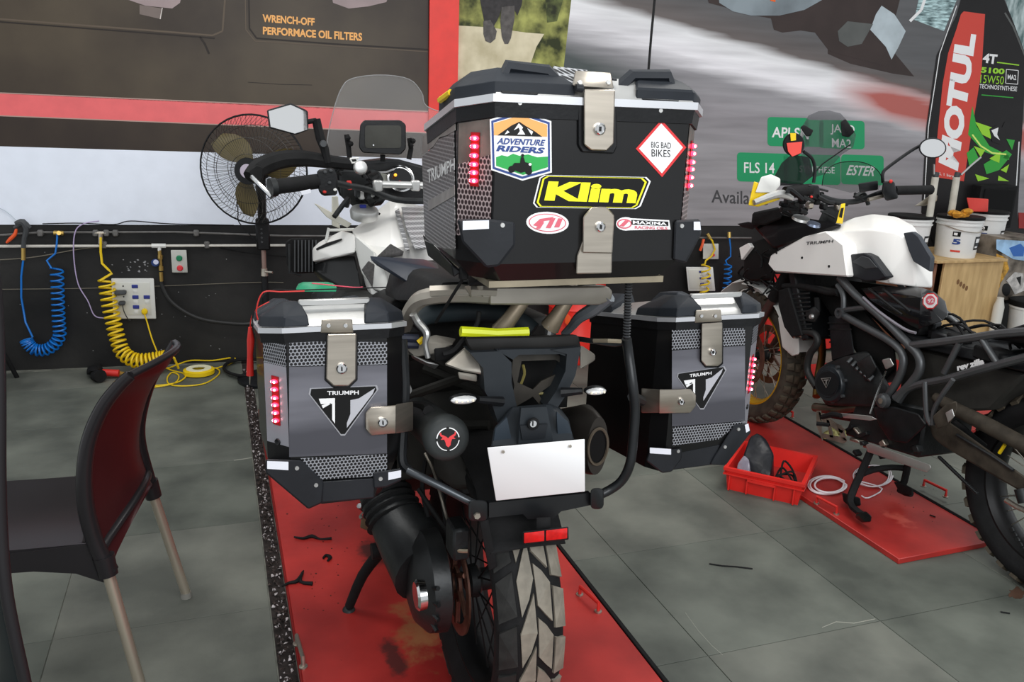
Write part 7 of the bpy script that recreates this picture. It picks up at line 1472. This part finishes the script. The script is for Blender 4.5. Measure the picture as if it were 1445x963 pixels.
# printed drum / carton under the speaker
c0_ = P(1419, 336, 4.22); c1_ = P(1475, 340, 4.22); cz = P(1420, 424, 4.22).z
pc = thing('printed_carton', V(((c0_.x+c1_.x)/2, 4.4, cz)), 'carton printed with sky, autumn trees and a rider, under the speaker', 'carton')
sky_ = mat('carton_print', (70, 60, 50), .5, var=.5, scale=9, c2=(150, 140, 128), detail=6)
MB().bbox(((c0_.x+c1_.x)/2, 4.51, (c0_.z+cz)/2), (c1_.x-c0_.x, .58, c0_.z-cz), .003).build('body', sky_, pc)
def cpr(px, m_, k_): return MB().prism([P(x, y, 4.2185-.0006*k_) for x, y in px], V((0, -.0005, 0))).build('printed_picture', m_, pc, smooth=False)
cpr([(1406, 338), (1474, 342), (1474, 372), (1430, 366), (1406, 352)], mat('carton_sky', (150, 186, 220), .5, var=.3, scale=10), 0)
cpr([(1424, 350), (1440, 344), (1446, 350), (1444, 362), (1430, 362)], mat('carton_blue', (40, 100, 180), .5), 1)
cpr([(1406, 358), (1420, 364), (1424, 380), (1412, 400), (1408, 414)], mat('carton_autumn', (190, 140, 40), .5, var=.5, scale=30), 1)
cpr(ell(1420, 409, 6, 9, 16), sbk, 1); cpr([(1420, 396), (1432, 384), (1444, 386), (1446, 410), (1432, 416), (1426, 404)], mat('carton_rider', (190, 186, 182), .5, var=.3, scale=30), 2); cpr([(1434, 392), (1441, 390), (1440, 404)], sbk, 3)
bx_ = P(1460, 430, 4.08); zt3 = P(1440, 424, 4.1).z
bkt = thing('paint_bucket', V((bx_.x, 4.08, 0)), 'white bucket with a black lid at the right edge below the printed carton', 'bucket')
MB().lathe((bx_.x, 4.08, 0), (0, 0, 1), [(0, .12), (zt3*.86, .145), (zt3*.86, .15), (zt3*.9, .15), (zt3*.9, .145)], 28).build('body', bpl, bkt)
MB().lathe((bx_.x, 4.08, 0), (0, 0, 1), [(zt3*.9, .152), (zt3*.99, .155), (zt3, .15), (zt3+.001, .02)], 28).build('lid', rubber, bkt)
MB().bbox((bx_.x-.28, 4.3, P(1408, 440, 4.2).z-.1), (.10, .1, .2), .006).build('jar', whitep, bkt) if False else None
tag(MB().lathe(V((P(1410, 430, 4.10).x, 4.10, 0)), (0, 0, 1), [(0, .03), (P(1410, 432, 4.12).z, .034), (P(1410, 422, 4.12).z, .022), (P(1410, 419, 4.12).z, .022)], 16).build('plastic_bottle', mat('bottle_white', (206, 204, 196), .4)), 'white plastic bottle standing between the plywood box and the right-hand bucket', 'bottle')
cab_ = [P(1412, 420, 4.24), P(1480, 424, 4.24)]
bn = thing('low_bench', V(((c0_.x+c1_.x)/2+.1, 4.45, 0)), 'dark low bench carrying the printed carton at the right edge', 'bench')
MB().bbox(((c0_.x+c1_.x)/2+.025, 4.46, cz-.02), (c1_.x-c0_.x+.05, .36, .04), .003).build('top', rubber, bn)
for x in (c0_.x+.03, c1_.x+.05):
    for y in (4.31, 4.60): MB().box((x, y, (cz-.04)/2), (.03, .03, cz-.04)).build('leg', rubber, bn, smooth=False)
# ================================================================ CHAIRS
cpm = mat('chair_plastic', (34, 32, 34), .30, var=.1, scale=5)
crd = mat('chair_red_sheen', (58, 22, 24), .34, var=.2, scale=3)  # black plastic, its dark red sheen put into the base colour
legm = mat('chair_leg_tube', (178, 168, 152), .34, .7, var=.15, scale=4, stretch=(1, 1, .3))
ch = thing('plastic_chair', V((-.45, 2.3, 0)), 'black moulded plastic chair with steel tube legs, back turned to the large motorcycle', 'chair')
YN, YFa = 2.08, 2.50
near = [(155, 806), (136, 770), (122, 720), (119, 670), (126, 620), (145, 575), (168, 545), (184, 530)]
far = [(214, 695), (204, 660), (196, 625), (196, 595), (204, 560), (216, 530), (232, 510), (247, 484)]
def cm_(pts, k=4): q = catmull([V((x, y, 0)) for x, y in pts], 1, k)[0]; return [(p.x, p.y) for p in q]
NN = [P(x, y, YN) for x, y in cm_(near)]; FF = [P(x, y, YFa) for x, y in cm_(far)]
rows = []
for i, (a, b) in enumerate(zip(NN, FF)):
    t_ = i/(len(NN)-1); low_ = max(0, .18*(1-t_*4.0)); row = []
    for j in range(13):
        s = j/12; p = a*(1-s)+b*s; p = p+V((.045*math.sin(PI*s), 0, 0)); p.z += low_*math.sin(PI*s)**.8*.55+(.012*math.sin(PI*s) if t_ > .9 else 0); row.append(p)
    rows.append(row)
MB().grid(rows, thv=(-.007, 0, .0)).build('backrest', crd, ch, ang=60)
for pts in (NN, FF):
    n_ = len(pts); MB().tube(pts, [.022-.008*(i/n_) for i in range(n_)], 8).build('back_rail', cpm, ch, ang=60)
MB().tube([r_ for r_ in rows[-1]], .010, 8).build('top_rail', cpm, ch, ang=60)
MB().tube([rows[3][j] for j in range(13)], .012, 8).build('lower_rail', cpm, ch, ang=60)
# seat
s_near = [P(x, y, YN) for x, y in ((-90, 762), (-20, 766), (60, 768), (122, 768))]
zs_ = s_near[-1].z
xa_, xb_ = s_near[0].x, s_near[-1].x
rows = []
for i in range(9):
    t_ = i/8; x = xa_+(xb_-xa_+.02)*t_; rows.append([V((x, YN+(YFa-YN)*s/8, zs_-.018*math.sin(PI*s/8)+.012*(1-t_)-(.02 if t_ == 0 else 0))) for s in range(9)])
MB().grid(rows, thv=(0, 0, -.012)).build('seat', cpm, ch, ang=60)
for y in (YN-.004, YFa-.004):
    MB().prism([V((x, y, z)) for x, z in ((xa_, zs_), (xb_, zs_), (xb_+.035, zs_-.04), (xb_+.03, zs_-.11), (xb_-.03, zs_-.075), (xb_-.12, zs_-.055), (xa_+.12, zs_-.05), (xa_+.02, zs_-.08), (xa_-.02, zs_-.08))], V((0, .016, 0))).build('seat_apron', cpm, ch)
MB().prism([V((xb_, YN, zs_)), V((xb_, YFa, zs_)), V((xb_, YFa, zs_-.05)), V((xb_, YN, zs_-.05))], V((-.012, 0, 0))).build('rear_apron', cpm, ch)
for (px, py, Y), (fx_, fy_) in (((150, 800, YN), (202, 985)), ((214, 692, YFa), (263, 843))):
    top = P(px, py, Y); bot = F(fx_, fy_); d_ = (bot-top)
    MB().tube([top-d_.normalized()*.03, top+d_*.06], [.026, .023], 14).build('leg_socket', cpm, ch)
    MB().tube([top, bot+V((0, 0, .012))], .0145, 14).build('leg', legm, ch)
    MB().tube([bot+V((0, 0, .018)), bot], [.0155, .017], 14).build('foot_cap', mat('grey_cap', (120, 118, 112), .5), ch)
for Y in (YN, YFa):
    MB().tube([V((xa_+.03, Y, zs_-.03)), V((xa_-.03, Y+(.03 if Y > 2.2 else -.03), 0))], .0145, 14).build('leg', legm, ch)
# second chair, at the left edge close to the camera
c2_ = thing('plastic_chair', V((-.55, 1.2, 0)), 'black plastic chair cut off by the left edge of the picture, closest to the camera', 'chair')
edge = [(-6, 300), (0, 380), (6, 470), (8, 560), (8, 650), (10, 740), (16, 820), (26, 880), (40, 945), (46, 975), (60, 1060)]
E1 = [P(x, y, 1.25) for x, y in cm_(edge, 3)]
rows = []
for i, p in enumerate(E1):
    t_ = i/(len(E1)-1); w_ = .035+.05*t_**2
    rows.append([p+V((-w_*s, .10*s-.02*math.sin(PI*s), .0)) for s in (0, .15, .4, .7, 1)]+[p+V((-w_-.2, .25, 0))])
MB().grid(rows, thv=(-.01, -.005, 0)).build('backrest', mat('chair_plastic_dark', (26, 30, 32), .25, var=.2, scale=6), c2_, ang=60)
MB().tube([p+V((-.008, 0, 0)) for p in E1], .009, 8).build('back_rail', cpm, c2_, ang=60)
lowp = E1[-1]
MB().tube([lowp+V((-.03, 0, .04)), V((lowp.x+.08, lowp.y-.06, 0))], .015, 12).build('leg', legm, c2_)
MB().tube([lowp+V((-.3, .35, .04)), V((lowp.x-.3, lowp.y+.45, 0))], .015, 12).build('leg', legm, c2_)
MB().tube([lowp+V((-.03, 0, .04)), lowp+V((-.3, .35, .04))], .03, 8).build('seat_rim', cpm, c2_)
# third chair leg glimpsed at the far left
c3_ = thing('stool', V((-1.45, 4.4, 0)), 'stool at the left edge of which only one black leg shows', 'stool')
fb_ = F(4, 562); MB().tube([fb_, V((fb_.x-.12, fb_.y, .45))], .012, 10).build('leg', rubber, c3_); 
for dx, dy in ((-.45, 0), (-.45, .35), (0, .35)): MB().tube([V((fb_.x+dx, fb_.y+dy, 0)), V((fb_.x-.12+(.0 if dx == 0 else -.2), fb_.y+dy*.7, .45))], .012, 10).build('leg', rubber, c3_)
MB().lathe(V((fb_.x-.22, fb_.y+.13, .45)), (0, 0, 1), [(0, .17), (.02, .18), (.03, .16)], 24).build('seat', rubber, c3_)
